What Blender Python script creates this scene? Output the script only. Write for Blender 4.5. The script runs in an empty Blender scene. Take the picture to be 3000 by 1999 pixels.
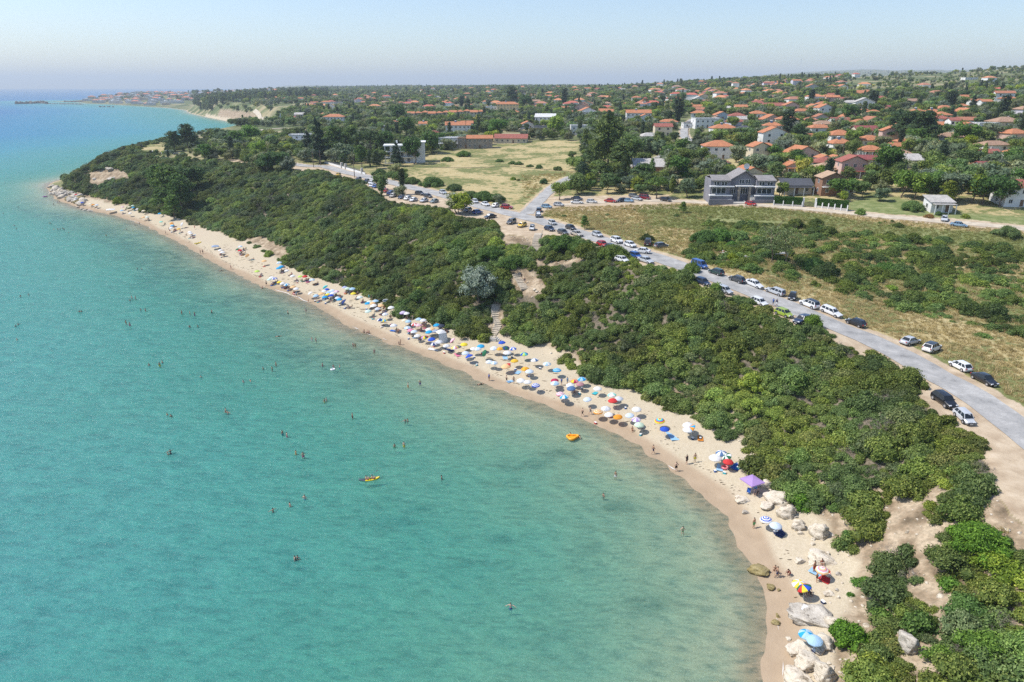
import bpy, bmesh, math, random
import numpy as np
from mathutils import Vector, Matrix, Euler
SC = bpy.context.scene
COL = SC.collection
random.seed(7)
RNG = np.random.default_rng(7)
PI = math.pi
# ------------------------------------------------------------ camera, world, sun, exposure
CAMH = 60.0
PIT = math.atan((999.5 - 254.0) / 2000.0)
CP, SP = math.cos(PIT), math.sin(PIT)
cd = bpy.data.cameras.new("camera")
cam = bpy.data.objects.new("camera", cd)
COL.objects.link(cam)
cam.location = (0, 0, CAMH)
cam.rotation_euler = (PI / 2 - PIT, 0, 0)
cd.sensor_width = 36.0
cd.lens = 24.0
cd.clip_start = 0.5
cd.clip_end = 60000
SC.camera = cam
SUN_EL, SUN_AZ = math.radians(54), math.radians(-86)   # azimuth from +Y towards +X
wd = bpy.data.worlds.new("World")
SC.world = wd
wd.use_nodes = True
wn = wd.node_tree
sky = wn.nodes.new("ShaderNodeTexSky")
sky.sky_type = 'NISHITA'
sky.sun_disc = False
sky.sun_elevation = SUN_EL
sky.sun_rotation = SUN_AZ
sky.altitude = 60
sky.air_density = 1.0
sky.dust_density = 0.8
sky.ozone_density = 1.8
_sm = wn.nodes.new("ShaderNodeMix"); _sm.data_type = 'RGBA'; _sm.blend_type = 'MULTIPLY'; _sm.inputs[0].default_value = 1; _sm.inputs[7].default_value = (.89, .905, .965, 1)
wn.links.new(sky.outputs[0], _sm.inputs[6]); wn.links.new(_sm.outputs[2], wn.nodes["Background"].inputs[0])
wn.nodes["Background"].inputs[1].default_value = 0.15
sl = bpy.data.lights.new("sun", 'SUN')
sl.energy = 4.2
sl.angle = math.radians(0.5)
sl.color = (1.0, 0.955, 0.89)
so = bpy.data.objects.new("sun", sl)
COL.objects.link(so)
sd = Vector((math.sin(SUN_AZ) * math.cos(SUN_EL), math.cos(SUN_AZ) * math.cos(SUN_EL), math.sin(SUN_EL)))
so.rotation_euler = sd.to_track_quat('Z', 'Y').to_euler()
so.location = (-200, 0, 300)
SC.view_settings.view_transform = 'Standard'
SC.view_settings.look = 'None'
SC.view_settings.exposure = 0.30
SC.view_settings.gamma = 1.0
SC.view_settings.use_curve_mapping = False
SC.render.engine = 'CYCLES'
SC.cycles.max_bounces = 5
SC.cycles.diffuse_bounces = 2
SC.cycles.glossy_bounces = 2
SC.cycles.transmission_bounces = 2
SC.cycles.transparent_max_bounces = 6
SC.cycles.volume_bounces = 0
SC.cycles.sample_clamp_direct = 3.5
SC.cycles.sample_clamp_indirect = 3.0
SC.cycles.use_denoising = False
SC.cycles.caustics_reflective = False
SC.cycles.caustics_refractive = False

# ------------------------------------------------------------ geometry helpers
def unproj(px, py, z=0.0):
    px = np.asarray(px, float); py = np.asarray(py, float)
    xr = (px - 1500) / 2000; yr = (999.5 - py) / 2000
    f = CP + yr * SP; u = -SP + yr * CP
    t = (z - CAMH) / u
    return xr * t, f * t
def proj(X, Y, Z):
    dz = Z - CAMH
    zc = Y * CP - dz * SP; yc = Y * SP + dz * CP
    zc = np.where(zc > 1, zc, 1)
    return 1500 + 2000 * X / zc, 999.5 - 2000 * yc / zc
def sstep(a, b, x):
    t = np.clip((x - a) / (b - a), 0, 1)
    return t * t * (3 - 2 * t)
def inpoly(x, y, P):
    x = np.asarray(x, float); y = np.asarray(y, float)
    r = np.zeros(x.shape, bool)
    n = len(P); j = n - 1
    for i in range(n):
        xi, yi = P[i][0], P[i][1]; xj, yj = P[j][0], P[j][1]
        if yi != yj:
            c = ((yi > y) != (yj > y)) & (x < (xj - xi) * (y - yi) / (yj - yi) + xi)
            r ^= c
        j = i
    return r
def dpoly(x, y, P, val=None):
    x = np.asarray(x, float); y = np.asarray(y, float)
    best = np.full(x.shape, 1e18); bv = np.zeros(x.shape)
    for i in range(len(P) - 1):
        ax, ay = P[i][0], P[i][1]; dx = P[i + 1][0] - ax; dy = P[i + 1][1] - ay
        L = dx * dx + dy * dy + 1e-9
        t = np.clip(((x - ax) * dx + (y - ay) * dy) / L, 0, 1)
        d = (x - ax - t * dx) ** 2 + (y - ay - t * dy) ** 2
        m = d < best
        best = np.where(m, d, best)
        if val is not None:
            bv = np.where(m, val[i] + t * (val[i + 1] - val[i]), bv)
    return (np.sqrt(best), bv) if val is not None else np.sqrt(best)
_w = []
_rn = np.random.default_rng(3)
for _o in range(4):
    a = _rn.uniform(0, 2 * PI, 7); ph = _rn.uniform(0, 2 * PI, 7)
    k = 2.0 ** _o * _rn.uniform(.75, 1.3, 7)
    _w.append((np.cos(a) * k, np.sin(a) * k, ph, .6 ** _o))
def noise(x, y, s, oct=3):
    """smooth noise about -1..1, feature size s metres"""
    r = 0; n = 0
    for kx, ky, ph, am in _w[:oct]:
        q = 0
        for i in range(7):
            q = q + np.sin((x * kx[i] + y * ky[i]) * 3.0 / s + ph[i] + 1.7 * np.sin((x * ky[i] - y * kx[i]) * 1.1 / s + ph[i] * 2))
        r = r + q * am / 3.2; n += am
    return r / n

# ------------------------------------------------------------ coastline and land form (plan metres; the eye stands at the origin)
def P0(L, z=0.0):
    a = np.array(L, float); X, Y = unproj(a[:, 0], a[:, 1], z)
    return list(zip(X.tolist(), Y.tolist()))
SHORE = P0([(2350,2500),(2300,2100),(2288,1999),(2294,1912),(2300,1860),(2288,1820),(2287,1762),(2262,1705),(2215,1635),(2186,1568),(2142,1504),(2091,1453),(1989,1377),(1912,1324),(1810,1262),(1696,1214),(1594,1180),(1466,1136),(1377,1096),(1275,1048),(1147,1001),(1020,950),(943,899),(867,867),(765,835),(688,797),(637,771),(561,727),(510,699),(421,657),(344,631),(280,618),(230,605),(200,594),(175,585),(160,572),(152,562)])
BACK = [(-294,441),(-305,462),(-312,500),(-318,560),(-322,650),(-330,800),(-345,1000),(-385,1130)]
FAR = P0([(752,371),(700,362),(650,352),(600,342),(561,333),(545,323),(500,317),(421,312),(340,307),(255,303.5),(238,300)])
FAR2 = [(-1950,3080),(-1930,3250),(-1700,3650),(-1500,4300),(-1700,5600),(-3200,9500),(-12000,33000)]
COAST = SHORE + BACK + FAR + FAR2
LANDP = COAST + [(60000,33000),(60000,-600),(60,-600)]
FOOT = P0([(2560,2500),(2440,2100),(2420,1999),(2428,1900),(2440,1800),(2490,1740),(2495,1660),(2440,1600),(2400,1540),(2345,1490),(2300,1440),(2255,1400),(2215,1345),(2180,1300),(2091,1246),(1989,1195),(1887,1146),(1785,1110),(1696,1074),(1606,1024),(1517,994),(1441,985),(1326,950),(1224,925),(1135,893),(1083,865),(1007,832),(918,806),(816,762),(714,704),(612,672),(548,647),(484,628),(408,615),(331,600),(255,583),(215,574),(196,566)], 2.0)
_T = np.array([(3500,2300,10),(3300,1800,11),(3080,1600,11.5),(2960,1500,12),(2912,1430,12),(2895,1360,12),(2862,1300,12),(2805,1262,12),(2745,1228,12.5),(2700,1170,13),(2665,1110,13),(2560,1055,13.5),(2440,1000,14.5),(2330,965,15.5),(2230,912,16),(2100,875,17),(1990,822,18),(1880,797,18.5),(1790,757,19),(1700,706,19),(1600,700,19),(1560,694,19),(1470,682,19),(1440,660,19),(1330,640,19),(1200,612,19),(1110,587,19),(1060,555,19),(1000,535,19),(930,515,19),(830,503,19),(740,498,19),(640,488,19.5),(540,478,20),(440,470,20),(350,472,19),(305,476,18),(270,490,14),(240,510,9)], float)
_tx, _ty = unproj(_T[:, 0], _T[:, 1], _T[:, 2])
TOP = list(zip(_tx.tolist(), _ty.tolist())); TOPZ = _T[:, 2].tolist()
BEACHP = SHORE + FOOT[::-1]
SLOPEP = FOOT + TOP[::-1]
EU = np.array([-.75,-.55,-.43,-.3,-.15,0,.12,.24,.36,.475,.6,.71,1.1])
ER = np.log(np.array([60,100,150,250,400,600,1000,1500,2500,4000,8000,12000]))
ET = np.array([
 [12,18,19,19,18,20,22,24,28,20,20,20],
 [12,18,19,19,19,20,22,26,30,24,24,24],
 [12,18,19,19,20,21,24,29,31,28,40,40],
 [12,18,19,19,20,23,29,34,38,46,56,56],
 [12,18,19,19,21,25,32,38,48,55,58,56],
 [12,17,19,19,22,27,35,44,55,58,58,56],
 [11,15,19,20,24,31,40,52,57,57,60,60],
 [11,14,18,21,28,36,48,65,60,58,80,80],
 [11,13,17,23,31,40,54,75,66,64,185,100],
 [11,12,15,24,32,43,60,80,70,72,232,100],
 [10,12,14,26,35,46,64,86,80,80,226,100],
 [10,12,14,27,37,50,70,100,95,85,205,100],
 [10,12,14,28,40,52,76,112,100,90,120,100]], float)
def Eplat(x, y):
    y = np.maximum(y, 30.0); u = np.clip(x / y, EU[0], EU[-1]); l = np.clip(np.log(y), ER[0], ER[-1])
    i = np.clip(np.searchsorted(EU, u) - 1, 0, len(EU) - 2); j = np.clip(np.searchsorted(ER, l) - 1, 0, len(ER) - 2)
    a = sstep(0, 1, (u - EU[i]) / (EU[i + 1] - EU[i])) * .5 + .5 * (u - EU[i]) / (EU[i + 1] - EU[i])
    b = (l - ER[j]) / (ER[j + 1] - ER[j])
    e = (ET[i, j] * (1 - a) + ET[i + 1, j] * a) * (1 - b) + (ET[i, j + 1] * (1 - a) + ET[i + 1, j + 1] * a) * b
    far = sstep(350, 1500, y)
    return e + far * (2.2 * noise(x, y, 260, 2) + .9 * noise(x, y, 90, 2)) + sstep(6500,8000,y)*20*noise(x,y,700,3)
def h_raw(x, y):
    x = np.asarray(x, float); y = np.asarray(y, float)
    land = inpoly(x, y, LANDP)
    dc = dpoly(x, y, COAST)
    e = Eplat(x, y)
    df = dpoly(x, y, SHORE[-4:] + BACK + FAR + FAR2)
    h = e * sstep(-4, 46 + 240 * sstep(1900, 2300, y), df)
    ntop, nz = dpoly(x, y, TOP, TOPZ)
    w = sstep(0, 45, ntop) * (1 - 0)
    nearm = (y < 520) & (x > -262)
    h = np.where(nearm, nz * (1 - w) + e * w, h)
    h = np.where(nearm, h * np.maximum(sstep(-4, 46, df), 0), h)
    sea = -(1.3 * (1 - np.exp(-dc / 26.0)) + .0045 * dc + (dc / 300) ** 2 * 2.5)
    sea = sea * (1 - .15 * np.exp(-((x - 5) / 60) ** 2) * (1 - sstep(70, 170, y)))
    h = np.where(land, h, np.maximum(sea, -16))
    b = inpoly(x, y, BEACHP); s = inpoly(x, y, SLOPEP)
    dF = dpoly(x, y, FOOT)
    hb = 2.0 * (dc / (dc + dF + 1e-6)) ** .8
    h = np.where(b, hb, h)
    t = dF / (dF + ntop + 1e-6)
    hs = 2.0 + (nz - 2.0) * (.55 * t + .45 * sstep(0, 1, t ** .85))
    h = np.where(s & ~b, hs, h)
    return h, land, b, s & ~b, dc
GX0, GX1, GY0, GY1 = -420, 300, 16, 760
_gx = np.arange(GX0, GX1 + 1.0); _gy = np.arange(GY0, GY1 + 1.0)
_GXX, _GYY = np.meshgrid(_gx, _gy)
GH, _ld, _bb, _ss, _dc = h_raw(_GXX, _GYY)
def blur(a, n):
    for _ in range(n):
        b = np.pad(a, 1, mode='edge')
        a = (b[1:-1, :-2] + 2 * b[1:-1, 1:-1] + b[1:-1, 2:]) / 4
        b = np.pad(a, 1, mode='edge')
        a = (b[:-2, 1:-1] + 2 * b[1:-1, 1:-1] + b[2:, 1:-1]) / 4
    return a
GH2 = blur(GH, 5)
_mS = blur(_ss.astype(float), 3)
GH2 = np.where(_bb & (_dc < 6), GH, GH2)
GH = blur(GH2, 1)
GH = GH + (_dc < 9) * .09 * noise(_GXX, _GYY, 6, 3) + _mS * (.55 * noise(_GXX, _GYY, 14, 3) + .25 * noise(_GXX, _GYY, 4, 2)) + blur(_bb.astype(float), 2) * sstep(2, 6, _dc) * .05 * noise(_GXX, _GYY, 5, 3)
def bil(A, x, y):
    fx = np.clip(x - GX0, 0, A.shape[1] - 1.001); fy = np.clip(y - GY0, 0, A.shape[0] - 1.001)
    i = fx.astype(int); j = fy.astype(int); a = fx - i; b = fy - j
    return (A[j, i] * (1 - a) + A[j, i + 1] * a) * (1 - b) + (A[j + 1, i] * (1 - a) + A[j + 1, i + 1] * a) * b
def H(x, y):
    x = np.atleast_1d(np.asarray(x, float)); y = np.atleast_1d(np.asarray(y, float))
    ins = (x > GX0) & (x < GX1 - 1) & (y > GY0) & (y < GY1 - 1)
    r = bil(GH, x, y)
    if (~ins).any():
        r[~ins] = h_raw(x[~ins], y[~ins])[0]
    return r
def Hs(x, y):
    return float(H([x], [y])[0])
def cast(px, py, dz=0.0):
    """where the sight line through a picture point meets the land (raised by dz); arrays in, arrays out"""
    px = np.atleast_1d(np.asarray(px, float)); py = np.atleast_1d(np.asarray(py, float))
    xr = (px - 1500) / 2000; yr = (999.5 - py) / 2000
    f = CP + yr * SP; u = -SP + yr * CP
    t0 = np.full(px.shape, 45.0); t1 = np.full(px.shape, np.nan)
    t = t0.copy(); done = np.zeros(px.shape, bool)
    for _ in range(560):
        st = .4 + t * .009
        tn = t + st
        z = CAMH + u * tn
        hit = (z < np.maximum(H(xr * tn, f * tn), -50) + dz) & ~done
        t1[hit] = tn[hit]; t0 = np.where(hit, t, t0)
        done |= hit
        if done.all(): break
        t = np.where(done, t, tn)
        if t.max() > 14000: break
    t1 = np.where(np.isnan(t1), t, t1); lo = np.where(done, t0, t1)
    hi = t1
    for _ in range(12):
        m = (lo + hi) / 2
        b = CAMH + u * m < H(xr * m, f * m) + dz
        hi = np.where(b, m, hi); lo = np.where(b, lo, m)
    return xr * hi, f * hi, CAMH + u * hi - dz
def at(px, py, dz=0.0):
    x, y, z = cast([px], [py], dz)
    return float(x[0]), float(y[0]), float(z[0])

# ------------------------------------------------------------ object helpers
USED = []
def link(name, me, mat=None, parent=None, loc=None, rz=None, color=None):
    o = bpy.data.objects.new(name, me)
    COL.objects.link(o)
    if mat is not None and me is not None and len(me.materials) == 0:
        for m in (mat if isinstance(mat, (list, tuple)) else [mat]): me.materials.append(m)
    if parent is not None: o.parent = parent
    if loc is not None: o.location = loc
    if rz is not None: o.rotation_euler = (0, 0, rz)
    if color is not None: o.color = (*color, 1)
    return o
def tag(o, label, cat, group=None, kind=None, px=None):
    if label: o['label'] = label
    if cat: o['category'] = cat
    if group: o['group'] = group
    if kind: o['kind'] = kind
    USED.append((o, px))
    return o
def struct(o):
    o['kind'] = 'structure'; return o
def empty(name, loc=(0, 0, 0), rz=0, s=None):
    o = bpy.data.objects.new(name, None); COL.objects.link(o)
    o.location = loc; o.rotation_euler = (0, 0, rz); o.empty_display_size = .3
    if s: o.scale = (s, s, s) if not isinstance(s, tuple) else s
    return o
def mesh_np(name, V, F, smooth=False, mi=None):
    """V (n,3); F array (m,3|4) or list of faces"""
    me = bpy.data.meshes.new(name)
    V = np.asarray(V, np.float32)
    if isinstance(F, np.ndarray):
        k = F.shape[1]; n = len(F)
        me.vertices.add(len(V)); me.vertices.foreach_set('co', V.ravel())
        me.loops.add(n * k); me.loops.foreach_set('vertex_index', F.astype(np.int32).ravel())
        me.polygons.add(n)
        me.polygons.foreach_set('loop_start', np.arange(0, n * k, k, dtype=np.int32))
        me.update(calc_edges=True)
    else:
        me.from_pydata([tuple(map(float, v)) for v in V], [], [tuple(int(i) for i in f) for f in F]); me.update()
    if smooth: me.polygons.foreach_set('use_smooth', np.ones(len(me.polygons), bool))
    if mi is not None: me.polygons.foreach_set('material_index', np.asarray(mi, np.int32))
    return me
class MB:
    """collects shapes into one mesh"""
    def __init__(s): s.v = []; s.f = []; s.m = []; s.cur = 0
    def add(s, V, F):
        n = len(s.v); s.v += [tuple(map(float, p)) for p in V]; s.f += [tuple(n + i for i in f) for f in F]; s.m += [s.cur] * len(F); return s
    def box(s, x0, y0, z0, x1, y1, z1):
        return s.add([(x0,y0,z0),(x1,y0,z0),(x1,y1,z0),(x0,y1,z0),(x0,y0,z1),(x1,y0,z1),(x1,y1,z1),(x0,y1,z1)],
                     [(3,2,1,0),(4,5,6,7),(0,1,5,4),(1,2,6,5),(2,3,7,6),(3,0,4,7)])
    def cyl(s, p, q, r0, r1=None, n=8, cap=True):
        r1 = r0 if r1 is None else r1
        p = Vector(p); q = Vector(q); d = (q - p)
        if d.length < 1e-6: return s
        m = d.to_track_quat('Z', 'Y').to_matrix()
        V = []
        for c, r in ((p, r0), (q, r1)):
            for i in range(n):
                a = 2 * PI * i / n; V.append(c + m @ Vector((math.cos(a) * r, math.sin(a) * r, 0)))
        F = [(i, (i + 1) % n, n + (i + 1) % n, n + i) for i in range(n)]
        if cap: F += [tuple(range(n - 1, -1, -1)), tuple(range(n, 2 * n))]
        return s.add(V, F)
    def lathe(s, prof, n=10, c=(0, 0, 0), sx=1, sy=1):
        V = []; F = []
        for r, z in prof:
            for i in range(n):
                a = 2 * PI * i / n; V.append((c[0] + math.cos(a) * r * sx, c[1] + math.sin(a) * r * sy, c[2] + z))
        for k in range(len(prof) - 1):
            for i in range(n):
                F.append((k * n + i, k * n + (i + 1) % n, (k + 1) * n + (i + 1) % n, (k + 1) * n + i))
        F.append(tuple(range(n - 1, -1, -1))); m = (len(prof) - 1) * n; F.append(tuple(range(m, m + n)))
        return s.add(V, F)
    def prism(s, pts, z0, z1):
        n = len(pts); V = [(x, y, z0) for x, y in pts] + [(x, y, z1) for x, y in pts]
        return s.add(V, [tuple(range(n - 1, -1, -1)), tuple(range(n, 2 * n))] + [(i, (i + 1) % n, n + (i + 1) % n, n + i) for i in range(n)])
    def mesh(s, name, smooth=False):
        me = mesh_np(name, np.array(s.v) if s.v else np.zeros((0, 3)), s.f, smooth)
        if any(s.m): me.polygons.foreach_set('material_index', np.array(s.m, np.int32))
        return me
    def build(s, name, mat, parent=None, smooth=False, loc=None, color=None):
        return link(name, s.mesh(name, smooth), mat, parent, loc, color=color)

# ------------------------------------------------------------ materials
def newmat(name):
    m = bpy.data.materials.new(name); m.use_nodes = True
    nt = m.node_tree
    return m, nt, nt.nodes, nt.links, nt.nodes["Principled BSDF"]
def N(nt, t, **k):
    n = nt.nodes.new(t)
    for a, b in k.items(): setattr(n, a, b)
    return n
def noise_n(nt, scale, detail=4, rough=.55, coord='obj', vec=None):
    if vec is None:
        if coord == 'obj':
            vec = N(nt, "ShaderNodeTexCoord").outputs['Object']
        else:
            vec = N(nt, "ShaderNodeNewGeometry").outputs['Position']
    t = N(nt, "ShaderNodeTexNoise"); t.inputs['Scale'].default_value = scale
    t.inputs['Detail'].default_value = detail; t.inputs['Roughness'].default_value = rough
    nt.links.new(vec, t.inputs['Vector'])
    return t.outputs[0]
def ramp(nt, fac, stops, interp='LINEAR'):
    r = N(nt, "ShaderNodeValToRGB"); r.color_ramp.interpolation = interp
    e = r.color_ramp.elements
    while len(e) < len(stops): e.new(.5)
    for i, (p, c) in enumerate(stops):
        e[i].position = p; e[i].color = (*c, 1) if len(c) == 3 else c
    nt.links.new(fac, r.inputs[0]); return r.outputs[0]
def mixc(nt, fac, a, b, mode='MIX'):
    m = N(nt, "ShaderNodeMix"); m.data_type = 'RGBA'; m.blend_type = mode
    for s, v in ((m.inputs[0], fac), (m.inputs[6], a), (m.inputs[7], b)):
        if isinstance(v, (int, float)): s.default_value = v
        elif isinstance(v, tuple): s.default_value = (*v, 1)
        else: nt.links.new(v, s)
    return m.outputs[2]
def mth(nt, op, a, b=None, clamp=False):
    m = N(nt, "ShaderNodeMath"); m.operation = op; m.use_clamp = clamp
    for s, v in ((m.inputs[0], a), (m.inputs[1], b)):
        if v is None: continue
        if isinstance(v, (int, float)): s.default_value = v
        else: nt.links.new(v, s)
    return m.outputs[0]
def simple(name, col, rough=.7, var=.12, scale=3.0, metal=0, bump=0, coord='obj'):
    m, nt, ns, lk, p = newmat(name)
    f = noise_n(nt, scale, 4, coord=coord)
    a = tuple(c * (1 - var) for c in col); b = tuple(min(1, c * (1 + var)) for c in col)
    lk.new(ramp(nt, f, [(.3, a), (.7, b)]), p.inputs['Base Color'])
    p.inputs['Roughness'].default_value = rough; p.inputs['Metallic'].default_value = metal
    if bump:
        bn = N(nt, "ShaderNodeBump"); bn.inputs['Strength'].default_value = bump; bn.inputs['Distance'].default_value = .05
        lk.new(f, bn.inputs['Height']); lk.new(bn.outputs[0], p.inputs['Normal'])
    return m
def objcol(name, rough=.6, var=.1, scale=4.0, coat=0, metal=0, spec=.5):
    """takes the object's own colour"""
    m, nt, ns, lk, p = newmat(name)
    oi = N(nt, "ShaderNodeObjectInfo")
    f = noise_n(nt, scale, 3)
    v = ramp(nt, f, [(.3, (1 - var,) * 3), (.7, (1.0,) * 3)])
    lk.new(mixc(nt, 1.0, oi.outputs['Color'], v, 'MULTIPLY'), p.inputs['Base Color'])
    p.inputs['Roughness'].default_value = rough; p.inputs['Metallic'].default_value = metal
    p.inputs['Coat Weight'].default_value = coat; p.inputs['Coat Roughness'].default_value = .08
    p.inputs['Specular IOR Level'].default_value = spec
    return m
# ------------------------------------------------------------ roads (picture points on the land -> plan)
def line_at(L):
    a = np.array(L, float); x, y, z = cast(a[:, 0], a[:, 1]); return list(zip(x.tolist(), y.tolist()))
def resample(L, st):
    P = np.array(L); d = np.r_[0, np.cumsum(np.hypot(*np.diff(P, axis=0).T))]
    n = max(2, int(d[-1] / st)); s = np.linspace(0, d[-1], n)
    Q = np.c_[np.interp(s, d, P[:, 0]), np.interp(s, d, P[:, 1])]
    for _ in range(6):
        Q[1:-1] = (Q[:-2] + 2 * Q[1:-1] + Q[2:]) / 4
    return Q
R_MAIN = line_at([(800,470),(850,481),(904,488),(950,487),(1006,504),(1067,517),(1142,534),(1210,551),(1278,567),(1346,585),(1414,606),(1499,627),(1584,648),(1642,666),(1693,682),(1761,702),(1829,726),(1897,747),(1965,768),(2070,806),(2190,851),(2270,880),(2335,908),(2420,944),(2525,984),(2610,1023),(2732,1092),(2829,1146),(2940,1222),(3030,1290),(3160,1400)])
R_BR = line_at([(1540,628),(1568,600),(1596,572),(1625,545),(1669,521),(1726,507),(1800,497),(1880,480),(1960,450),(2010,415),(2003,385),(2012,365),(2030,350)])
R_ST = line_at([(1990,395),(2022,412),(2045,425),(2085,434),(2130,446)])
R_LANE = line_at([(1575,612),(1640,601),(1740,594),(1880,588),(2000,590),(2080,594),(2190,600),(2350,612),(2500,626),(2600,636),(2750,648),(3010,672)])
R_COAST = line_at([(560,400),(643,396),(690,394),(740,386),(780,380),(840,376)])
R_FARR = line_at([(745,325),(760,337),(775,350),(785,360)])
def ribbon(name, L, w, mat, lift=.07, st=1.6, wn=0.0, nc=7):
    Q = resample(L, st); T = np.gradient(Q, axis=0); T /= np.hypot(T[:, 0], T[:, 1])[:, None]
    Nn = np.c_[-T[:, 1], T[:, 0]]
    n = len(Q); V = np.zeros((n, nc, 3)); s = np.linspace(-.5, .5, nc)
    for j, k in enumerate(s):
        ww = w
        if wn and j in (0, nc - 1): ww = w + wn * noise(Q[:, 0] + 9 * j, Q[:, 1], 6, 2)
        p = Q + Nn * (k * ww if np.isscalar(ww) else (k * ww)[:, None])
        V[:, j, 0] = p[:, 0]; V[:, j, 1] = p[:, 1]
        V[:, j, 2] = H(p[:, 0], p[:, 1]) + lift + np.maximum(p[:, 1] - 250, 0) * .0006
    i = np.arange(n - 1)[:, None] * nc + np.arange(nc - 1)[None, :]
    F = np.stack([i, i + 1, i + nc + 1, i + nc], -1).reshape(-1, 4)
    me = mesh_np(name, V.reshape(-1, 3), F[:, ::-1].copy(), True)
    return struct(link(name, me, mat)), Q
# flatten the land under the roads
ROADS = [(R_MAIN, 3.6), (R_BR, 2.8), (R_LANE, 2.4), (R_ST, 2.6)]
_dr = np.full(_GXX.shape, 1e9)
for L, hw in ROADS: _dr = np.minimum(_dr, dpoly(_GXX, _GYY, L) - hw)
GHs = blur(GH, 14)
_wr = 1 - sstep(.5, 5, _dr)
GH = GH * (1 - _wr) + GHs * _wr

# ------------------------------------------------------------ picture regions used to plan ground cover
FIELD = [(1170,508),(1330,548),(1480,578),(1550,582),(1600,537),(1690,502),(1655,475),(1715,440),(1700,412),(1560,413),(1480,420),(1290,444),(1180,474),(1150,490)]
PLOT2 = [(1560,660),(1600,616),(1640,608),(2000,598),(2290,610),(2500,632),(3010,680),(3010,720),(2500,672),(2290,650),(2080,640),(2070,690),(1990,750),(1800,700),(1650,662)]
LAWN = [(2480,596),(2560,575),(2700,590),(2740,600),(2790,625),(3010,635),(3010,664),(2750,640),(2600,628),(2500,618)]
SCRUB = [(1985,752),(2060,700),(2075,650),(2300,655),(2560,680),(3020,718),(3400,760),(3400,1050),(3020,985),(2800,938),(2700,920),(2560,882),(2440,848),(2300,812),(2120,775)]
VERGE = [(1560,640),(1640,655),(1800,692),(1985,745),(2120,757),(2300,787),(2440,820),(2700,885),(3020,950),(3400,1050),(3400,1500),(3020,1205),(2880,1140),(2640,1010),(2430,925),(2240,852),(2036,785),(1900,735),(1740,690),(1620,660)]
HEADF = [(380,441),(430,420),(490,412),(492,446),(430,446)]
SLOPE_UP = [(196,560),(212,545),(255,515),(263,480),(300,445),(380,425),(420,440),(480,452),(640,440),(843,486),(884,498),(911,491),(945,491),(982,511),(1026,518),(1064,525),(1071,541),(1108,561),(1122,578),(1183,592),(1278,599),(1322,609),(1330,628),(1448,641),(1458,665),(1465,704),(1526,704),(1564,714),(1566,760),(1582,760),(1578,699),(1601,684),(1735,684),(1758,714),(1778,728),(1822,731),(1853,738),(1873,769),(1948,769),(2000,775),(2012,789),(2039,792),(2046,820),(2104,847),(2158,860),(2199,867),(2240,874),(2262,896),(2300,928),(2325,945),(2386,932),(2430,945),(2436,966),(2505,1010),(2556,1020),(2648,1044),(2675,1078),(2685,1110),(2676,1135),(2710,1167),(2737,1201),(2805,1208),(2815,1242),(2877,1276),(2887,1354),(2905,1378),(2895,1440),(2861,1475)]
SLOPE_DN = [(2850,1508),(2763,1516),(2700,1545),(2673,1523),(2597,1522),(2547,1556),(2525,1514),(2482,1500),(2453,1471),(2402,1457),(2360,1492),(2315,1480),(2308,1455),(2285,1430),(2250,1400),(2225,1365),(2195,1315),(2175,1290),(2091,1250),(1989,1199),(1887,1151),(1785,1114),(1696,1077),(1640,1060),(1560,1021),(1517,992),(1462,980),(1420,992),(1326,957),(1224,928),(1135,896),(1083,867),(1007,834),(918,805),(816,760),(714,700),(612,666),(548,640),(484,622),(408,609),(331,592),(255,576),(215,566)]
MAQ = SLOPE_UP + SLOPE_DN
CORNER = [(2763,1522),(2922,1525),(3030,1575),(3100,2100),(2723,2100),(2720,1920),(2778,1866),(2828,1800),(2832,1750),(2778,1743),(2767,1668),(2778,1613),(2767,1559)]
BUSHY = [[(2561,1603),(2620,1580),(2680,1592),(2705,1668),(2669,1740),(2597,1769),(2561,1722),(2540,1700)],
         [(2505,1722),(2520,1700),(2560,1675),(2575,1720),(2507,1732)],
         [(2514,1880),(2600,1800),(2666,1785),(2680,1860),(2666,1996),(2560,1990)],
         [(2651,1770),(2700,1722),(2740,1760),(2770,1810),(2763,1870),(2720,1895),(2690,1860)],
         [(2455,1560),(2480,1535),(2520,1560),(2510,1600),(2460,1605)],
         [(2430,1485),(2500,1478),(2480,1500),(2440,1500)]]
BARE = [[(1462,664),(1572,664),(1570,712),(1526,716),(1465,714)],
        [(1500,780),(1550,785),(1590,820),(1606,850),(1560,872),(1530,866),(1498,830)],
        [(1558,680),(1592,680),(1584,720),(1580,745),(1600,768),(1740,748),(1750,755),(1660,775),(1590,785),(1568,772),(1566,730)],
        [(1434,884),(1472,884),(1480,980),(1460,1012),(1425,1000),(1436,940)],
        [(262,505),(318,488),(372,505),(385,520),(330,522),(300,540),(262,540)],
        [(690,700),(770,690),(850,735),(830,760),(700,690)],
        [(1520,1010),(1600,1000),(1660,1040),(1640,1060),(1560,1030)],
        [(205,560),(320,585),(400,600),(330,608),(215,585)]]
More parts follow.
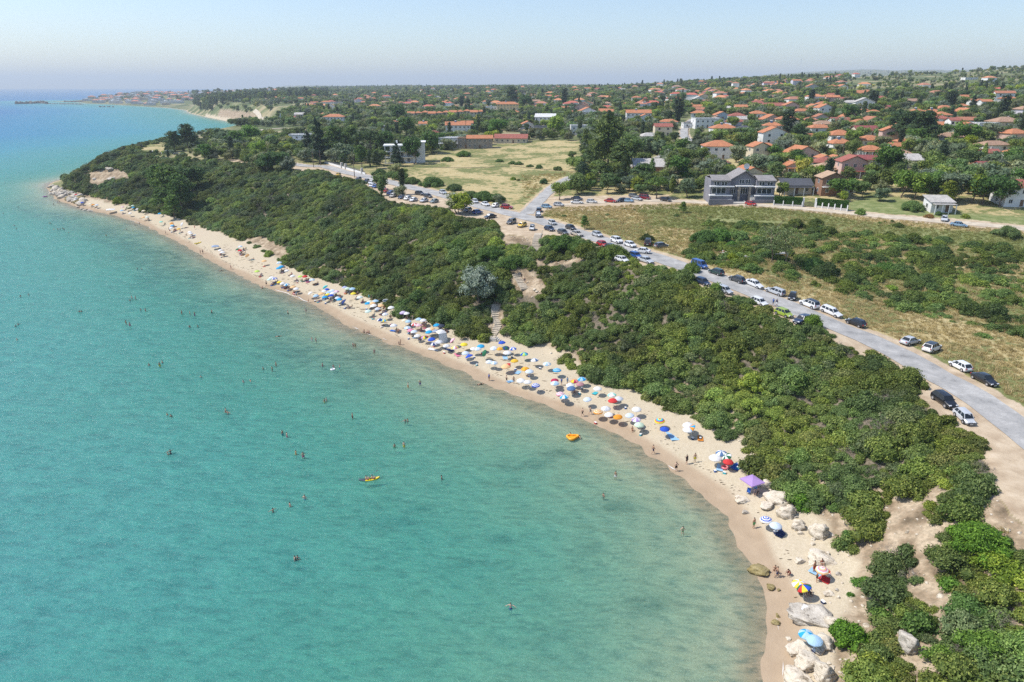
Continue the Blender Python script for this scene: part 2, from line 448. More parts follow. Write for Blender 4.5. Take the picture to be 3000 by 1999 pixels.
# ------------------------------------------------------------ ground material
def in_any2(px, py, PP):
    r = np.zeros(np.shape(px), bool)
    for P in PP: r |= inpoly(px, py, P)
    return r
def ground_material():
    m, nt, ns, lk, p = newmat("ground_cover")
    g = N(nt, "ShaderNodeNewGeometry").outputs['Position']
    c1 = N(nt, "ShaderNodeAttribute"); c1.attribute_name = 'ma'
    c2 = N(nt, "ShaderNodeAttribute"); c2.attribute_name = 'mb'
    s1 = N(nt, "ShaderNodeSeparateColor"); lk.new(c1.outputs['Color'], s1.inputs[0])
    s2 = N(nt, "ShaderNodeSeparateColor"); lk.new(c2.outputs['Color'], s2.inputs[0])
    sand_m, slope_m, dirt_m = s1.outputs; green_m, far_m, wet_m = s2.outputs
    nb = noise_n(nt, .05, 5, .6, vec=g); nm = noise_n(nt, .35, 5, .6, vec=g); nf = noise_n(nt, 2.2, 5, .65, vec=g)
    nv = noise_n(nt, 7.0, 3, .6, vec=g)
    # dry grass plateau
    dry = ramp(nt, mth(nt, 'ADD', mth(nt, 'MULTIPLY', nf, .6), mth(nt, 'MULTIPLY', nm, .4)), [(.32, (.26, .205, .095)), (.5, (.44, .36, .18)), (.66, (.58, .49, .30))])
    grn = ramp(nt, nf, [(.3, (.07, .10, .025)), (.6, (.15, .18, .06)), (.8, (.25, .25, .10))])
    gf = mth(nt, 'ADD', mth(nt, 'MULTIPLY', nb, 1.1), mth(nt, 'MULTIPLY', nm, .8))
    gf = ramp(nt, gf, [(.92, (0,) * 3), (1.2, (.85,) * 3)])
    pl = mixc(nt, gf, dry, grn)
    grn2 = ramp(nt, nm, [(.3, (.12, .155, .05)), (.5, (.19, .22, .085)), (.7, (.30, .30, .14))])
    pl = mixc(nt, green_m, pl, grn2)
    farc = ramp(nt, noise_n(nt, .02, 5, .6, vec=g), [(.35, (.08, .11, .045)), (.5, (.15, .17, .075)), (.62, (.34, .29, .17))])
    pl = mixc(nt, far_m, pl, farc)
    # bare dirt
    dirt = ramp(nt, nm, [(.3, (.36, .27, .18)), (.55, (.50, .40, .28)), (.75, (.60, .50, .37))])
    df = mth(nt, 'ADD', dirt_m, mth(nt, 'MULTIPLY', mth(nt, 'SUBTRACT', nm, .5), 1.5))
    df = ramp(nt, df, [(.35, (0,) * 3), (.6, (1,) * 3)])
    pl = mixc(nt, df, pl, dirt)
    # eroded slope soil
    soil = ramp(nt, nm, [(.30, (.12, .088, .055)), (.46, (.31, .23, .15)), (.62, (.50, .40, .28))])
    so2 = mixc(nt, ramp(nt, nf, [(.42, (0,) * 3), (.66, (.6,) * 3)]), soil, (.20, .165, .11))
    so2 = mixc(nt, wet_m, so2, ramp(nt, nf, [(.35, (.10, .085, .055)), (.6, (.21, .175, .125)), (.8, (.33, .28, .21))]))
    pl = mixc(nt, slope_m, pl, so2)
    # sand
    sn = mth(nt, 'ADD', mth(nt, 'MULTIPLY', nv, .6), mth(nt, 'MULTIPLY', nf, .4))
    sand = ramp(nt, sn, [(.3, (.37, .305, .20)), (.5, (.505, .43, .305)), (.7, (.60, .525, .395))])
    sand = mixc(nt, ramp(nt, nb, [(.45, (0,) * 3), (.8, (.6,) * 3)]), sand, (.50, .41, .31))
    wet = ramp(nt, nm, [(.3, (.34, .25, .165)), (.7, (.41, .31, .21))])
    sand = mixc(nt, wet_m, sand, wet)
    # sea grass and weed on the bed
    sg = N(nt, "ShaderNodeMapping"); sg.inputs['Scale'].default_value = (.22, .42, 1); sg.inputs['Rotation'].default_value = (0, 0, .7)
    lk.new(g, sg.inputs['Vector'])
    wn_ = noise_n(nt, 1.0, 6, .68, vec=sg.outputs[0])
    sep = N(nt, "ShaderNodeSeparateXYZ"); lk.new(g, sep.inputs[0])
    under = mth(nt, 'MULTIPLY', mth(nt, 'SUBTRACT', -.35, sep.outputs[2]), 2.0, True)
    weed = mth(nt, 'MULTIPLY', under, ramp(nt, wn_, [(.60, (0,) * 3), (.68, (.7,) * 3)]))
    wa = N(nt, "ShaderNodeAttribute"); wa.attribute_name = 'weed'
    weed2 = mth(nt, 'MULTIPLY', wa.outputs['Fac'], ramp(nt, wn_, [(.36, (0,) * 3), (.56, (.9,) * 3)]))
    mott = mixc(nt, ramp(nt, mth(nt, 'ADD', mth(nt, 'MULTIPLY', nm, .5), mth(nt, 'MULTIPLY', nb, .5)), [(.40, (0,) * 3), (.60, (.8,) * 3)]), sand, (.41, .39, .285)); sand = mixc(nt, under, sand, mott)
    sand = mixc(nt, mth(nt, 'MAXIMUM', weed, weed2), sand, (.10, .12, .085))
    out = mixc(nt, sand_m, pl, sand)
    lk.new(out, p.inputs['Base Color'])
    p.inputs['Roughness'].default_value = .95; p.inputs['Specular IOR Level'].default_value = .1
    bn = N(nt, "ShaderNodeBump"); bn.inputs['Strength'].default_value = .55; bn.inputs['Distance'].default_value = .12
    hh = mth(nt, 'ADD', mth(nt, 'MULTIPLY', nv, .5), nf)
    lk.new(hh, bn.inputs['Height']); lk.new(bn.outputs[0], p.inputs['Normal'])
    return m
M_GROUND = ground_material()
def fan(u0, u1, nu, y0, y1, ny):
    u = np.linspace(u0, u1, nu); y = np.exp(np.linspace(math.log(y0), math.log(y1), ny))
    U, Y = np.meshgrid(u, y)
    i = np.arange(ny - 1)[:, None] * nu + np.arange(nu - 1)[None, :]
    F = np.stack([i, i + 1, i + nu + 1, i + nu], -1).reshape(-1, 4)
    return (U * Y).ravel(), Y.ravel(), F
def build_ground():
    X, Y, F = fan(-1.12, 1.25, 700, 24, 12000, 960)
    Z = H(X, Y)
    land = inpoly(X, Y, LANDP)
    b = inpoly(X, Y, BEACHP); s = inpoly(X, Y, SLOPEP)
    px, py = proj(X, Y, Z)
    dc = dpoly(X, Y, COAST); dF = dpoly(X, Y, FOOT)
    sand = np.where(b | ~land, 1.0, 0.0)
    sand = np.maximum(sand, np.where((Y > 900) & (dc < 8) & (Z < 5) & (px > 600), 1, 0))
    sand = np.maximum(sand, (1 - sstep(0, 1.5, dF + .8 * noise(X, Y, 5, 2))) * (~b) * (Y < 500))
    slope = np.where(s, 1.0, 0.0)
    slope = np.maximum(slope, np.where((Y > 560) & land, (1 - sstep(30, 60, dc + 12 * noise(X, Y, 60))) * inpoly(px, py, [(640,318),(760,330),(765,372),(690,368),(640,350)]), 0))
    dirt = np.zeros(X.shape)
    dm = dpoly(X, Y, R_MAIN); dirt = np.maximum(dirt, 1 - sstep(4.0, 6.5, dm))
    sea_side = inpoly(X, Y, R_MAIN + TOP)  # between road and cliff top
    dirt = np.maximum(dirt, np.where(sea_side & (dm < 26), 1.0, 0))
    for L, w in ((R_BR, 2.4), (R_LANE, 2.9), (R_ST, 2.6), (R_COAST, 3)):
        dirt = np.maximum(dirt, 1 - sstep(w, w + 2.2, dpoly(X, Y, L)))
    dirt = np.maximum(dirt, .75 * inpoly(px, py, [(1600,575),(1960,572),(1990,612),(1640,620),(1560,640)]))
    g = np.maximum(inpoly(px, py, LAWN) * 1.0, .0)
    g = np.maximum(g, .9 * inpoly(px, py, [(1850,600),(2290,612),(2600,660),(3010,690),(3010,740),(2400,690),(2080,680),(1900,660)]))
    g = np.maximum(g, inpoly(px, py, SCRUB) * (.35 + .35 * noise(X, Y, 12, 2)))
    g = np.maximum(g, .8 * inpoly(px, py, [(2330,460),(2560,460),(2560,480),(2480,478)]))
    far = sstep(280, 520, Y) * (~inpoly(px, py, FIELD)) * (~inpoly(px, py, HEADF))
    wet = np.where(b, 1 - sstep(1.6, 3.0, dc + .7 * noise(X, Y, 14, 2)), 0) * .9
    wet = np.where(~land & (Y < 600), .9 * (1 - sstep(3, 6, dc)), wet)
    openb = in_any2(px, py, BARE) | (px > 2330) & (py > 1430) | (dF < 5)
    wet = np.where(s & ~openb, 1.0, wet)
    weed = np.exp(-((dc - 17) / 13) ** 2) * sstep(118, 160, Y) * (1 - sstep(330, 430, Y)) * (~land)
    weed = np.clip(weed * (1.0 + .7 * noise(X, Y, 22, 2)), 0, 1)
    wx, wy = proj(X, Y, 0 * X)
    for a, b_, ra, rb in [(1170,1520,100,28),(1130,1455,70,20),(1270,1415,45,14),(1225,1475,50,16),(1550,1350,80,22),(1640,1320,60,16),(500,1104,90,8),(655,1145,70,9),(610,1165,60,7),(1610,1850,110,24),(1480,1560,70,18),(1720,1600,60,22),(1380,1640,60,16),(1900,1760,60,30),(300,690,130,10),(1800,1480,60,18),(1000,1330,40,9)]:
        weed = np.maximum(weed, .9 * np.exp(-((wx - a) / ra) ** 2 - ((wy - b_) / rb) ** 2) * (~land))
    Fm = Z[F].min(1); keep = Fm > -7.5
    lf = land[F].any(1)
    # picture of which part each face belongs to
    bf = (b[F].mean(1) > .5); sea = ~(land[F].mean(1) > .5)
    for name, sel in (("seabed", keep & sea), ("beach", keep & bf & ~sea), ("ground", keep & ~bf & ~sea)):
        f = F[sel]; idx = np.unique(f); mp = np.full(len(X), -1); mp[idx] = np.arange(len(idx))
        me = mesh_np(name, np.c_[X[idx], Y[idx], Z[idx]], mp[f], True)
        for an, (r, gg, bb_) in (('ma', (sand, slope, dirt)), ('mb', (g, far, wet))):
            A = me.color_attributes.new(an, 'FLOAT_COLOR', 'POINT')
            A.data.foreach_set('color', np.c_[r[idx], gg[idx], bb_[idx], np.ones(len(idx))].astype(np.float32).ravel())
        A = me.attributes.new('weed', 'FLOAT', 'POINT'); A.data.foreach_set('value', weed[idx].astype(np.float32))
        struct(link(name, me, M_GROUND))
build_ground()

# ------------------------------------------------------------ sea
def sea_material():
    m, nt, ns, lk, p = newmat("sea_water")
    nt.nodes.remove(p)
    out = ns["Material Output"]
    g = N(nt, "ShaderNodeNewGeometry").outputs['Position']
    d = N(nt, "ShaderNodeAttribute"); d.attribute_name = 'depth'
    dn = mth(nt, 'DIVIDE', d.outputs['Fac'], 8.0)
    big = noise_n(nt, .012, 4, .6, vec=g)
    dn2 = mth(nt, 'ADD', dn, mth(nt, 'MULTIPLY', mth(nt, 'SUBTRACT', big, .5), .10), True)
    tint = ramp(nt, dn2, [(0, (.96, .97, .95)), (.05, (.80, .95, .89)), (.12, (.52, .90, .83)), (.22, (.33, .80, .77)), (.6, (.12, .5, .55)), (1, (.05, .35, .45))])
    body0 = ramp(nt, dn2, [(0, (.24, .46, .36)), (.14, (.07, .38, .33)), (.26, (.068, .345, .345)), (.38, (.042, .29, .365)), (.6, (.018, .21, .34)), (1, (.010, .14, .32))])
    fac = ramp(nt, dn2, [(0, (.05,) * 3), (.1, (.30,) * 3), (.2, (.58,) * 3), (.35, (.80,) * 3), (.7, (1,) * 3)])
    # ripples: two crossing trains of small waves and a long swell
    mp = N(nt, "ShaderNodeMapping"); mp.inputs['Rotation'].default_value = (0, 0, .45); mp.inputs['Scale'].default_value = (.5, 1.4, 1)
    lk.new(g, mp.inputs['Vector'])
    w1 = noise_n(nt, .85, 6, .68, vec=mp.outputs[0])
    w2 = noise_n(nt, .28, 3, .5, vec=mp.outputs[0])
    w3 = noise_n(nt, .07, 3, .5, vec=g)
    ripple_light = ramp(nt, mth(nt, 'ADD', mth(nt, 'MULTIPLY', w1, .6), mth(nt, 'MULTIPLY', w2, .4)), [(.38, (.66, .74, .78)), (.5, (.98,) * 3), (.6, (1.18, 1.14, 1.08))])  # bright crests and dark troughs of the waves painted into the water colour
    body = mixc(nt, 1.0, body0, ripple_light, 'MULTIPLY')
    tint = mixc(nt, 1.0, tint, ramp(nt, w1, [(.38, (.70, .77, .80)), (.50, (.96,) * 3), (.60, (1.0,) * 3)]), 'MULTIPLY')  # light focused by ripples onto the bed, put into the see-through tint
    hh = mth(nt, 'ADD', mth(nt, 'MULTIPLY', w1, .55), mth(nt, 'ADD', mth(nt, 'MULTIPLY', w2, 1.0), mth(nt, 'MULTIPLY', w3, 1.2)))
    bn = N(nt, "ShaderNodeBump"); bn.inputs['Strength'].default_value = 1.0; bn.inputs['Distance'].default_value = .85
    lk.new(hh, bn.inputs['Height'])
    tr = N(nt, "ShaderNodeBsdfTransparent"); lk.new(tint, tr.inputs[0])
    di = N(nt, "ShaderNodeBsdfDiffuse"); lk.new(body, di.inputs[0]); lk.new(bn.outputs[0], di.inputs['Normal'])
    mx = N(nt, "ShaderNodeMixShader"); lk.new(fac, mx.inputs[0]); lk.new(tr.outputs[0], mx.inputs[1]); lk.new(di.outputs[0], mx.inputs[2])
    gl = N(nt, "ShaderNodeBsdfGlossy"); gl.inputs['Roughness'].default_value = .22; lk.new(bn.outputs[0], gl.inputs['Normal'])
    fr = N(nt, "ShaderNodeFresnel"); fr.inputs['IOR'].default_value = 1.333; lk.new(bn.outputs[0], fr.inputs['Normal'])
    ff = mth(nt, 'MINIMUM', mth(nt, 'MULTIPLY', fr.outputs[0], .75), .34)
    m2 = N(nt, "ShaderNodeMixShader"); lk.new(ff, m2.inputs[0]); lk.new(mx.outputs[0], m2.inputs[1]); lk.new(gl.outputs[0], m2.inputs[2])
    lk.new(m2.outputs[0], out.inputs[0])
    return m
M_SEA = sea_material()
def build_sea():
    X, Y, F = fan(-1.3, 1.05, 420, 22, 20000, 620)
    h = H(X, Y)
    dep = np.clip(-h, 0, 16)
    Z = np.zeros(X.shape)
    keep = (h[F].min(1) < .3) | (Y[F].max(1) > 9000) & (X[F].min(1) < -1500)
    f = F[keep]; idx = np.unique(f); mp = np.full(len(X), -1); mp[idx] = np.arange(len(idx))
    me = mesh_np("sea", np.c_[X[idx], Y[idx], Z[idx]], mp[f], True)
    A = me.attributes.new('depth', 'FLOAT', 'POINT'); A.data.foreach_set('value', dep[idx].astype(np.float32))
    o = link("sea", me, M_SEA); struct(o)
build_sea()

# ------------------------------------------------------------ road sheets
def asphalt():
    m, nt, ns, lk, p = newmat("old_asphalt")
    g = N(nt, "ShaderNodeNewGeometry").outputs['Position']
    a = noise_n(nt, .25, 5, .65, vec=g); b = noise_n(nt, 3.5, 4, .6, vec=g)
    c = ramp(nt, mth(nt, 'ADD', mth(nt, 'MULTIPLY', a, .75), mth(nt, 'MULTIPLY', b, .25)), [(.36, (.22, .215, .205)), (.44, (.31, .305, .29)), (.52, (.36, .35, .33)), (.6, (.44, .43, .405))])
    lk.new(c, p.inputs['Base Color']); p.inputs['Roughness'].default_value = .9
    return m
M_ASPH = asphalt()
M_TRACK = simple("dusty_track", (.50, .43, .33), .95, .22, .5, coord='geo')
ribbon("coast_road", R_MAIN, 6.4, M_ASPH, wn=.5)
ribbon("branch_road", R_BR, 5.0, M_ASPH, lift=.074, wn=.4)
ribbon("side_street", R_ST, 4.6, M_ASPH, lift=.10)
ribbon("dirt_track", R_LANE[1:], 4.2, M_TRACK, lift=.066, wn=1.0)
ribbon("shore_road", R_COAST, 6, M_TRACK, lift=.12)
ribbon("hill_road", R_FARR, 6, M_TRACK, lift=.4, st=8)
# foam along the water's edge, broken into strips
def build_foam():
    Q = resample(SHORE[1:-3], 1.2); T = np.gradient(Q, axis=0); T /= np.hypot(T[:, 0], T[:, 1])[:, None]; Nn = np.c_[-T[:, 1], T[:, 0]]
    mb = MB(); n = len(Q)
    nz = noise(Q[:, 0], Q[:, 1], 22, 2)
    off = -.35 + .6 * noise(Q[:, 0] + 50, Q[:, 1], 9, 2)
    wd_ = np.clip((nz + .35 * noise(Q[:, 0], Q[:, 1], 3.5, 2) - .22) * .5, 0, .17) * (noise(Q[:, 0] + 31, Q[:, 1], 5, 2) > -.05)
    i = 0
    sgn = 1 if inpoly(Q[50, 0] + Nn[50, 0] * 2, Q[50, 1] + Nn[50, 1] * 2, LANDP) else -1
    for i in range(n - 1):
        if wd_[i] <= 0.02 and wd_[i + 1] <= 0.02: continue
        a0 = Q[i] + Nn[i] * sgn * (off[i] - wd_[i] / 2); a1 = Q[i] + Nn[i] * sgn * (off[i] + wd_[i] / 2)
        b0 = Q[i + 1] + Nn[i + 1] * sgn * (off[i + 1] - wd_[i + 1] / 2); b1 = Q[i + 1] + Nn[i + 1] * sgn * (off[i + 1] + wd_[i + 1] / 2)
        zz = [max(.02, Hs(*p) + .03) for p in (a0, a1, b1, b0)]
        mb.add([(a0[0], a0[1], zz[0]), (a1[0], a1[1], zz[1]), (b1[0], b1[1], zz[2]), (b0[0], b0[1], zz[3])], [(0, 1, 2, 3)])
    o = mb.build("foam", simple("foam_white", (.8, .8, .78), .6, .05))
    o['kind'] = 'stuff'; o['label'] = 'broken strips of white foam along the water edge'
build_foam()
# ------------------------------------------------------------ foliage
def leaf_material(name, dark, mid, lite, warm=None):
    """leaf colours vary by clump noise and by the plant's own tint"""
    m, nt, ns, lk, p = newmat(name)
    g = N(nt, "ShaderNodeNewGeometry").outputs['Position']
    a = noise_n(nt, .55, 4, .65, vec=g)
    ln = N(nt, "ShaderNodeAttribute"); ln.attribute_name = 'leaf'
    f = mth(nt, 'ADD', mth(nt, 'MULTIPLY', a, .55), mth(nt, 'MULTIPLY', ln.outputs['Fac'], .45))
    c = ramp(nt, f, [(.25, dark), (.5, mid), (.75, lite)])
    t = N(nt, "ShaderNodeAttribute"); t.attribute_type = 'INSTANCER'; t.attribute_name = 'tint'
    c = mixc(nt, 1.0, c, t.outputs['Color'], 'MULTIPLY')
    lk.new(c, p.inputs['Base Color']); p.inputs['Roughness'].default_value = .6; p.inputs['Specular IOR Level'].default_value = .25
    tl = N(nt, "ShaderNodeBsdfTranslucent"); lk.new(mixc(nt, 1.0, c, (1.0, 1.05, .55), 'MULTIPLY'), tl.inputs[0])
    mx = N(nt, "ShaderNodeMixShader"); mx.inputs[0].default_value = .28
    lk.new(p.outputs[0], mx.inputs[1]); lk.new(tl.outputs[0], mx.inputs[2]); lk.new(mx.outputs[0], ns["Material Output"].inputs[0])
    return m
M_MAQ = leaf_material("leaves_maquis", (0.063, 0.102, 0.030), (0.150, 0.210, 0.063), (0.288, 0.342, 0.124))
M_BROAD = leaf_material("leaves_broad", (0.055, 0.094, 0.025), (0.129, 0.198, 0.055), (0.250, 0.322, 0.104))
M_PINE = leaf_material("needles_pine", (0.043, 0.076, 0.030), (0.110, 0.166, 0.055), (0.213, 0.265, 0.089))
M_CYP = leaf_material("needles_cypress", (0.023, 0.046, 0.023), (0.054, 0.089, 0.042), (0.096, 0.134, 0.067))
M_OLIVE = leaf_material("leaves_olive", (0.096, 0.125, 0.070), (0.200, 0.235, 0.143), (0.348, 0.383, 0.260))
M_SILVER = leaf_material("leaves_silver", (0.161, 0.207, 0.149), (0.299, 0.356, 0.276), (0.437, 0.494, 0.402))
M_BARKY = simple("bark", (.16, .12, .09), .95, .3, 6)
M_TWIG = simple("dry_twigs", (.24, .20, .17), .95, .25, 6)
def foliage(name, seed, blobs, nleaf, ls, core=.72, flat=1.0, mat=None, aspect=.62):
    """blobs: (cx,cy,cz,rx,ry,rz). Leaf clumps sit on and a little inside each lobe; a rough inner body stops the light."""
    r = np.random.default_rng(seed); V = []; F = []; L = []
    vol = np.array([(b[3] * b[4] * b[5]) ** (2 / 3) for b in blobs]); cnt = np.maximum((vol / vol.sum() * nleaf).astype(int), 6)
    B = np.array(blobs)
    for b, c in zip(blobs, cnt):
        d = r.normal(size=(c, 3)); d /= np.linalg.norm(d, axis=1)[:, None]
        rad = 1 - .30 * r.random(c) ** 1.5 + .34 * r.random(c) ** 5
        C = np.array(b[:3]) + d * np.array(b[3:6]) * rad[:, None]
        # drop leaves buried deep in other lobes or under the ground
        q = ((C[:, None, :] - B[None, :, :3]) / B[None, :, 3:6]); dist = np.linalg.norm(q, axis=2).min(1)
        k = (dist > .62) & (C[:, 2] > .015)
        C = C[k]; d = d[k]; n = len(C)
        if n == 0: continue
        nrm = d + r.normal(size=(n, 3)) * .55; nrm[:, 2] += .25; nrm /= np.linalg.norm(nrm, axis=1)[:, None]
        t = np.cross(nrm, r.normal(size=(n, 3))); t /= np.linalg.norm(t, axis=1)[:, None] + 1e-9
        s = np.cross(nrm, t); sz = ls * (.6 + .8 * r.random(n))[:, None]
        bend = nrm * sz * .25
        v = np.stack([C - t * sz - s * sz * aspect * .3, C - s * sz * aspect + bend * .6, C + t * sz + s * sz * .1, C + s * sz * aspect + bend], 1)
        o = len(V) * 0 + sum(len(x) for x in V)
        V.append(v.reshape(-1, 3)); F.append((np.arange(n)[:, None] * 4 + np.arange(4)[None, :]) + o); L.append(np.repeat(r.random(n), 4))
    # inner body
    for b in blobs:
        if core <= 0: break
        bm = bmesh.new(); bmesh.ops.create_icosphere(bm, subdivisions=1, radius=1)
        vv = np.array([v.co[:] for v in bm.verts]); ff = [[v.index for v in f.verts] for f in bm.faces]; bm.free()
        vv = vv * (1 + .15 * r.normal(size=(len(vv), 1))) * np.array(b[3:6]) * core + np.array(b[:3]); vv[:, 2] = np.maximum(vv[:, 2], -.05)
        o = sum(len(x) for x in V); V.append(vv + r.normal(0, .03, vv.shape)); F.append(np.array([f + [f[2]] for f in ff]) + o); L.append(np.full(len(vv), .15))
    V = np.concatenate(V); F = np.concatenate(F)
    faces = [tuple(f[:3]) if f[2] == f[3] else tuple(f) for f in F.tolist()]
    me = bpy.data.meshes.new(name); me.from_pydata(V.tolist(), [], faces); me.update()
    a = me.attributes.new('leaf', 'FLOAT', 'POINT'); a.data.foreach_set('value', np.concatenate(L).astype(np.float32))
    if mat: me.materials.append(mat)
    return me
def dome_blobs(seed, n, h=.75, r0=.34, r1=.5, spread=.72):
    r = np.random.default_rng(seed); B = [(0, 0, h * .42, .62, .62, h * .5)]
    for i in range(n):
        a = r.uniform(0, 2 * PI); q = r.random() ** .6 * spread; rr = r.uniform(r0, r1)
        z = h * (1 - .62 * (q / spread) ** 2) - rr * .72
        B.append((math.cos(a) * q, math.sin(a) * q, max(z, rr * .25), rr, rr, rr * r.uniform(.7, .95)))
    return B
def crown_blobs(seed, n, cz=.62, rx=.36, rz=.36, r0=.13, r1=.22, base=None):
    r = np.random.default_rng(seed); B = [(0, 0, cz, rx * .6, rx * .6, rz * .68)]
    for i in range(n):
        d = r.normal(size=3); d /= np.linalg.norm(d); q = r.uniform(.55, .92); rr = r.uniform(r0, r1)
        B.append((d[0] * rx * q, d[1] * rx * q, cz + d[2] * rz * q, rr, rr, rr * r.uniform(.65, .9)))
    return B
def trunk_mesh(name, seed, h, r, lean=.04, limbs=5, spread=.22):
    rr = np.random.default_rng(seed); mb = MB()
    p = np.array([0, 0, -.03]); n = 5
    pts = [p]
    for i in range(n):
        p = p + np.array([rr.normal() * lean, rr.normal() * lean, h / n]); pts.append(p)
    for i in range(n):
        mb.cyl(pts[i], pts[i + 1], r * (1 - .14 * i), r * (1 - .14 * (i + 1)), 7, False)
    for i in range(limbs):
        a = rr.uniform(0, 2 * PI); b = pts[2 + i % 3 + (1 if i % 2 else 0)] if i else pts[-1]
        e = b + np.array([math.cos(a) * spread, math.sin(a) * spread, spread * rr.uniform(.6, 1.3)])
        m = (b + e) / 2 + rr.normal(size=3) * .01
        mb.cyl(b, m, r * .5, r * .36, 5, False); mb.cyl(m, e, r * .36, r * .12, 5, False)
    return mb.mesh(name, True)
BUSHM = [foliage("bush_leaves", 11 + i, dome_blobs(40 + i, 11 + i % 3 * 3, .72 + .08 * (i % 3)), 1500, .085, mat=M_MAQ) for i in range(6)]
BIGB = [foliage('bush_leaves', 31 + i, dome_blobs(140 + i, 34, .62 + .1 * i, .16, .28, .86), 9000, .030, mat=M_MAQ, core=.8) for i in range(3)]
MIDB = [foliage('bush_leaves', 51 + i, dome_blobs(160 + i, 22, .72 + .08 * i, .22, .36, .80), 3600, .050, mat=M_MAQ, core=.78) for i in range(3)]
PLANTS = {}   # kind -> list of (crown mesh, trunk mesh)
PLANTS['broad'] = [(foliage("crown", 60 + i, crown_blobs(60 + i, 16, .60, .40, .36), 1500, .034, mat=M_BROAD), trunk_mesh("trunk", i, .45, .028)) for i in range(4)]
PLANTS['olive'] = [(foliage("crown", 70 + i, crown_blobs(70 + i, 13, .58, .46, .36, .15, .24), 1300, .034, mat=M_OLIVE), trunk_mesh("trunk", 10 + i, .4, .035)) for i in range(2)]
def pine_blobs(seed, n=20, top=.95, low=.3, rx=.34):
    r = np.random.default_rng(seed); B = []
    for i in range(n):
        z = low + (top - low) * (i / (n - 1)) ** .9; q = rx * (1.05 - .75 * ((z - low) / (1 - low)) ** 2) * r.uniform(.3, .95); a = i * 2.4 + r.uniform(-.5, .5)
        rr = r.uniform(.09, .16); B.append((math.cos(a) * q, math.sin(a) * q, z, rr * 1.25, rr * 1.25, rr * .62))
    B.append((0, 0, .6, .14, .14, .28)); return B
PLANTS['pine'] = [(foliage("crown", 80 + i, pine_blobs(80 + i, 24), 1700, .028, core=.6, mat=M_PINE, aspect=.45), trunk_mesh("trunk", 20 + i, .85, .022, .015, 7, .2)) for i in range(3)]
PLANTS['cypress'] = [(foliage("crown", 90 + i, [(0, 0, .08 + .88 * k / 8, .115 * math.sin(PI * (.12 + .80 * (1 - k / 9)) ** .8) + .01, .115 * math.sin(PI * (.12 + .8 * (1 - k / 9)) ** .8) + .01, .11) for k in range(9)], 1000, .022, mat=M_CYP), trunk_mesh("trunk", 30 + i, .2, .014, .004, 0)) for i in range(2)]
PLANTS['fir'] = [(foliage("crown", 95, [(math.cos(k * 2.2) * (.24 - .2 * k / 13) * .5, math.sin(k * 2.2) * (.24 - .2 * k / 13) * .5, .15 + .8 * k / 13, .26 - .22 * k / 13, .26 - .22 * k / 13, .07) for k in range(14)], 1300, .026, mat=M_CYP), trunk_mesh("trunk", 40, .5, .018, .004, 0))]
PLANTS['umbrella'] = [(foliage("crown", 97, [(math.cos(k * 2.4) * .34 * (k / 14) ** .5, math.sin(k * 2.4) * .34 * (k / 14) ** .5, .80 - .16 * (k / 14) + .02 * (k % 3), .14, .14, .085) for k in range(15)] + [(0, 0, .66, .3, .3, .08)], 1500, .03, core=.6, mat=M_PINE), trunk_mesh("trunk", 41, .62, .024, .01, 6, .24))]
PLANTS['poplar'] = [(foliage("crown", 98, [(0, 0, .15 + .8 * k / 8, .13 * math.sin(PI * (k + 1) / 10) + .03, .13 * math.sin(PI * (k + 1) / 10) + .03, .12) for k in range(9)], 1000, .028, mat=M_BROAD), trunk_mesh("trunk", 42, .3, .02, .01, 2))]
airy = crown_blobs(99, 24, .62, .42, .36, .07, .13)[1:]
PLANTS['airy'] = [(foliage("crown", 99, airy, 1300, .02, core=.0, mat=M_OLIVE), trunk_mesh("trunk", 43, .75, .018, .03, 9, .26))]
def bare_twigs(seed):
    r = np.random.default_rng(seed); mb = MB()
    def grow(p, d, l, rad, k):
        q = p + d * l; mb.cyl(p, q, rad, rad * .6, 4, False)
        if k == 0: return
        for _ in range(3 if k > 1 else 4):
            nd = d + r.normal(size=3) * .5; nd /= np.linalg.norm(nd); grow(q, nd, l * r.uniform(.6, .85), rad * .6, k - 1)
    for i in range(5):
        d = r.normal(size=3) * .5; d[2] = 1; d /= np.linalg.norm(d); grow(np.array([0, 0, 0.]), d, .3, .016, 4)
    return mb.mesh("twigs")
TWIGM = bare_twigs(5)
PLACED = []      # (x,y,radius) keeps things apart
TREES_SEEN = 0
LBL_TINT = {}
def tree(kind, x, y, h, label, cat='tree', group=None, tint=(1, 1, 1), v=None, rot=None, wide=1.0, mat=None, z=None):
    L = PLANTS[kind]; c, t = L[(random.randrange(len(L)) if v is None else v) % len(L)]
    zz = (Hs(x, y) if z is None else z)
    r = empty({'pine': 'pine_tree', 'cypress': 'cypress_tree', 'olive': 'olive_tree', 'poplar': 'poplar_tree', 'fir': 'fir_tree', 'umbrella': 'umbrella_pine'}.get(kind, 'leafy_tree'), (x, y, zz), random.uniform(0, 6.28) if rot is None else rot, (h * wide, h * wide, h))
    a = link("crown", c, None, r); a['tint'] = list(map(float, tint))
    b = link("trunk", t, M_BARKY, r)
    if mat:
        a.material_slots[0].link = 'OBJECT'; a.material_slots[0].material = mat
    px, py = proj(x, y, zz + h * .6)
    tag(r, label, cat, group, px=(float(px), float(py))); PLACED.append((x, y, h * .3 * wide))
    return r
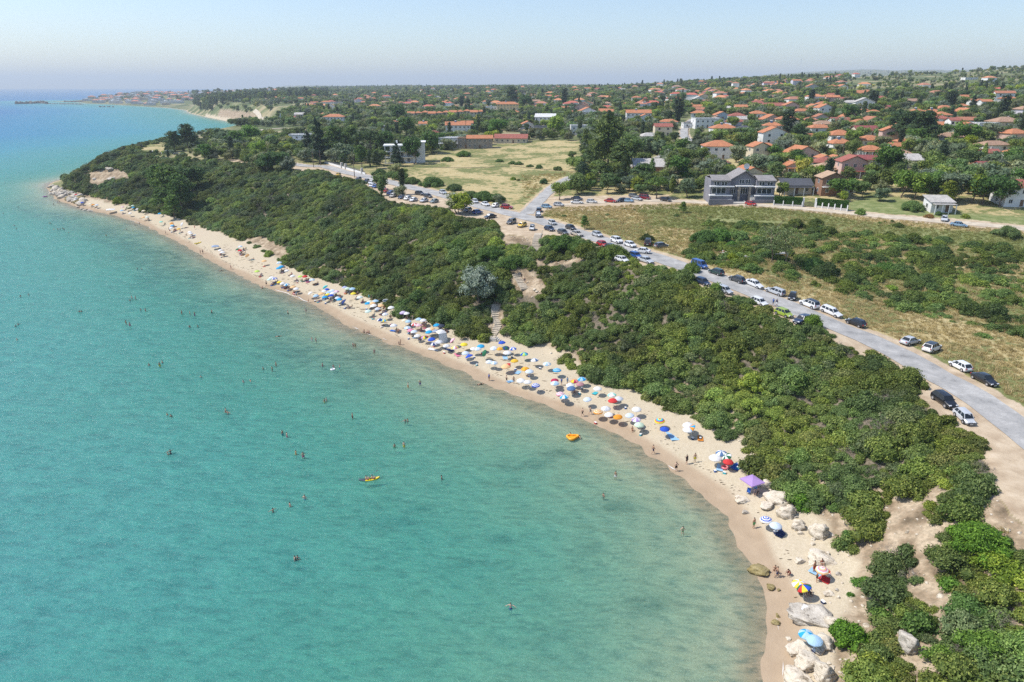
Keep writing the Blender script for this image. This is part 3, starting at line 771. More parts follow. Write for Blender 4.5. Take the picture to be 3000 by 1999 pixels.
def bush(x, y, rad, label, cat='bush', group=None, tint=(1, 1, 1), v=0, hz=1.0, mat=None, name='bush', z=None):
    zz = (Hs(x, y) - .1) if z is None else z
    o = link(name, BUSHM[v % 6] if rad < 2.0 else MIDB[v % 3] if rad < 3.6 else BIGB[v % 3], None, None, (x, y, zz), random.uniform(0, 6.28)); o.scale = (rad, rad, rad * hz); o['tint'] = list(map(float, tint))
    if mat:
        o.material_slots[0].link = 'OBJECT'; o.material_slots[0].material = mat
    px, py = proj(x, y, zz + rad * .4)
    tag(o, label, cat, group, px=(float(px), float(py))); PLACED.append((x, y, rad)); return o

# ---- scatter as one mass: points mesh + geometry nodes picking among real plants of the scene
def scatter(name, pts, sc, sz, vi, tint, sources, label):
    """pts (n,3); sc horizontal scale; sz vertical scale; vi index of the source; tint (n,3)"""
    n = len(pts)
    me = bpy.data.meshes.new(name); me.vertices.add(n); me.vertices.foreach_set('co', np.asarray(pts, np.float32).ravel())
    def fa(an, ty, val, key='value'):
        a = me.attributes.new(an, ty, 'POINT'); a.data.foreach_set(key, np.asarray(val).ravel())
    fa('isc', 'FLOAT_VECTOR', np.c_[sc, sc, sz].astype(np.float32), 'vector')
    fa('irot', 'FLOAT_VECTOR', np.c_[RNG.normal(0, .08, n), RNG.normal(0, .08, n), RNG.uniform(0, 6.28, n)].astype(np.float32), 'vector')
    fa('ivi', 'INT', np.asarray(vi, np.int32)); fa('tint', 'FLOAT_VECTOR', np.asarray(tint, np.float32), 'vector')
    o = link(name, me)
    ng = bpy.data.node_groups.new(name + "_scatter", 'GeometryNodeTree')
    ng.interface.new_socket("Geometry", in_out='INPUT', socket_type='NodeSocketGeometry'); ng.interface.new_socket("Geometry", in_out='OUTPUT', socket_type='NodeSocketGeometry')
    gi = ng.nodes.new("NodeGroupInput"); go = ng.nodes.new("NodeGroupOutput"); ip = ng.nodes.new("GeometryNodeInstanceOnPoints")
    gj = ng.nodes.new("GeometryNodeGeometryToInstance")
    for s in reversed(sources):
        oi = ng.nodes.new("GeometryNodeObjectInfo"); oi.inputs['Object'].default_value = s; oi.inputs['As Instance'].default_value = False
        tr = ng.nodes.new("GeometryNodeTransform")
        g1 = ng.nodes.new("GeometryNodeGeometryToInstance"); ng.links.new(oi.outputs['Geometry'], g1.inputs[0]); 
        if gj is None: pass
        SRC.setdefault(name, []).append(g1)
    jn = ng.nodes.new("GeometryNodeJoinGeometry")
    for g1 in SRC[name]: ng.links.new(g1.outputs[0], jn.inputs[0])
    ng.nodes.remove(gj)
    def na(an, ty):
        a = ng.nodes.new("GeometryNodeInputNamedAttribute"); a.data_type = ty; a.inputs['Name'].default_value = an; return a.outputs['Attribute']
    ng.links.new(gi.outputs[0], ip.inputs['Points']); ng.links.new(jn.outputs[0], ip.inputs['Instance'])
    ip.inputs['Pick Instance'].default_value = True
    ng.links.new(na('ivi', 'INT'), ip.inputs['Instance Index']); ng.links.new(na('isc', 'FLOAT_VECTOR'), ip.inputs['Scale'])
    er = ng.nodes.new("FunctionNodeEulerToRotation"); ng.links.new(na('irot', 'FLOAT_VECTOR'), er.inputs[0]); ng.links.new(er.outputs[0], ip.inputs['Rotation'])
    ng.links.new(ip.outputs[0], go.inputs[0])
    md = o.modifiers.new("scatter", 'NODES'); md.node_group = ng
    o['kind'] = 'stuff'; o['label'] = label
    return o
SRC = {}
def in_any(px, py, PP):
    r = np.zeros(np.shape(px), bool)
    for P in PP: r |= inpoly(px, py, P)
    return r
def jit(x0, x1, y0, y1, st):
    gx, gy = np.meshgrid(np.arange(x0, x1, st), np.arange(y0, y1, st))
    return (gx + RNG.uniform(-.5, .5, gx.shape) * st).ravel(), (gy + RNG.uniform(-.5, .5, gx.shape) * st).ravel()
def tints(x, y, amp=.28):
    a = noise(x, y, 22, 2); b = noise(x + 400, y - 90, 9, 2); r = RNG.normal(0, .2, len(x))
    br = np.clip(1 + amp * a + .8 * r, .5, 1.7)
    yel = np.clip(.5 + .9 * b + RNG.normal(0, .25, len(x)), 0, 1)
    return np.c_[br * (.86 + .34 * yel), br * (.95 + .14 * yel), br * (1.05 - .32 * yel)]
# ------------------------------------------------------------ single bushes (picture point of the crown's foot, radius in picture px)
def pscale(x, y, z):
    return 2000.0 / max(1.0, (y * CP - (z - CAMH) * SP))
BL = [ # px,py(base),half-width px, look, tint, hz
 (1263,548,40,'big domed dark green bush on the inland side of the coast road',(.8,1,.8),1.1),
 (1331,560,26,'dark round bush right of the big domed bush beside the coast road',(.75,.85,.9),1.1),
 (1172,528,30,'green bush at the corner of the field above the coast road',(.9,1.05,.8),1),
 (1145,520,26,'left end bush of the hedge-like clump above the coast road',(.9,1,.9),1),
 (1205,540,28,'green bush touching the big domed roadside bush',(.9,1,.8),1),
 (1110,516,24,'dark bush below the white villa beside the road',(.7,.85,.8),1),
 (1378,583,34,'dark bush behind the silver car by the road',(.7,.85,.8),1),
 (1418,590,36,'broad green bush behind the white roadside cars',(.75,.95,.7),1.1),
 (1455,592,28,'right end bush of the clump behind the white cars',(.75,.95,.7),1.0),
 (1310,474,20,'green bush in the field under the stone house',(.85,1.1,.8),1.1),
 (1358,460,24,'large green bush at the top edge of the dry field',(.9,1.15,.8),1),
 (1302,440,13,'small tree-like bush near the white villa fence',(.9,1.1,.8),1.4),
 (1462,475,15,'small dark bush in the upper dry field',(.8,1,.8),.8),
 (1503,482,15,'left one of two joined bushes in the dry field',(.8,1,.8),.8),
 (1521,484,14,'right one of two joined bushes in the dry field',(.8,1,.8),.8),
 (1553,490,13,'low dark bush in the middle of the dry field',(.7,.9,.8),.8),
 (1580,494,11,'upright dark bush in the middle of the dry field',(.7,.9,.8),1.4),
 (1634,500,17,'olive green bush at the right of the dry field',(1,1,.8),.8),
 (1503,528,12,'yellow green bush low in the dry field',(1.5,1.5,.6),1.1),
 (1519,530,9,'small brown bush beside the yellow green one',(1.1,.9,.8),.8),
 (1593,540,15,'dark round bush near the branch road',(.6,.8,.8),1.2),
 (1681,555,26,'round bright green bush at the corner of the branch road',(.95,1.15,.7),1.15),
 (1652,636,10,'small bush behind the branch road cars',(.9,1,.8),.9),
 (1780,632,9,'small grey bush in the dry plot',(1,1,1),.8),
 (1716,470,15,'dark bush at the foot of the tall pine',(.6,.8,.8),1.5),
 (2070,715,46,'large dark green thicket left of the rubble heap',(.6,.85,.6),1.1),
 (2115,712,36,'bright leaved bush beside the large dark thicket',(.75,1.1,.6),1.2),
 (2148,728,22,'light green bush above the rubble heap',(.9,1.3,.7),1.2),
 (2143,762,24,'yellow flowering bush in front of the rubble heap',(1.9,1.6,.4),1),
 (2205,800,34,'green bush beside the road behind the dark grey car',(.9,1.1,.8),.8),
 (2255,760,30,'dark bush under the airy tree',(.6,.8,.7),1),
 (2390,798,42,'very dark round bush in the scrub above the road',(.45,.7,.5),1.25),
 (2322,812,26,'rounded green shrub in the scrub behind the silver estate car',(.9,1.1,.8),.8),
 (2604,802,36,'dark domed thicket casting a black shadow in the scrub',(.7,1,.6),1.1),
 (2615,850,20,'yellow green shrub in the scrub right of the road',(1.4,1.5,.6),.7),
 (2960,700,40,'grey green bush at the right edge of the scrub',(1,1.05,1.1),1),
 (2887,992,24,'lone green shrub in the dry verge by the road bend',(.9,1.1,.8),.8),
 (2681,620,34,'grey green round bush left of the small white house',(1,1.15,1),1.2),
 (2725,640,14,'reddish brown bush in front of the small white house',(1.9,.8,.8),1),
 (2752,632,13,'dark bush beside the parked silver car at the small house',(.6,.8,.7),1.2),
 (2527,630,17,'feathery green bush beside the lane right of the hedges',(1,1.2,.8),1.4),
 (2832,640,13,'yellow bush at the corner of the small house fence',(1.5,1.3,.5),1),
 (1190,905,26,'dark bush at the foot of the slope behind the beach tent',(.7,.9,.7),1.2),
 (1225,890,30,'big dark bush above the crowded part of the beach',(.65,.85,.65),1.3),
 (1345,745,44,'dark green thicket right of the dirt bank',(.8,1,.65),1),
 (1508,792,50,'large dark thicket below the dirt bank',(.62,.85,.5),1),
 (1440,770,46,'dark thicket left of the wooden steps',(.62,.85,.5),1),
 (1655,745,52,'dark green thicket right of the upper steps',(.62,.85,.5),1.1),
 (1700,735,44,'dark green bush below the parked cars on the slope',(.65,.85,.5),1),
 (1800,762,50,'broad bush hiding the cars at the road edge',(.95,1,.6),1.1),
 (2385,965,34,'bright green bush hiding the road edge below the blue car',(1.1,1.25,.55),1.3),
 (2030,800,26,'pale young pine bush at the road edge',(1.1,1.2,.8),1.6),
 (2100,862,22,'pale feathery pine bush sticking up by the road',(1.3,1.4,.9),1.9),
 (1478,862,34,'grey green bush left of the middle steps',(.9,.95,.9),1),
 (1640,800,26,'grey green bush beside the path bend',(1,1,.9),1),
 (1450,1000,0,'',(1,1,1),1),
 (2355,1490,44,'bright green bush over the beach boulders',(.95,1.3,.45),1.05),
 (2505,1895,66,'round bright green bush above the white rocks',(.95,1.3,.42),1.15),
 (2590,1960,58,'grey green bush right of the round bright one',(.95,1,.85),1.1),
 (2710,1860,52,'dark green bush beside the upright boulder',(.75,.95,.65),1.3),
 (2600,1830,44,'green bush between the bright one and the boulder',(.85,1.05,.6),1.1),
 (2625,1690,64,'large grey twiggy bush on the bare slope',(.85,.85,.85),1.2),
 (2540,1722,34,'bright green creeping bush on the bare slope',(.9,1.3,.6),.7),
 (2490,1590,30,'small leafy bush alone on the bare slope',(.75,1,.7),1.3),
 (2800,1730,36,'dark green bush at the edge of the bare gully',(.75,1.1,.45),1.2),
 (2900,1640,96,'huge bright green bush below the dirt lay-by',(1,1.3,.45),.95),
 (2960,1700,80,'yellowish green bush at the right edge of the picture',(1.35,1.3,.45),.9),
 (2870,1830,76,'dark green bush in the lower right corner thicket',(.7,.95,.7),1.05),
 (2920,1960,90,'green bush in the bottom right corner',(.9,1.15,.55),1.05),
 (2790,1970,66,'green bush left of the bottom right corner',(.9,1.1,.55),1.1),
 (2496,1748,12,'tiny green shrub above the flat rock',(.9,1.3,.6),1.3),
 (2450,1498,22,'small dark shrub under the slope thicket',(.8,1,.7),1),
 (345,600,18,'yellow green pine bush at the far end of the beach',(1.5,1.4,.5),1.5),
]
PROTO = []; PROTOB = []
for i, (px, py, w, lb, tn, hz) in enumerate(BL):
    if not lb: continue
    x, y, z = at(px, py); s = pscale(x, y, z); rad = w / s
    o = bush(x, y + rad * .5, rad * 1.02, lb, tint=tn, v=i, hz=hz * .95, mat=(M_BROAD if tn[1] > 1.2 else None))
    if o.data in BUSHM and o.data not in [q.data for q in PROTO]: PROTO.append(o)
    if o.data in MIDB and o.data not in [q.data for q in PROTOB]: PROTOB.append(o)
print('protos', len(PROTO), len(PROTOB)); NB = len(PROTO); PROTO = PROTO + PROTOB
# dead grey shrubs among the green
for k, (px, py, w) in enumerate([(2612,1640,40),(2668,1700,34),(2880,1380,30),(2600,1180,26),(2650,1240,24),(2480,1400,30),(2560,1390,24),(2240,1060,22),(2460,1240,22),(2290,1310,22),(1700,980,20),(1640,1060,18),(1610,920,16),(2110,1010,18),(2480,1330,24),(1970,1150,14)]):
    x, y, z = at(px, py); s = pscale(x, y, z)
    o = link("dead_shrub", TWIGM, M_TWIG, None, (x, y, z - .2), k * 1.3); q = w / s * 1.7; o.scale = (q, q, q * .8)
    DEAD = o; tag(o, 'grey leafless shrub standing among the green slope bushes', 'shrub', 'dead grey shrubs on the slope', px=(px, py))
# the silver willow-like tree over the beach stairs
x, y, z = at(1400, 905); PLANTS['silver'] = [(foliage("crown", 101, crown_blobs(101, 26, .56, .46, .42, .12, .2), 3600, .026, mat=M_SILVER), trunk_mesh("trunk", 45, .5, .03))]
tree('silver', x, y + 2, 98 / pscale(x, y, z) * 1.12, 'silvery grey willow-like tree above the beach stairs', wide=1.05)
# ------------------------------------------------------------ trees picked out in the photograph: base px,py, height px, kind, label, tint
TL = [
 (1778,507,152,'pine','tallest pine at the bend of the branch road',(1.15,1.1,.8),1.0),
 (1745,498,70,'pine','shorter pine left of the tallest pine',(1,1,.9),1.2),
 (1815,520,95,'pine','broad pine right of the tallest pine, beside the branch road',(1.1,1.1,.8),1.1),
 (1765,545,60,'pine','low spreading pine at the foot of the tallest pine',(1.1,1.1,.8),1.4),
 (1850,480,75,'broad','leafy tree behind the pines at the road bend',(.9,1,.8),1.1),
 (1924,582,64,'umbrella','flat crowned pine with a bare trunk beside the dirt track',(1.1,1.25,.7),1.15),
 (1840,560,44,'olive','grey olive tree between pines and dirt track',(.8,.9,.9),1.1),
 (1880,540,56,'broad','dark tree behind the dirt track parking',(.6,.75,.6),1.1),
 (1910,470,60,'olive','grey green tree above the low red shed',(.8,.95,.8),1.1),
 (1960,480,52,'broad','tree right of the low red shed',(.75,.95,.7),1.1),
 (1985,540,74,'broad','dark ivy covered tree left of the big grey villa',(.6,.85,.5),1),
 (2010,580,52,'olive','grey tree beside the left wing of the big villa',(.7,.85,.7),1.1),
 (2000,470,60,'broad','rounded tree at the top of the side street',(.8,.95,.6),1.1),
 (1960,560,44,'olive','low olive tree behind the last parked dark car',(.8,.9,.8),1.2),
 (1800,560,40,'broad','dark tree beside the white gate post',(.6,.8,.6),1.1),
 (1730,560,30,'broad','shrubby tree at the corner of the branch road',(.7,.9,.7),1.1),
 (1985,360,60,'cypress','thick dark cypress beside the side street',(.9,.9,.9),2.1),
 (1653,312,44,'cypress','tall dark cypress above the gable roofed house',(.9,.9,.9),1.6),
 (1352,325,36,'cypress','dark cypress behind the terraced houses',(.8,.8,.8),1.5),
 (1372,328,32,'cypress','second cypress behind the terraced houses',(.8,.8,.8),1.5),
 (1631,400,56,'broad','bright yellow green tree below the white modern house',(1.7,1.7,.6),1.0),
 (1455,410,56,'broad','fresh green tree behind the red roofed restaurant',(.9,1.25,.7),1.1),
 (1500,310,48,'pine','dark round pine behind the yellow three storey house',(.6,.7,.7),1.2),
 (1540,320,38,'broad','dark round tree right of the yellow three storey house',(.6,.75,.6),1.3),
 (1210,481,72,'broad','conifer-like dark tree in front of the white villa',(.6,.8,.6),.85),
 (1162,488,66,'fir','slim fir tree in front of the white villa',(.9,1,.9),1),
 (938,478,112,'fir','tall dark fir left of the villa garden',(.8,.9,.8),1.0),
 (905,452,60,'fir','dark fir over the flat roofed villa',(.7,.8,.8),1.5),
 (985,455,78,'pine','broad pine in the belt behind the coast road',(1,1.15,.7),1.1),
 (1035,450,70,'pine','pine in the middle of the belt behind the coast road',(.95,1.1,.7),1.1),
 (1085,462,80,'umbrella','dark spreading cedar-like tree left of the white villa',(.6,.7,.6),1.2),
 (1010,475,50,'olive','round grey olive tree by the villa garden wall',(.75,.9,.75),1.3),
 (1060,490,58,'pine','light green pine in the villa garden',(1.1,1.3,.8),.9),
 (1130,450,60,'broad','dark leafy tree behind the villa',(.7,.9,.6),1),
 (1265,450,62,'broad','dark tree between the villa and the stone house',(.65,.85,.55),1.1),
 (1290,432,40,'broad','tree touching the white house left of the stone house',(.7,.95,.6),1),
 (1190,400,52,'broad','tree with pointed top behind the villa',(.7,.9,.6),1),
 (1165,360,46,'broad','large dark tree left of the terraced houses',(.55,.75,.55),1.2),
 (735,425,54,'broad','fresh green tree on the headland slope',(1.1,1.4,.7),1.25),
 (690,440,52,'broad','green tree in the headland wood',(.9,1.15,.7),1.2),
 (650,430,48,'olive','grey green tree in the headland wood',(.8,1,.8),1.2),
 (760,470,50,'broad','bright yellow green tree at the headland wood edge',(1.5,1.6,.6),1.1),
 (820,500,52,'broad','dark tree at the end of the coast road',(.6,.8,.7),1.3),
 (780,505,50,'broad','dark tree left of the end of the coast road',(.65,.85,.7),1.2),
 (555,440,66,'pine','dark pine pair member on the headland field, right one',(.6,.75,.75),1.2),
 (512,444,52,'pine','dark pine on the headland beside the parked cars',(.6,.75,.75),1.25),
 (600,470,44,'broad','green tree at the top of the pine gully',(.9,1.2,.7),1.2),
 (500,590,96,'pine','yellowish pine growing down the gully to the beach',(1.3,1.4,.8),1.1),
 (470,570,80,'pine','left pine in the beach gully',(1.1,1.3,.8),1.1),
 (535,620,100,'pine','tall pine at the foot of the beach gully',(.9,1.1,.7),1.0),
 (510,640,60,'pine','low light green pine touching the beach',(1.2,1.4,.7),1.2),
 (480,620,64,'pine','pine above the turquoise umbrella',(1,1.2,.8),1.1),
 (560,560,70,'broad','dark tree above the beach gully',(.6,.75,.7),1.2),
 (2596,528,92,'broad','big round dark tree behind the hedged garden',(.6,.8,.4),1.05),
 (2465,582,56,'broad','round tree in the garden behind the right hedge',(.8,1,.6),1.35),
 (2290,578,40,'broad','tree in front of the slate roofed bungalow',(1.1,1.1,.6),1.1),
 (2580,590,40,'olive','olive tree right of the hedged garden',(.8,.95,.8),1.2),
 (2400,535,48,'broad','yellow green tree behind the slate roofed bungalow',(1.5,1.5,.5),1.1),
 (2350,505,44,'broad','yellowish tree right of the orange gabled house',(1.3,1.35,.5),1.1),
 (2330,480,40,'broad','dark spreading tree above the orange gabled house',(.6,.8,.6),1.5),
 (2240,510,48,'olive','grey olive tree behind the big villa roof',(.8,.95,.85),1.3),
 (2200,500,44,'olive','second olive tree behind the big villa roof',(.8,.95,.85),1.2),
 (2302,415,78,'cypress','tall dark cypress in the middle of the village',(.9,.9,.9),1.9),
 (2335,420,50,'pine','dark pine right of the tall village cypress',(.6,.75,.6),1.4),
 (2266,470,40,'broad','low green tree below the village cypress',(.9,1.1,.7),1.3),
 (2480,360,48,'broad','round dark tree in the right village',(.65,.85,.55),1.1),
 (2375,305,36,'cypress','small cypress near the upper village',(.8,.8,.8),2.0),
 (2555,318,44,'cypress','dark pointed tree in the upper village right',(.9,.9,.9),2.2),
 (2783,322,46,'cypress','dark tall conifer near the white farmhouse, left one',(.9,.9,.9),2.4),
 (2846,330,46,'fir','dark slender fir in front of the white farmhouse',(.9,.9,.9),1.1),
 (2936,345,56,'cypress','dark tall cypress at the right of the village',(.9,.9,.9),1.9),
 (2650,420,80,'pine','dark pine of the tall group in the right village',(.55,.65,.6),1.3),
 (2700,425,86,'pine','taller dark pine of the group in the right village',(.5,.6,.55),1.3),
 (2630,390,60,'pine','left dark pine of the group in the right village',(.55,.7,.6),1.3),
 (2680,430,50,'broad','round green tree under the dark pine group',(.8,1,.6),1.5),
 (2836,440,40,'broad','round yellow blossoming tree',(2.2,1.8,.35),1.0),
 (2790,470,50,'olive','grey olive tree beside the brown hip roofed house',(.85,.95,.85),1.1),
 (2740,480,54,'olive','olive tree right of the flat grey shed',(.8,.9,.8),1.1),
 (2820,430,64,'broad','large light green tree left of the yellow blossoming tree',(.9,1.1,.7),1.2),
 (2960,500,56,'broad','green tree below the right hip roofed house',(.8,1,.6),1.2),
 (2905,500,50,'olive','olive tree above the long red shed',(.8,.95,.8),1.3),
 (2640,580,76,'broad','pale willow-like tree group member, left',(1.3,1.4,.8),1.0),
 (2680,585,74,'broad','pale yellow green tree in the middle of the lower village',(1.5,1.5,.8),1.1),
 (2730,580,72,'broad','green tree right of the pale tree group',(.9,1.1,.7),1.1),
 (2790,590,84,'olive','grey green tree behind the small white house',(.75,.85,.8),1.1),
 (2846,595,78,'broad','yellow topped dark tree right of the small white house',(1.6,1.4,.4),1.0),
 (2880,600,80,'broad','large dark tree left of the red roofed white house',(.55,.75,.5),1.15),
 (2925,605,78,'broad','darkest tree next to the red roofed white house',(.5,.7,.5),1.1),
 (2900,560,70,'olive','grey tree behind the dark trees on the right',(.7,.85,.75),1.2),
 (2980,560,60,'broad','green tree behind the red roofed white house',(.7,.95,.6),1.2),
 (2260,768,112,'airy','thin airy tree with pale branches in the scrub',(.9,1,.7),.95),
 (2300,775,108,'airy','second airy tree beside the ruined shelter',(1,1.05,.7),.9),
 (1712,672,36,'pine','small young pine behind the black hatchback',(1.2,1.4,.7),.9),
 (2000,625,30,'pine','small young pine in the green field by the track',(1.3,1.4,.8),1),
]
for px, py, hp, kd, lb, tn, wd_ in TL:
    x, y, z = at(px, py); tree(kd, x, y, hp / pscale(x, y, z) * 1.08, lb, tint=tn, wide=wd_)
# ------------------------------------------------------------ buildings
def tile_mat():
    m, nt, ns, lk, p = newmat("roof_tiles")
    oi = N(nt, "ShaderNodeObjectInfo"); tc = N(nt, "ShaderNodeTexCoord").outputs['Object']
    f = noise_n(nt, .8, 4, vec=tc); f2 = noise_n(nt, 5, 2, vec=tc)
    v = ramp(nt, mth(nt, 'ADD', mth(nt, 'MULTIPLY', f, .6), mth(nt, 'MULTIPLY', f2, .4)), [(.3, (.62,) * 3), (.6, (1.0,) * 3), (.75, (1.15, 1.15, 1.1))])
    lk.new(mixc(nt, 1.0, oi.outputs['Color'], v, 'MULTIPLY'), p.inputs['Base Color']); p.inputs['Roughness'].default_value = .85
    w = N(nt, "ShaderNodeTexWave"); w.inputs['Scale'].default_value = 1.6; w.inputs['Distortion'].default_value = .3; lk.new(tc, w.inputs['Vector'])
    bn = N(nt, "ShaderNodeBump"); bn.inputs['Strength'].default_value = .6; bn.inputs['Distance'].default_value = .08
    lk.new(w.outputs[0], bn.inputs['Height']); lk.new(bn.outputs[0], p.inputs['Normal'])
    return m
M_TILE = tile_mat()
M_WALL = objcol("plaster_wall", .85, .14, .6, spec=.2)
M_GLASS = simple("dark_window_glass", (.035, .045, .055), .08, .2, 2)
M_FRAME = simple("white_frame", (.72, .72, .70), .5, .05)
M_SHUT = simple("brown_shutter", (.16, .09, .05), .6, .2)
M_CONC = simple("pale_concrete", (.52, .49, .44), .9, .14, 1.5, bump=.3)
M_STONE = simple("field_stone", (.30, .26, .21), .95, .45, 1.6, bump=.8)
M_METAL = simple("grey_metal", (.35, .36, .37), .4, .1, metal=.7)
M_WHITE = simple("white_paint", (.78, .78, .76), .6, .05)
M_DARK = simple("dark_plastic", (.03, .03, .035), .5, .2)
M_TANK = simple("solar_panel", (.06, .09, .14), .2, .1)
def win_mesh():
    mb = MB(); mb.box(-.62, -.07, 0, .62, .02, .08); mb.box(-.62, -.07, 1.22, .62, .02, 1.3); mb.box(-.62, -.07, .08, -.54, .02, 1.22); mb.box(.54, -.07, .08, .62, .02, 1.22); mb.box(-.04, -.06, .08, .04, .02, 1.22)
    f = mb.mesh("window"); f.materials.append(M_FRAME)
    mb = MB(); mb.box(-.54, -.03, .08, .54, .01, 1.22); g = mb.mesh("pane"); g.materials.append(M_GLASS); return f, g
WINF, WING = win_mesh()
_mb = MB(); _mb.box(-.5, -.05, 0, .5, .02, 2.1); _mb.box(-.42, -.07, .1, .42, -.05, 2.0); DOORM = _mb.mesh("door"); DOORM.materials.append(M_SHUT)
_mb = MB(); _mb.box(-.3, -.3, -.6, .3, .3, 1.0); _mb.box(-.38, -.38, 1.0, .38, .38, 1.12); CHIM = _mb.mesh("chimney"); CHIM.materials.append(M_CONC)
_mb = MB(); _mb.cyl((-.7, .35, 1.2), (.7, .35, 1.2), .28, n=10); _mb.box(-.6, -.7, .1, .6, -.62, .15); _mb.add([(-.7, -.8, .1), (.7, -.8, .1), (.7, .3, 1.05), (-.7, .3, 1.05), (-.7, -.8, .04), (.7, -.8, .04), (.7, .3, .98), (-.7, .3, .98)], [(0, 1, 2, 3), (7, 6, 5, 4), (0, 4, 5, 1), (2, 6, 7, 3), (1, 5, 6, 2), (3, 7, 4, 0)])
for _x in (-.6, .6): _mb.cyl((_x, .3, 0), (_x, .3, 1.1), .03, n=5)
SOLAR = _mb.mesh("water_heater"); SOLAR.materials.append(M_TANK); SOLAR.materials.append(M_WHITE)
SOLAR.polygons.foreach_set('material_index', [1 if p.center[2] > .9 and abs(p.center[1] - .35) < .3 else 0 for p in SOLAR.polygons])
def roof_mesh(kind, w, d, pitch=.42, over=.55, thick=.16):
    """eaves at z=0"""
    mb = MB(); W = w / 2 + over; D = d / 2 + over
    if kind == 'hip':
        h = min(W, D) * pitch; R = max(W - D, 0); S = max(D - W, 0)
        top = [(-R, -S, h), (R, -S, h), (R, S, h), (-R, S, h)]; lo = [(-W, -D, 0), (W, -D, 0), (W, D, 0), (-W, D, 0)]
        V = lo + top + [(x, y, z - thick) for x, y, z in lo]
        mb.add(V, [(0, 1, 5, 4), (1, 2, 6, 5), (2, 3, 7, 6), (3, 0, 4, 7), (8, 9, 1, 0), (9, 10, 2, 1), (10, 11, 3, 2), (11, 8, 0, 3), (11, 10, 9, 8), (4, 5, 6, 7)])
    elif kind == 'gable':   # ridge along x
        h = D * pitch; V = [(-W, -D, 0), (W, -D, 0), (W, 0, h), (-W, 0, h), (-W, D, 0), (W, D, 0)]; V2 = [(x, y, z - thick) for x, y, z in V]
        mb.add(V + V2, [(0, 1, 2, 3), (3, 2, 5, 4), (7, 6, 9, 8), (8, 9, 10, 11), (0, 6, 7, 1), (5, 11, 10, 4), (1, 7, 8, 2), (2, 8, 11, 5), (3, 9, 6, 0), (4, 10, 9, 3)])
    elif kind == 'front':   # ridge along y, gable to the front
        h = W * pitch; V = [(-W, -D, 0), (-W, D, 0), (0, D, h), (0, -D, h), (W, -D, 0), (W, D, 0)]; V2 = [(x, y, z - thick) for x, y, z in V]
        mb.add(V + V2, [(0, 3, 2, 1), (3, 4, 5, 2), (6, 7, 8, 9), (9, 8, 11, 10), (0, 6, 9, 3), (3, 9, 10, 4), (1, 2, 8, 7), (2, 5, 11, 8), (0, 1, 7, 6), (4, 10, 11, 5)])
    elif kind == 'mono':
        h = 2 * D * pitch * .5; V = [(-W, -D, 0), (W, -D, 0), (W, D, h), (-W, D, h)]; V2 = [(x, y, z - thick) for x, y, z in V]
        mb.add(V + V2, [(0, 1, 2, 3), (7, 6, 5, 4), (0, 4, 5, 1), (1, 5, 6, 2), (2, 6, 7, 3), (3, 7, 4, 0)])
    else:
        W = w / 2 + .15; D = d / 2 + .15
        mb.box(-W, -D, -.02, W, D, .22); mb.box(-W, -D, .22, W, -D + .2, .6); mb.box(-W, D - .2, .22, W, D, .6); mb.box(-W, -D + .2, .22, -W + .2, D - .2, .6); mb.box(W - .2, -D + .2, .22, W, D - .2, .6); h = .6
    return mb.mesh("roof"), h
def wall_mesh(w, d, h, kind, pitch=.42):
    mb = MB(); W = w / 2; D = d / 2; z0 = -3.0
    if kind == 'front': 
        p = W * pitch; V = [(-W, -D, z0), (W, -D, z0), (W, -D, h), (0, -D, h + p), (-W, -D, h)]
        V += [(x, D, z) for x, y, z in V]; mb.add(V, [(0, 1, 2, 3, 4), (9, 8, 7, 6, 5), (0, 5, 6, 1), (1, 6, 7, 2), (4, 9, 5, 0), (2, 7, 8, 3), (3, 8, 9, 4)])
    elif kind == 'gable':
        p = D * pitch; V = [(-W, -D, z0), (-W, D, z0), (-W, D, h), (-W, 0, h + p), (-W, -D, h)]
        V += [(W, y, z) for x, y, z in V]; mb.add(V, [(4, 3, 2, 1, 0), (5, 6, 7, 8, 9), (0, 1, 6, 5), (1, 2, 7, 6), (5, 9, 4, 0), (2, 3, 8, 7), (3, 4, 9, 8)])
    elif kind == 'mono':
        p = 2 * D * pitch * .5; V = [(-W, -D, z0), (W, -D, z0), (W, D, z0), (-W, D, z0), (-W, -D, h), (W, -D, h), (W, D, h + p), (-W, D, h + p)]
        mb.add(V, [(3, 2, 1, 0), (4, 5, 6, 7), (0, 1, 5, 4), (1, 2, 6, 5), (2, 3, 7, 6), (3, 0, 4, 7)])
    else: mb.box(-W, -D, z0, W, D, h)
    return mb.mesh("wall")
RC = {'orange': (.54, .215, .10), 'rust': (.44, .18, .10), 'red': (.37, .12, .085), 'brown': (.42, .26, .17), 'crimson': (.30, .075, .07), 'tan': (.50, .34, .22), 'grey': (.22, .22, .22), 'slate': (.09, .095, .11), 'pale': (.52, .49, .45), 'white': (.72, .72, .70)}
WC = {'white': (.76, .76, .74), 'cream': (.66, .58, .43), 'pink': (.60, .42, .36), 'grey': (.42, .42, .42), 'blue': (.48, .58, .66), 'yellow': (.66, .52, .28), 'stone': (.30, .26, .21), 'brown': (.30, .17, .11), 'lilac': (.60, .58, .66)}
HOUSES = []
_rc = {}
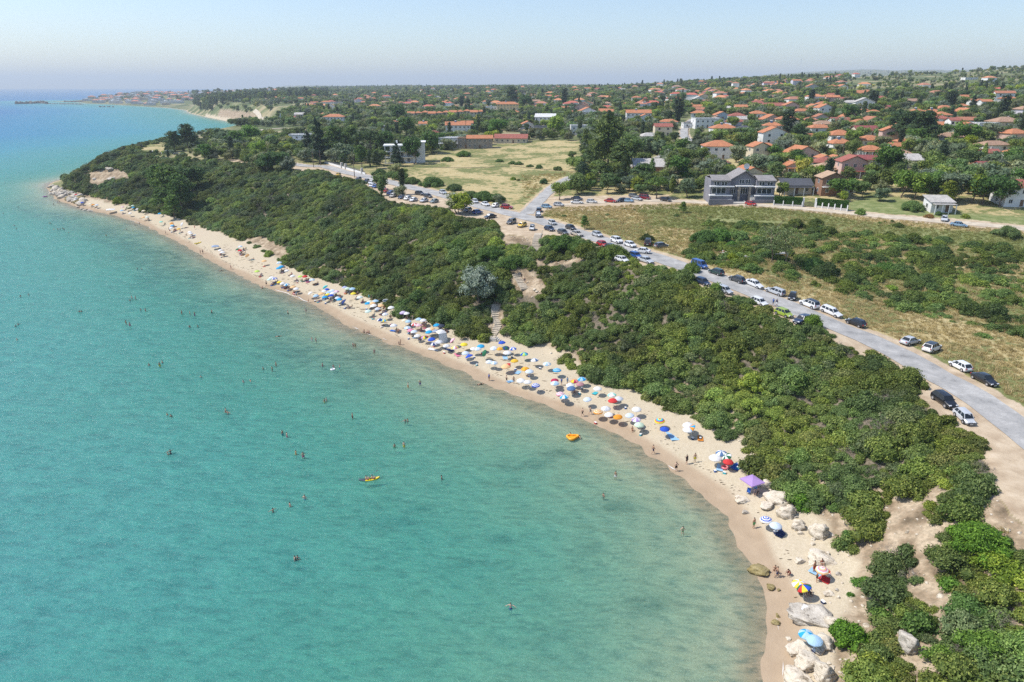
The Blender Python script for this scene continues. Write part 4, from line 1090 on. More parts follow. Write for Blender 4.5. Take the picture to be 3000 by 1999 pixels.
def house(x, y, w, d, st, kind, roof, wall, yaw, label, detail=2, group=None, wallmat=None, extras='', z=None, hname='house', cat='house'):
    w = round(w * 2) / 2; d = round(d * 2) / 2; h = 3.0 * st
    r0 = max(w, d) * .45
    zz = min(Hs(x + a, y + b) for a, b in ((-r0, 0), (r0, 0), (0, -r0), (0, r0))) + .25 if z is None else z
    r = empty(hname, (x, y, zz), yaw)
    key = (w, d, h, kind)
    if key not in _rc: _rc[key] = (wall_mesh(w, d, h, kind), roof_mesh(kind, w, d))
    wm, (rm, rh) = _rc[key]
    wo = link("wall", wm, M_WALL, r, color=WC[wall])
    if wallmat: wo.material_slots[0].link = 'OBJECT'; wo.material_slots[0].material = wallmat
    ro = link("roof", rm, M_TILE, r, (0, 0, h + .08), color=RC[roof])
    W = w / 2; D = d / 2
    if 'c' in extras: link("chimney", CHIM, None, ro, (W * .4, D * .3, rh * .7))
    if 's' in extras: link("water_heater", SOLAR, None, ro, (-W * .2, -D * .1, rh * (.75 if kind != 'flat' else .5)))
    if detail:
        nw = max(2, int(w / 3.2)) if detail > 1 else 2
        for s in range(st):
            for i in range(nw):
                xx = -W + w * (i + .5) / nw
                if s == 0 and i == nw // 2 and detail > 1: link("door", DOORM, None, r, (xx, -D - .01, 0)); continue
                o = link("window", WINF, None, r, (xx, -D - .01, s * 3.0 + .95))
                if detail > 1: link("pane", WING, None, o)
                else: o.data = WING; o.name = "window"; o.scale = (1.15, 1, 1.1)
        if detail > 1:
            for sx in (-1, 1):
                for s in range(st):
                    o = link("window", WINF, None, r, (sx * (W + .01), 0, s * 3.0 + .95)); o.rotation_euler = (0, 0, sx * PI / 2); link("pane", WING, None, o)
    if 'v' in extras:  # veranda
        mb = MB(); mb.box(-W, -D - 2.6, 2.55, W, -D - .05, 2.7)
        link("veranda_roof", mb.mesh("veranda_roof"), M_TILE, r, color=RC[roof])
        for i in range(4):
            mb = MB(); xx = -W + .2 + (w - .4) * i / 3; mb.box(xx - .1, -D - 2.5, -1, xx + .1, -D - 2.3, 2.55); mb.build("pillar", M_WHITE, r)
    if 'b' in extras:  # balcony
        mb = MB(); mb.box(-W, -D - 1.5, 2.9, W, -D - .03, 3.05); b = mb.build("balcony", M_WHITE, r)
        mb = MB(); mb.box(-W, -D - 1.5, 3.8, W, -D - 1.45, 3.86)
        for i in range(int(w * 2)): mb.box(-W + i * .5, -D - 1.5, 3.05, -W + i * .5 + .05, -D - 1.45, 3.8)
        mb.build("railing", M_FRAME, b)
    if 'a' in extras:  # arches
        for i in range(4):
            mb = MB(); xx = -W + w * (i + .5) / 4; ww = w / 4 * .34
            pts = [(xx - ww, 0.2), (xx + ww, .2)] + [(xx + ww * math.cos(t), 1.7 + ww * math.sin(t)) for t in np.linspace(0, PI, 8)]
            V = [(a, -D - .04, b) for a, b in pts]; mb.add(V, [tuple(range(len(V)))]); mb.build("archway", M_GLASS, r)
    px, py = proj(x, y, zz + 3)
    tag(r, label, cat, group, px=(float(px), float(py))); HOUSES.append((x, y, max(w, d) * .62)); return r
HL = [ # px,py(base), width px, storeys, roof kind, roof, wall, yaw deg, extras, label
 (2467,440,64,1,'hip','orange','white',4,'s','white house with an orange hip roof, lower one of the pair in the village clearing'),
 (2467,414,72,1,'hip','orange','white',2,'','orange hip roofed house directly behind the one in the village clearing'),
 (2556,460,62,1,'hip','orange','white',0,'v','orange hip roofed house with a pale porch left of the round dark tree'),
 (2555,429,68,1,'hip','orange','cream',3,'','wide orange hip roof behind the pale porch house'),
 (2266,401,51,2,'hip','orange','white',-10,'s','white two storey house left of the tall village cypress'),
 (2691,342,44,1,'hip','orange','cream',0,'s','left one of two matching orange hip roofed houses at mid right'),
 (2737,343,44,1,'hip','orange','white',0,'s','right one of two matching orange hip roofed houses at mid right'),
 (2862,309,34,1,'gable','orange','white',0,'','left half of the white farmhouse beside the dark conifers'),
 (2890,310,30,1,'gable','orange','white',0,'','right half of the white farmhouse beside the dark conifers'),
 (2822,324,30,1,'hip','orange','cream',0,'','small orange roof between the two dark conifers'),
 (2756,384,46,1,'gable','orange','cream',-12,'','orange house left of the narrow red and white house'),
 (2792,387,20,2,'gable','red','white',0,'','narrow white house with a red roof'),
 (2839,388,50,1,'front','orange','white',-8,'','orange gable fronted house left of the white flat building'),
 (2893,380,62,1,'flat','white','white',4,'','long white flat roofed building at the right of the village'),
 (2955,374,76,1,'hip','brown','cream',0,'c','brown hip roofed house at the right edge of the village'),
 (2724,432,44,1,'hip','orange','white',0,'','small white house with an orange hip roof behind the grey shed'),
 (2650,434,40,1,'hip','orange','cream',0,'','orange roofed house in front of the dark pine group'),
 (2633,449,50,1,'gable','orange','blue',8,'','pale blue house with an orange gable roof'),
 (2982,471,52,1,'hip','orange','white',-4,'','white house with an orange hip roof cut by the right picture edge'),
 (2905,472,40,1,'gable','red','white',0,'c','white house with a red gable roof right of the olive trees'),
 (2807,468,32,1,'hip','brown','brown',0,'','small brown hip roofed house among the trees'),
 (2539,490,60,1,'gable','crimson','white',-6,'','long white house with a crimson roof'),
 (2501,522,74,2,'front','red','pink',-6,'v','pale house with a red gable and a porch below the crimson roofed one'),
 (2420,516,62,1,'hip','tan','cream',2,'v','tan hip roofed house behind the yellow green tree'),
 (2324,512,58,1,'front','orange','cream',4,'v','house with an orange front gable behind the slate roofed bungalow'),
 (2416,486,28,1,'front','orange','white',0,'','left one of two joined white gables in the clearing'),
 (2453,489,42,1,'front','orange','white',0,'','right one of two joined white gables in the clearing'),
 (2676,492,70,1,'mono','pale','grey',0,'','flat grey shed in the lower village'),
 (2892,512,44,1,'gable','crimson','white',0,'','low red roofed shed right of the green thicket'),
 (2375,420,46,1,'gable','orange','white',-14,'','orange house behind the dark trees left of the clearing'),
 (2545,400,70,1,'gable','crimson','cream',0,'','long crimson roof in the middle of the village'),
 (2559,370,54,1,'front','rust','white',6,'','wide brown red gable in the middle of the village'),
 (2520,374,42,1,'hip','orange','cream',0,'','orange roof left of the wide brown red gable'),
 (2465,370,52,1,'gable','red','white',0,'c','long low red roof above the village clearing'),
 (2375,367,40,1,'hip','rust','cream',0,'','rust coloured hip roof above the village clearing'),
 (2407,357,36,1,'front','rust','grey',0,'','rust gable on a grey house in the upper village'),
 (2387,327,44,1,'front','orange','white',0,'','white gable house alone in the upper village'),
 (2535,337,22,1,'hip','orange','cream',0,'','smaller of two orange roofs in the upper village middle'),
 (2562,342,30,1,'hip','orange','cream',0,'','larger of two orange roofs in the upper village middle'),
 (2611,328,20,1,'gable','crimson','brown',0,'','tiny red shed in the upper village'),
 (2268,322,64,1,'gable','red','cream',2,'','long red roof at the left of the upper village'),
 (2222,313,44,1,'hip','red','pink',0,'','red hip roof left of the long red roof'),
 (2222,346,44,1,'hip','orange','white',0,'','white house with orange hip roof under the long red roof'),
 (2303,281,26,1,'gable','red','white',0,'','far red roof beside a white block'),
 (2282,282,24,1,'flat','white','white',0,'','far white block beside a red roof'),
 (2600,286,34,1,'hip','orange','cream',0,'','orange roof below the terraced olive slope'),
 (2528,282,42,1,'gable','orange','white',0,'','orange roof on the ridge below the olive terraces'),
 (2336,306,38,1,'flat','white','white',0,'','pale flat roofed hall in the upper village'),
 (2848,234,42,1,'flat','white','white',0,'','long white block alone on the far slope'),
 (2224,470,52,2,'front','orange','cream',10,'','house with a steep orange roof behind the big villa'),
 (2333,570,84,1,'gable','slate','cream',-3,'v','bungalow with a dark slate roof behind the left hedge'),
 (2436,574,64,2,'front','tan','brown',0,'b','two storey brown house with a balcony behind the right hedge'),
 (2480,566,52,1,'hip','orange','white',-5,'','white house with an orange roof beside the brown balcony house'),
 (2990,606,96,2,'hip','red','white',-4,'','white house with a red hip roof at the right picture edge'),
 (1488,330,64,3,'hip','orange','yellow',0,'bs','yellow three storey house with an orange hip roof'),
 (1443,330,40,2,'flat','white','white',0,'s','white block left of the yellow three storey house'),
 (1505,338,32,1,'hip','orange','cream',0,'','small orange roof in front of the yellow three storey house'),
 (1407,334,26,1,'hip','red','cream',0,'','red roof left of the white block'),
 (1314,436,60,2,'flat','white','white',3,'b','white flat roofed house joined to the stone house'),
 (1341,391,72,2,'gable','orange','white',4,'s','long white house with orange roofs behind the stone house'),
 (1368,385,34,2,'gable','orange','white',4,'','right wing of the long white house behind the stone house'),
 (1498,420,96,1,'gable','red','cream',-6,'','low restaurant with a red roof at the top of the dry field'),
 (1546,378,46,1,'front','orange','white',6,'','house with an orange gable left of the yellow green tree'),
 (1598,364,58,2,'mono','white','white',-6,'','white modern house with a sloping roof'),
 (1587,384,46,1,'flat','grey','grey',0,'v','grey veranda house below the white modern house'),
 (1663,374,26,1,'gable','orange','white',0,'','small orange roof right of the yellow green tree'),
 (1698,396,52,2,'flat','white','white',0,'','white house with an orange awning beside the tall pine'),
 (1722,338,62,1,'front','orange','white',8,'b','white house with a wide orange gable'),
 (1716,318,40,2,'flat','tan','cream',0,'','brown and cream building with a flat top left of the church'),
 (1784,338,48,1,'gable','orange','cream',0,'','low orange roof right of the wide orange gable'),
 (1771,324,16,1,'hip','orange','cream',0,'','tiny orange roof above the low orange roof'),
 (1679,338,22,1,'hip','rust','cream',0,'','small rust roof left of the wide orange gable'),
 (1872,352,72,2,'gable','orange','white',-4,'s','white house with two orange roofs right of the tall pine'),
 (1892,358,54,1,'front','orange','white',-4,'','front wing with a lower orange gable right of the tall pine'),
 (1934,308,34,1,'front','red','white',0,'','red gable behind the church tower'),
 (2117,350,46,1,'front','orange','blue',0,'','pale blue house with an orange gable on the side street'),
 (2162,352,44,1,'hip','red','white',0,'','red hip roofed house right of the pale blue gable'),
 (2022,376,40,1,'flat','pale','white',0,'','white low building at the head of the side street'),
 (2070,376,72,2,'flat','white','white',3,'','long white flat roofed hall by the side street'),
 (2124,390,72,1,'hip','orange','white',0,'as','white house with arches and an orange hip roof'),
 (2184,393,44,1,'hip','slate','white',0,'','white house with a slate roof beside the arched one'),
 (2109,466,88,2,'hip','orange','white',-5,'','big white house with an orange red hip roof behind the ivy trees'),
 (2117,498,40,1,'hip','red','white',-5,'','lower red roofed annex of the big white house'),
 (1907,508,90,1,'mono','pale','crimson' if 'crimson' in WC else 'brown',-5,'','low shed with a pale sloping roof and red front under the pines'),
 (2180,282,22,1,'hip','orange','cream',0,'','orange roof on the far ridge left'),
 (1978,280,24,1,'hip','orange','white',0,'','orange roof on the far ridge middle'),
 (877,424,60,2,'flat','white','white',8,'b','flat roofed white villa with a terrace above the olive grove'),
 (914,415,30,1,'hip','orange','cream',8,'','orange roof beside the flat roofed terrace villa'),
 (978,362,60,2,'hip','orange','white',0,'c','white house with orange roofs and a tall white chimney'),
 (1130,394,44,1,'front','orange','white',0,'s','white house with orange gables behind the pine belt'),
 (1243,374,32,1,'gable','orange','white',0,'s','orange roof with two solar tanks left of the stone house'),
 (1166,372,34,1,'gable','rust','cream',0,'s','rust roof with a solar tank below the terraced houses'),
 (1268,404,40,1,'hip','crimson','cream',0,'','dark red roof right of the white villa'),
 (905,315,24,1,'gable','orange','cream',0,'','left orange roof of the far hamlet by the bay'),
 (930,320,22,1,'hip','orange','cream',0,'','middle orange roof of the far hamlet by the bay'),
 (968,304,24,1,'hip','red','white',0,'','red roof at the top of the far hamlet by the bay'),
 (992,306,26,1,'flat','pale','grey',0,'','grey unfinished house in the far hamlet by the bay'),
 (1072,324,22,1,'gable','orange','cream',0,'','lone orange roof among trees right of the far hamlet'),
 (850,356,28,1,'gable','red','white',0,'','red roofed white row house beside the white cross'),
 (878,354,28,2,'gable','pale','white',0,'','tall white row house beside the white cross'),
 (1098,281,22,2,'hip','orange','cream',0,'','far orange hip roofed house left of centre on the ridge'),
 (1164,280,28,1,'hip','orange','white',0,'','far wide orange roof on the ridge'),
 (1247,280,30,1,'gable','rust','cream',0,'','far rust roofed house on the ridge'),
 (1213,284,14,1,'front','red','white',0,'','far little red gable on the ridge'),
]
for px, py, wp, st, kd, rf, wl, yw, ex, lb in HL:
    x, y, z = at(px, py); s = pscale(x, y, z); w = min(max(wp / s, 5), 30)
    dep = min(max(w * .8, 6), 11); big = wp > 38
    house(x, y + dep * .45, w, dep, st, kd, rf, wl, math.radians(yw), lb, 2 if big else 1, 'village houses', extras=ex, hname='village_house')
# row of terraced houses
for i in range(11):
    px = 1204 + i * 20.5; x, y, z = at(px, 352 - (i % 3) * 2 - (4 if i > 5 else 0)); s = pscale(x, y, z)
    house(x, y + 4, 20 / s, 8, 2, 'hip' if i % 3 else 'gable', 'orange', 'cream', 0, 'cream terraced house with an orange roof in the long row', 1, 'row of terraced houses', extras='c' if i % 2 else '', hname='terraced_house')
# stone house
x, y, z = at(1405, 436); s = pscale(x, y, z)
house(x, y + 4, 74 / s, 8, 2, 'gable', 'orange', 'stone', math.radians(3), 'grey stone house with an orange roof at the top of the dry field', 2, None, M_STONE, hname='stone_house')
x, y, z = at(1356, 437)
house(x, y + 4.5, 30 / s, 7, 2, 'flat', 'tan', 'stone', math.radians(3), 'stone wing with a roof terrace between white house and stone house', 2, None, M_STONE, hname='stone_house')
# small white house with grey sloping roof and garage
x, y, z = at(2760, 624); s = pscale(x, y, z)
house(x, y + 3, 60 / s, 5.5, 1, 'mono', 'pale', 'white', math.radians(-5), 'small white house with a grey sloping roof and a garage below', 2, None, extras='v', hname='garage_house')
# church bell tower
def belltower():
    x, y, z = at(1888, 322); s = pscale(x, y, z); w = 12 / s; k = w
    r = empty("bell_tower", (x, y, z)); 
    mb = MB(); mb.box(-k / 2, -k / 2, -2, k / 2, k / 2, k * 1.7); mb.box(-k * .56, -k * .56, k * 1.7, k * .56, k * .56, k * 1.82)
    mb.build("shaft", M_WHITE, r)
    for sx in (-1, 1):
        for sy in (-1, 1):
            mb = MB(); mb.box(sx * k * .42 - .2, sy * k * .42 - .2, k * 1.82, sx * k * .42 + .2, sy * k * .42 + .2, k * 2.6); mb.build("pillar", simple("brick_red", (.36, .11, .07), .9) if sx + sy == -2 else bpy.data.materials["brick_red"], r)
    m, h = roof_mesh('hip', k * .95, k * .95, .8, .15); link("roof", m, M_TILE, r, (0, 0, k * 2.6 + .1), color=RC['red'])
    mb = MB(); pts = [(-.6, .8), (.6, .8)] + [(.6 * math.cos(t), 2.4 + .6 * math.sin(t)) for t in np.linspace(0, PI, 7)]
    mb.add([(a, -k / 2 - .03, b + k * .5) for a, b in pts], [tuple(range(len(pts)))]); mb.build("window", M_GLASS, r)
    mb = MB(); mb.cyl((0, 0, k * 2.95), (0, 0, k * 3.35), .06); mb.box(-.35, -.05, k * 3.2, .35, .05, k * 3.2 + .1); mb.build("cross", M_METAL, r)
    tag(r, 'white bell tower with a red brick belfry and red roof', 'bell tower', px=(1888, 310))
belltower()
# big grey villa, three levels, central gable and two projecting wings
def big_villa():
    x, y, z = at(2174, 596); s = pscale(x, y, z); W = 186 / s; u = W / 905.0
    GREY = simple("grey_render", (.20, .20, .225), .85, .12, .5)
    r = empty("grey_villa", (x, y + 1.0, z + .2), math.radians(-3))
    X = lambda c: (c - 675) * u
    zt, z1, z2, zr = 104 * u, 214 * u, 298 * u, 350 * u
    mb = MB(); mb.box(X(520), 4.0, -3, X(900), 13, z2 - .3)
    mb.box(X(240), 2.0, -3, X(518), 12, z2); mb.box(X(885), 2.0, -3, X(1150), 12, z2)
    mb.box(X(225), 0.2, -3, X(540), 2.0, zt - .5); mb.box(X(865), .2, -3, X(1120), 2.0, zt - .5)
    zz = z2 - .3; pk = 412 * u
    mb.add([(X(520), 4.0, zz), (X(900), 4.0, zz), (X(730), 4.0, pk), (X(520), 13, zz), (X(900), 13, zz), (X(730), 13, pk)], [(0, 1, 2), (5, 4, 3), (0, 2, 5, 3), (1, 4, 5, 2)])
    mb.build("wall", GREY, r)
    for nm, a, b in (('l', 225, 545), ('r', 860, 1130)):
        mb = MB(); mb.box(X(a), .0, zt - .5, X(b), 2.4, zt - .2); mb.build("floor_slab", M_WHITE, r)
        mb = MB(); mb.box(X(a), .4, z1 - .15, X(b + 20), 2.4, z1 + .15); mb.build("floor_slab", M_WHITE, r)
        c0, c1 = (255, 515) if nm == 'l' else (900, 1155)
        mb = MB(); V = [(X(c0), 1.2, z2), (X(c1), 1.2, z2), (X(c1), 7, zr), (X(c0), 7, zr), (X(c0), 13, z2), (X(c1), 13, z2)]
        V2 = [(p, q, t - .25) for p, q, t in V]
        mb.add(V + V2, [(0, 1, 2, 3), (3, 2, 5, 4), (7, 6, 9, 8), (8, 9, 10, 11), (0, 6, 7, 1), (5, 11, 10, 4), (1, 7, 8, 2), (2, 8, 11, 5), (3, 9, 6, 0), (4, 10, 9, 3)])
        link("roof", mb.mesh("roof"), M_TILE, r, color=(.30, .28, .27))
    mb = MB(); e = .5
    for a, b in ((505, 730), (730, 915)):
        za = zz - .1; V = [(X(a), 3.0, za if a < 700 else pk + .15), (X(b), 3.0, pk + .15 if a < 700 else za), (X(b), 13.5, pk + .15 if a < 700 else za), (X(a), 13.5, za if a < 700 else pk + .15)]
        V2 = [(p, q, t + .25) for p, q, t in V]; mb.add(V + V2, [(3, 2, 1, 0), (4, 5, 6, 7), (0, 1, 5, 4), (1, 2, 6, 5), (2, 3, 7, 6), (3, 0, 4, 7)])
    link("roof", mb.mesh("roof"), M_TILE, r, color=(.30, .28, .27))
    def pane(c0, c1, a0, a1, yy, n=2):
        g = MB(); g.box(X(c0), yy - .06, a0, X(c1), yy + .02, a1); f = g.build("window", M_FRAME, r)
        for i in range(n):
            w = (X(c1) - X(c0)) / n; g = MB(); g.box(X(c0) + i * w + .08, yy - .09, a0 + .1, X(c0) + (i + 1) * w - .08, yy - .06, a1 - .1); g.build("pane", M_GLASS, f)
    for a, b in ((262, 460), (900, 1105)): pane(a, b, zt + .1, z1 - .6, 2.0, 3)
    for a, b in ((285, 360), (392, 470), (918, 998), (1032, 1112)): pane(a, b, z1 + .2, z2 - .5, 2.0, 2)
    for a, b in ((662, 728), (752, 815)): pane(a, b, z1 + .5, z2 + .1, 4.0, 2)
    pane(690, 790, zt * .9, z1 - .9, 4.0, 3); pane(560, 620, zt * .9, z1 - 1.2, 4.0, 2)
    mb = MB(); mb.box(X(600), 1.2, z1 - .1, X(850), 4.0, z1 + .2); b = mb.build("balcony", M_WHITE, r)
    mb = MB(); mb.box(X(600), 1.2, z1 + 1.1, X(850), 1.26, z1 + 1.16)
    for i in range(30): q = X(600) + (X(850) - X(600)) * i / 29; mb.box(q - .02, 1.2, z1 + .2, q + .02, 1.24, z1 + 1.1)
    mb.build("railing", M_METAL, b)
    for c in (645, 795):
        mb = MB(); mb.box(X(c) - .35, 1.3, -1, X(c) + .35, 2.0, z1 - .1); mb.build("pillar", M_STONE, r)
    for c0, c1 in ((478, 540), (800, 862)):
        mb = MB(); n = 12
        for i in range(n): mb.box(X(c0), -1.6 + i * .33, -1, X(c1), 4.0, (zt - .4) * (i + 1) / n)
        mb.build("staircase", M_CONC, r)
    for c0, c1 in ((200, 545), (800, 1105)):
        mb = MB(); mb.box(X(c0), -2.0, -2, X(c1), -1.7, 1.0); mb.box(X(c0) - .06, -2.06, 1.0, X(c1) + .06, -1.64, 1.12); mb.build("garden_wall", GREY, r)
    mb = MB(); mb.box(X(545), -2.0, -1.0, X(800), 4, .1); mb.build("courtyard", M_CONC, r)
    mb = MB(); n = 16
    V = []; F = []
    for k in range(5):
        rr = .25 * k; 
        for i in range(n): a = 2 * PI * i / n; V.append((rr * math.cos(a), -rr * rr * .25 * -1, rr * math.sin(a)))
    for k in range(4):
        for i in range(n): F.append((k * n + i, k * n + (i + 1) % n, (k + 1) * n + (i + 1) % n, (k + 1) * n + i))
    mb.add([(p, -q, t) for p, q, t in V], F); mb.cyl((0, .1, 0), (0, .3, -1.6), .05)
    link("satellite_dish", mb.mesh("satellite_dish"), M_WHITE, r, (X(760), 6, pk + 1.6))
    mb = MB(); mb.add([(X(775), 4.6, pk - .2), (X(860), 4.6, zz + 1.0), (X(860), 6.5, zz + 1.0), (X(775), 6.5, pk - .2)], [(0, 1, 2, 3)]); mb.v = [(p, q, t + .45) for p, q, t in mb.v]; mb.build("solar_panel", M_TANK, r)
    tag(r, 'big grey villa with two wings and a central gable beside the dirt track', 'villa', px=(2174, 540)); HOUSES.append((x, y + 6, 15)); HOUSES.append((x - 9, y + 5, 8)); HOUSES.append((x + 9, y + 5, 8))
big_villa()
# white modern villa of three floors with balconies
def white_villa():
    x, y, z = at(1183, 478); s = pscale(x, y, z); W = 119 / s
    r = empty("white_villa", (x, y + 5, z), math.radians(6)); h = 3.05
    mb = MB(); mb.box(-W * .35, -4, -3, W * .2, 6, h * 3); mb.box(W * .2, -5, -3, W * .5, 6, h * 3 + 1.6); mb.build("wall", M_WHITE, r)
    mb = MB(); mb.box(W * .17, -5.2, h * 3 + 1.6, W * .53, 6.2, h * 3 + 1.85); mb.build("roof", M_WHITE, r)
    for k in (0, 1, 2, 3):
        mb = MB(); mb.box(-W * .5, -6, k * h - .25, W * .2, 5 if k == 3 else -4, k * h + (.12 if k < 3 else .3)); b = mb.build("balcony", M_WHITE, r)
        if k:
            mb = MB(); t = k * h + (.12 if k < 3 else .3); mb.box(-W * .5, -6, t + .95, W * .2, -5.94, t + 1.0)
            for i in range(34): q = -W * .5 + W * .7 * i / 34; mb.box(q, -6, t, q + .04, -5.95, t + .95)
            mb.build("railing", M_METAL, b)
    for k in range(3):
        for c in (-.25, -.05, .1):
            o = link("window", WINF, None, r, (W * c, -4.02, k * h + .35)); o.scale = (1.2, 1, 1.7); link("pane", WING, None, o)
    for k in range(3):
        for c in (-.46, -.2):
            mb = MB(); mb.box(W * c - .2, -5.9, k * h + .13, W * c + .2, -5.5, (k + 1) * h - .26); mb.build("pillar", M_WHITE, r)
    mb = MB(); mb.box(-.4, -.4, 0, .4, .4, 2.2); link("chimney", mb.mesh("chimney"), M_WHITE, r, (-W * .18, 0, h * 3 + .3))
    tag(r, 'white modern villa of three floors with balconies left of the dry field', 'villa', px=(1183, 440)); HOUSES.append((x, y + 5, 13))
white_villa()
# hedges, posts and gate in front of the gardens
M_HEDGE = leaf_material("leaves_hedge", (.015, .045, .008), (.035, .085, .016), (.07, .14, .03))
def hedge(p0, p1, label, npost):
    a = at(*p0); b = at(*p1); A = Vector(a); B = Vector(b); L = (B - A).length; n = int(L * 900)
    r = RNG; t = r.random(n); f = r.integers(0, 3, n); hh = 2.9; dd = 1.1
    yy = np.where(f == 0, -dd / 2, np.where(f == 1, dd / 2, r.uniform(-dd / 2, dd / 2, n))) + r.normal(0, .04, n)
    zz = np.where(f == 2, hh, r.uniform(0, hh, n)) + r.normal(0, .04, n); xx = t * L
    nr = r.normal(size=(n, 3)); nr /= np.linalg.norm(nr, axis=1)[:, None]; tt = np.cross(nr, r.normal(size=(n, 3))); tt /= np.linalg.norm(tt, axis=1)[:, None]; ss = np.cross(nr, tt); C = np.c_[xx, yy, zz]
    V = np.stack([C - tt * .1, C - ss * .07, C + tt * .1, C + ss * .07], 1).reshape(-1, 3); F = np.arange(4 * n).reshape(-1, 4)
    mb = MB(); mb.box(0.05, -dd * .42, -.5, L - .05, dd * .42, hh - .06); V2 = np.array(mb.v); F2 = np.array(mb.f) + len(V)
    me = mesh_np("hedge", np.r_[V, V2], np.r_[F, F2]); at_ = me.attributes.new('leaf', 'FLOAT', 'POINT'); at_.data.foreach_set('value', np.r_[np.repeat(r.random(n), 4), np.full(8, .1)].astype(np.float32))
    o = link("hedge", me, M_HEDGE, None, A); o['tint'] = [1.9, 1.9, 1.6]; o.rotation_euler = (0, 0, math.atan2(B.y - A.y, B.x - A.x))
    tag(o, label, 'hedge', px=((p0[0] + p1[0]) / 2, p0[1])); PLACED.append(((A.x + B.x) / 2, (A.y + B.y) / 2, L / 2))
    f = empty("fence", A, math.atan2(B.y - A.y, B.x - A.x)); 
    mb = MB(); mb.box(0, -.85, -.6, L, -.65, .55); mb.build("plinth", M_CONC, f)
    for i in range(npost):
        mb = MB(); q = L * i / (npost - 1); mb.box(q - .15, -.92, -.5, q + .15, -.6, 1.7); mb.build("post", M_WHITE, f)
    tag(f, 'low fence with pale posts along the front of the ' + ('left' if p0[0] < 2380 else 'right') + ' hedge', 'fence', px=(p0[0], p0[1]))
hedge((2266, 601), (2349, 605), 'clipped dark green hedge in front of the slate roofed bungalow, left of the gate', 4)
hedge((2392, 607), (2483, 618), 'clipped dark green hedge right of the garden gate', 6)
def garden_gate():
    a = Vector(at(2352, 605)); b = Vector(at(2388, 607)); L = (b - a).length; r = empty("garden_gate", a, math.atan2(b.y - a.y, b.x - a.x))
    for q in (0, L):
        mb = MB(); mb.box(q - .28, -.28, -.5, q + .28, .28, 2.5); p = mb.build("pillar", M_WHITE, r)
        mb = MB(); mb.lathe([(.02, 0), (.2, .06), (.27, .22), (.2, .38), (.02, .46)], 10); link("lamp", mb.mesh("lamp", True), M_WHITE, p, (q, 0, 2.5))
    for q0, q1 in ((.35, L / 2 - .05), (L / 2 + .05, L - .35)):
        mb = MB(); mb.box(q0, -.03, .1, q1, .03, .2); mb.box(q0, -.03, 1.3, q1, .03, 1.4)
        n = 12
        for i in range(n): x = q0 + (q1 - q0) * i / (n - 1); mb.box(x - .03, -.02, .2, x + .03, .02, 1.7 - .5 * abs(i / (n - 1) - (1 if q0 < 1 else 0)))
        mb.build("gate_leaf", M_DARK, r)
    tag(r, 'iron garden gate between two white pillars with ball lamps', 'gate', px=(2370, 600))
garden_gate()
# white fence by the villa on the coast road
def road_fence():
    a = Vector(at(952, 478)); b = Vector(at(1070, 512)); L = (b - a).length; r = empty("garden_fence", a, math.atan2(b.y - a.y, b.x - a.x)); dz = b.z - a.z
    mb = MB(); mb.add([(0, -.15, -1), (L, -.15, -1 + dz), (L, .15, -1 + dz), (0, .15, -1), (0, -.15, .9), (L, -.15, .9 + dz), (L, .15, .9 + dz), (0, .15, .9)], [(3,2,1,0),(4,5,6,7),(0,1,5,4),(1,2,6,5),(2,3,7,6),(3,0,4,7)]); mb.build("plinth", M_WHITE, r)
    mb = MB()
    for i in range(int(L / .35)): q = i * .35; k = dz * q / L; mb.box(q, -.03, .9 + k, q + .09, .03, 1.8 + k)
    mb.build("railing", M_METAL, r)
    for t in (.45, .55, .93):
        mb = MB(); k = dz * t; mb.box(L * t - .5, -.5, -.5 + k, L * t + .5, .5, 2.6 + k); mb.box(L * t - .6, -.6, 2.6 + k, L * t + .6, .6, 2.75 + k); mb.build("pillar", M_CONC, r)
    tag(r, 'white garden fence with pale pillars along the coast road', 'fence', px=(1010, 495))
road_fence()
# lattice mast on the ridge
def mast():
    x, y, z = at(2343, 212); y0 = y; s = pscale(x, y, z); Ht = 38 / s; b = 5 / s
    r = empty("radio_mast", (x, y, z)); cs = [(-1, -1), (1, -1), (1, 1), (-1, 1)]
    for cx, cy in cs:
        mb = MB(); mb.cyl((cx * b / 2, cy * b / 2, -1), (cx * b * .12, cy * b * .12, Ht), .35, .22, 5); mb.build("leg", M_METAL, r)
    mb = MB(); n = 9
    for i in range(n):
        t0, t1 = i / n, (i + 1) / n
        for k in range(4):
            p = cs[k]; q = cs[(k + 1) % 4]; w0 = b * (.5 - .38 * t0); w1 = b * (.5 - .38 * t1)
            mb.cyl((p[0] * w0, p[1] * w0, Ht * t0), (q[0] * w1, q[1] * w1, Ht * t1), .16, n=4); mb.cyl((q[0] * w0, q[1] * w0, Ht * t0), (p[0] * w1, p[1] * w1, Ht * t1), .16, n=4)
    mb.build("bracing", M_METAL, r)
    mb = MB(); mb.lathe([(b * .2, 0), (b * .3, .2), (b * .3, 1.2), (b * .2, 1.4)], 8, (0, 0, Ht)); mb.cyl((0, 0, Ht), (0, 0, Ht * 1.08), .2); mb.build("platform", M_METAL, r)
    tag(r, 'tall steel lattice radio mast standing on the ridge line', 'mast', px=(2343, 195))
mast()
def monument():
    x, y, z = at(824, 362); s = pscale(x, y, z); h = 28 / s
    r = empty("cross_monument", (x, y, z)); mb = MB(); mb.box(-h * .03, -h * .03, -1, h * .03, h * .03, h); mb.box(-h * .16, -h * .03, h * .66, h * .16, h * .03, h * .72); mb.build("cross", M_WHITE, r)
    mb = MB(); mb.lathe([(h * .12, -1), (h * .12, .4), (h * .08, .5), (h * .08, .9)], 8); mb.build("pedestal", M_CONC, r)
    tag(r, 'tall white cross standing by the bay behind the road', 'cross', px=(824, 345))
monument()
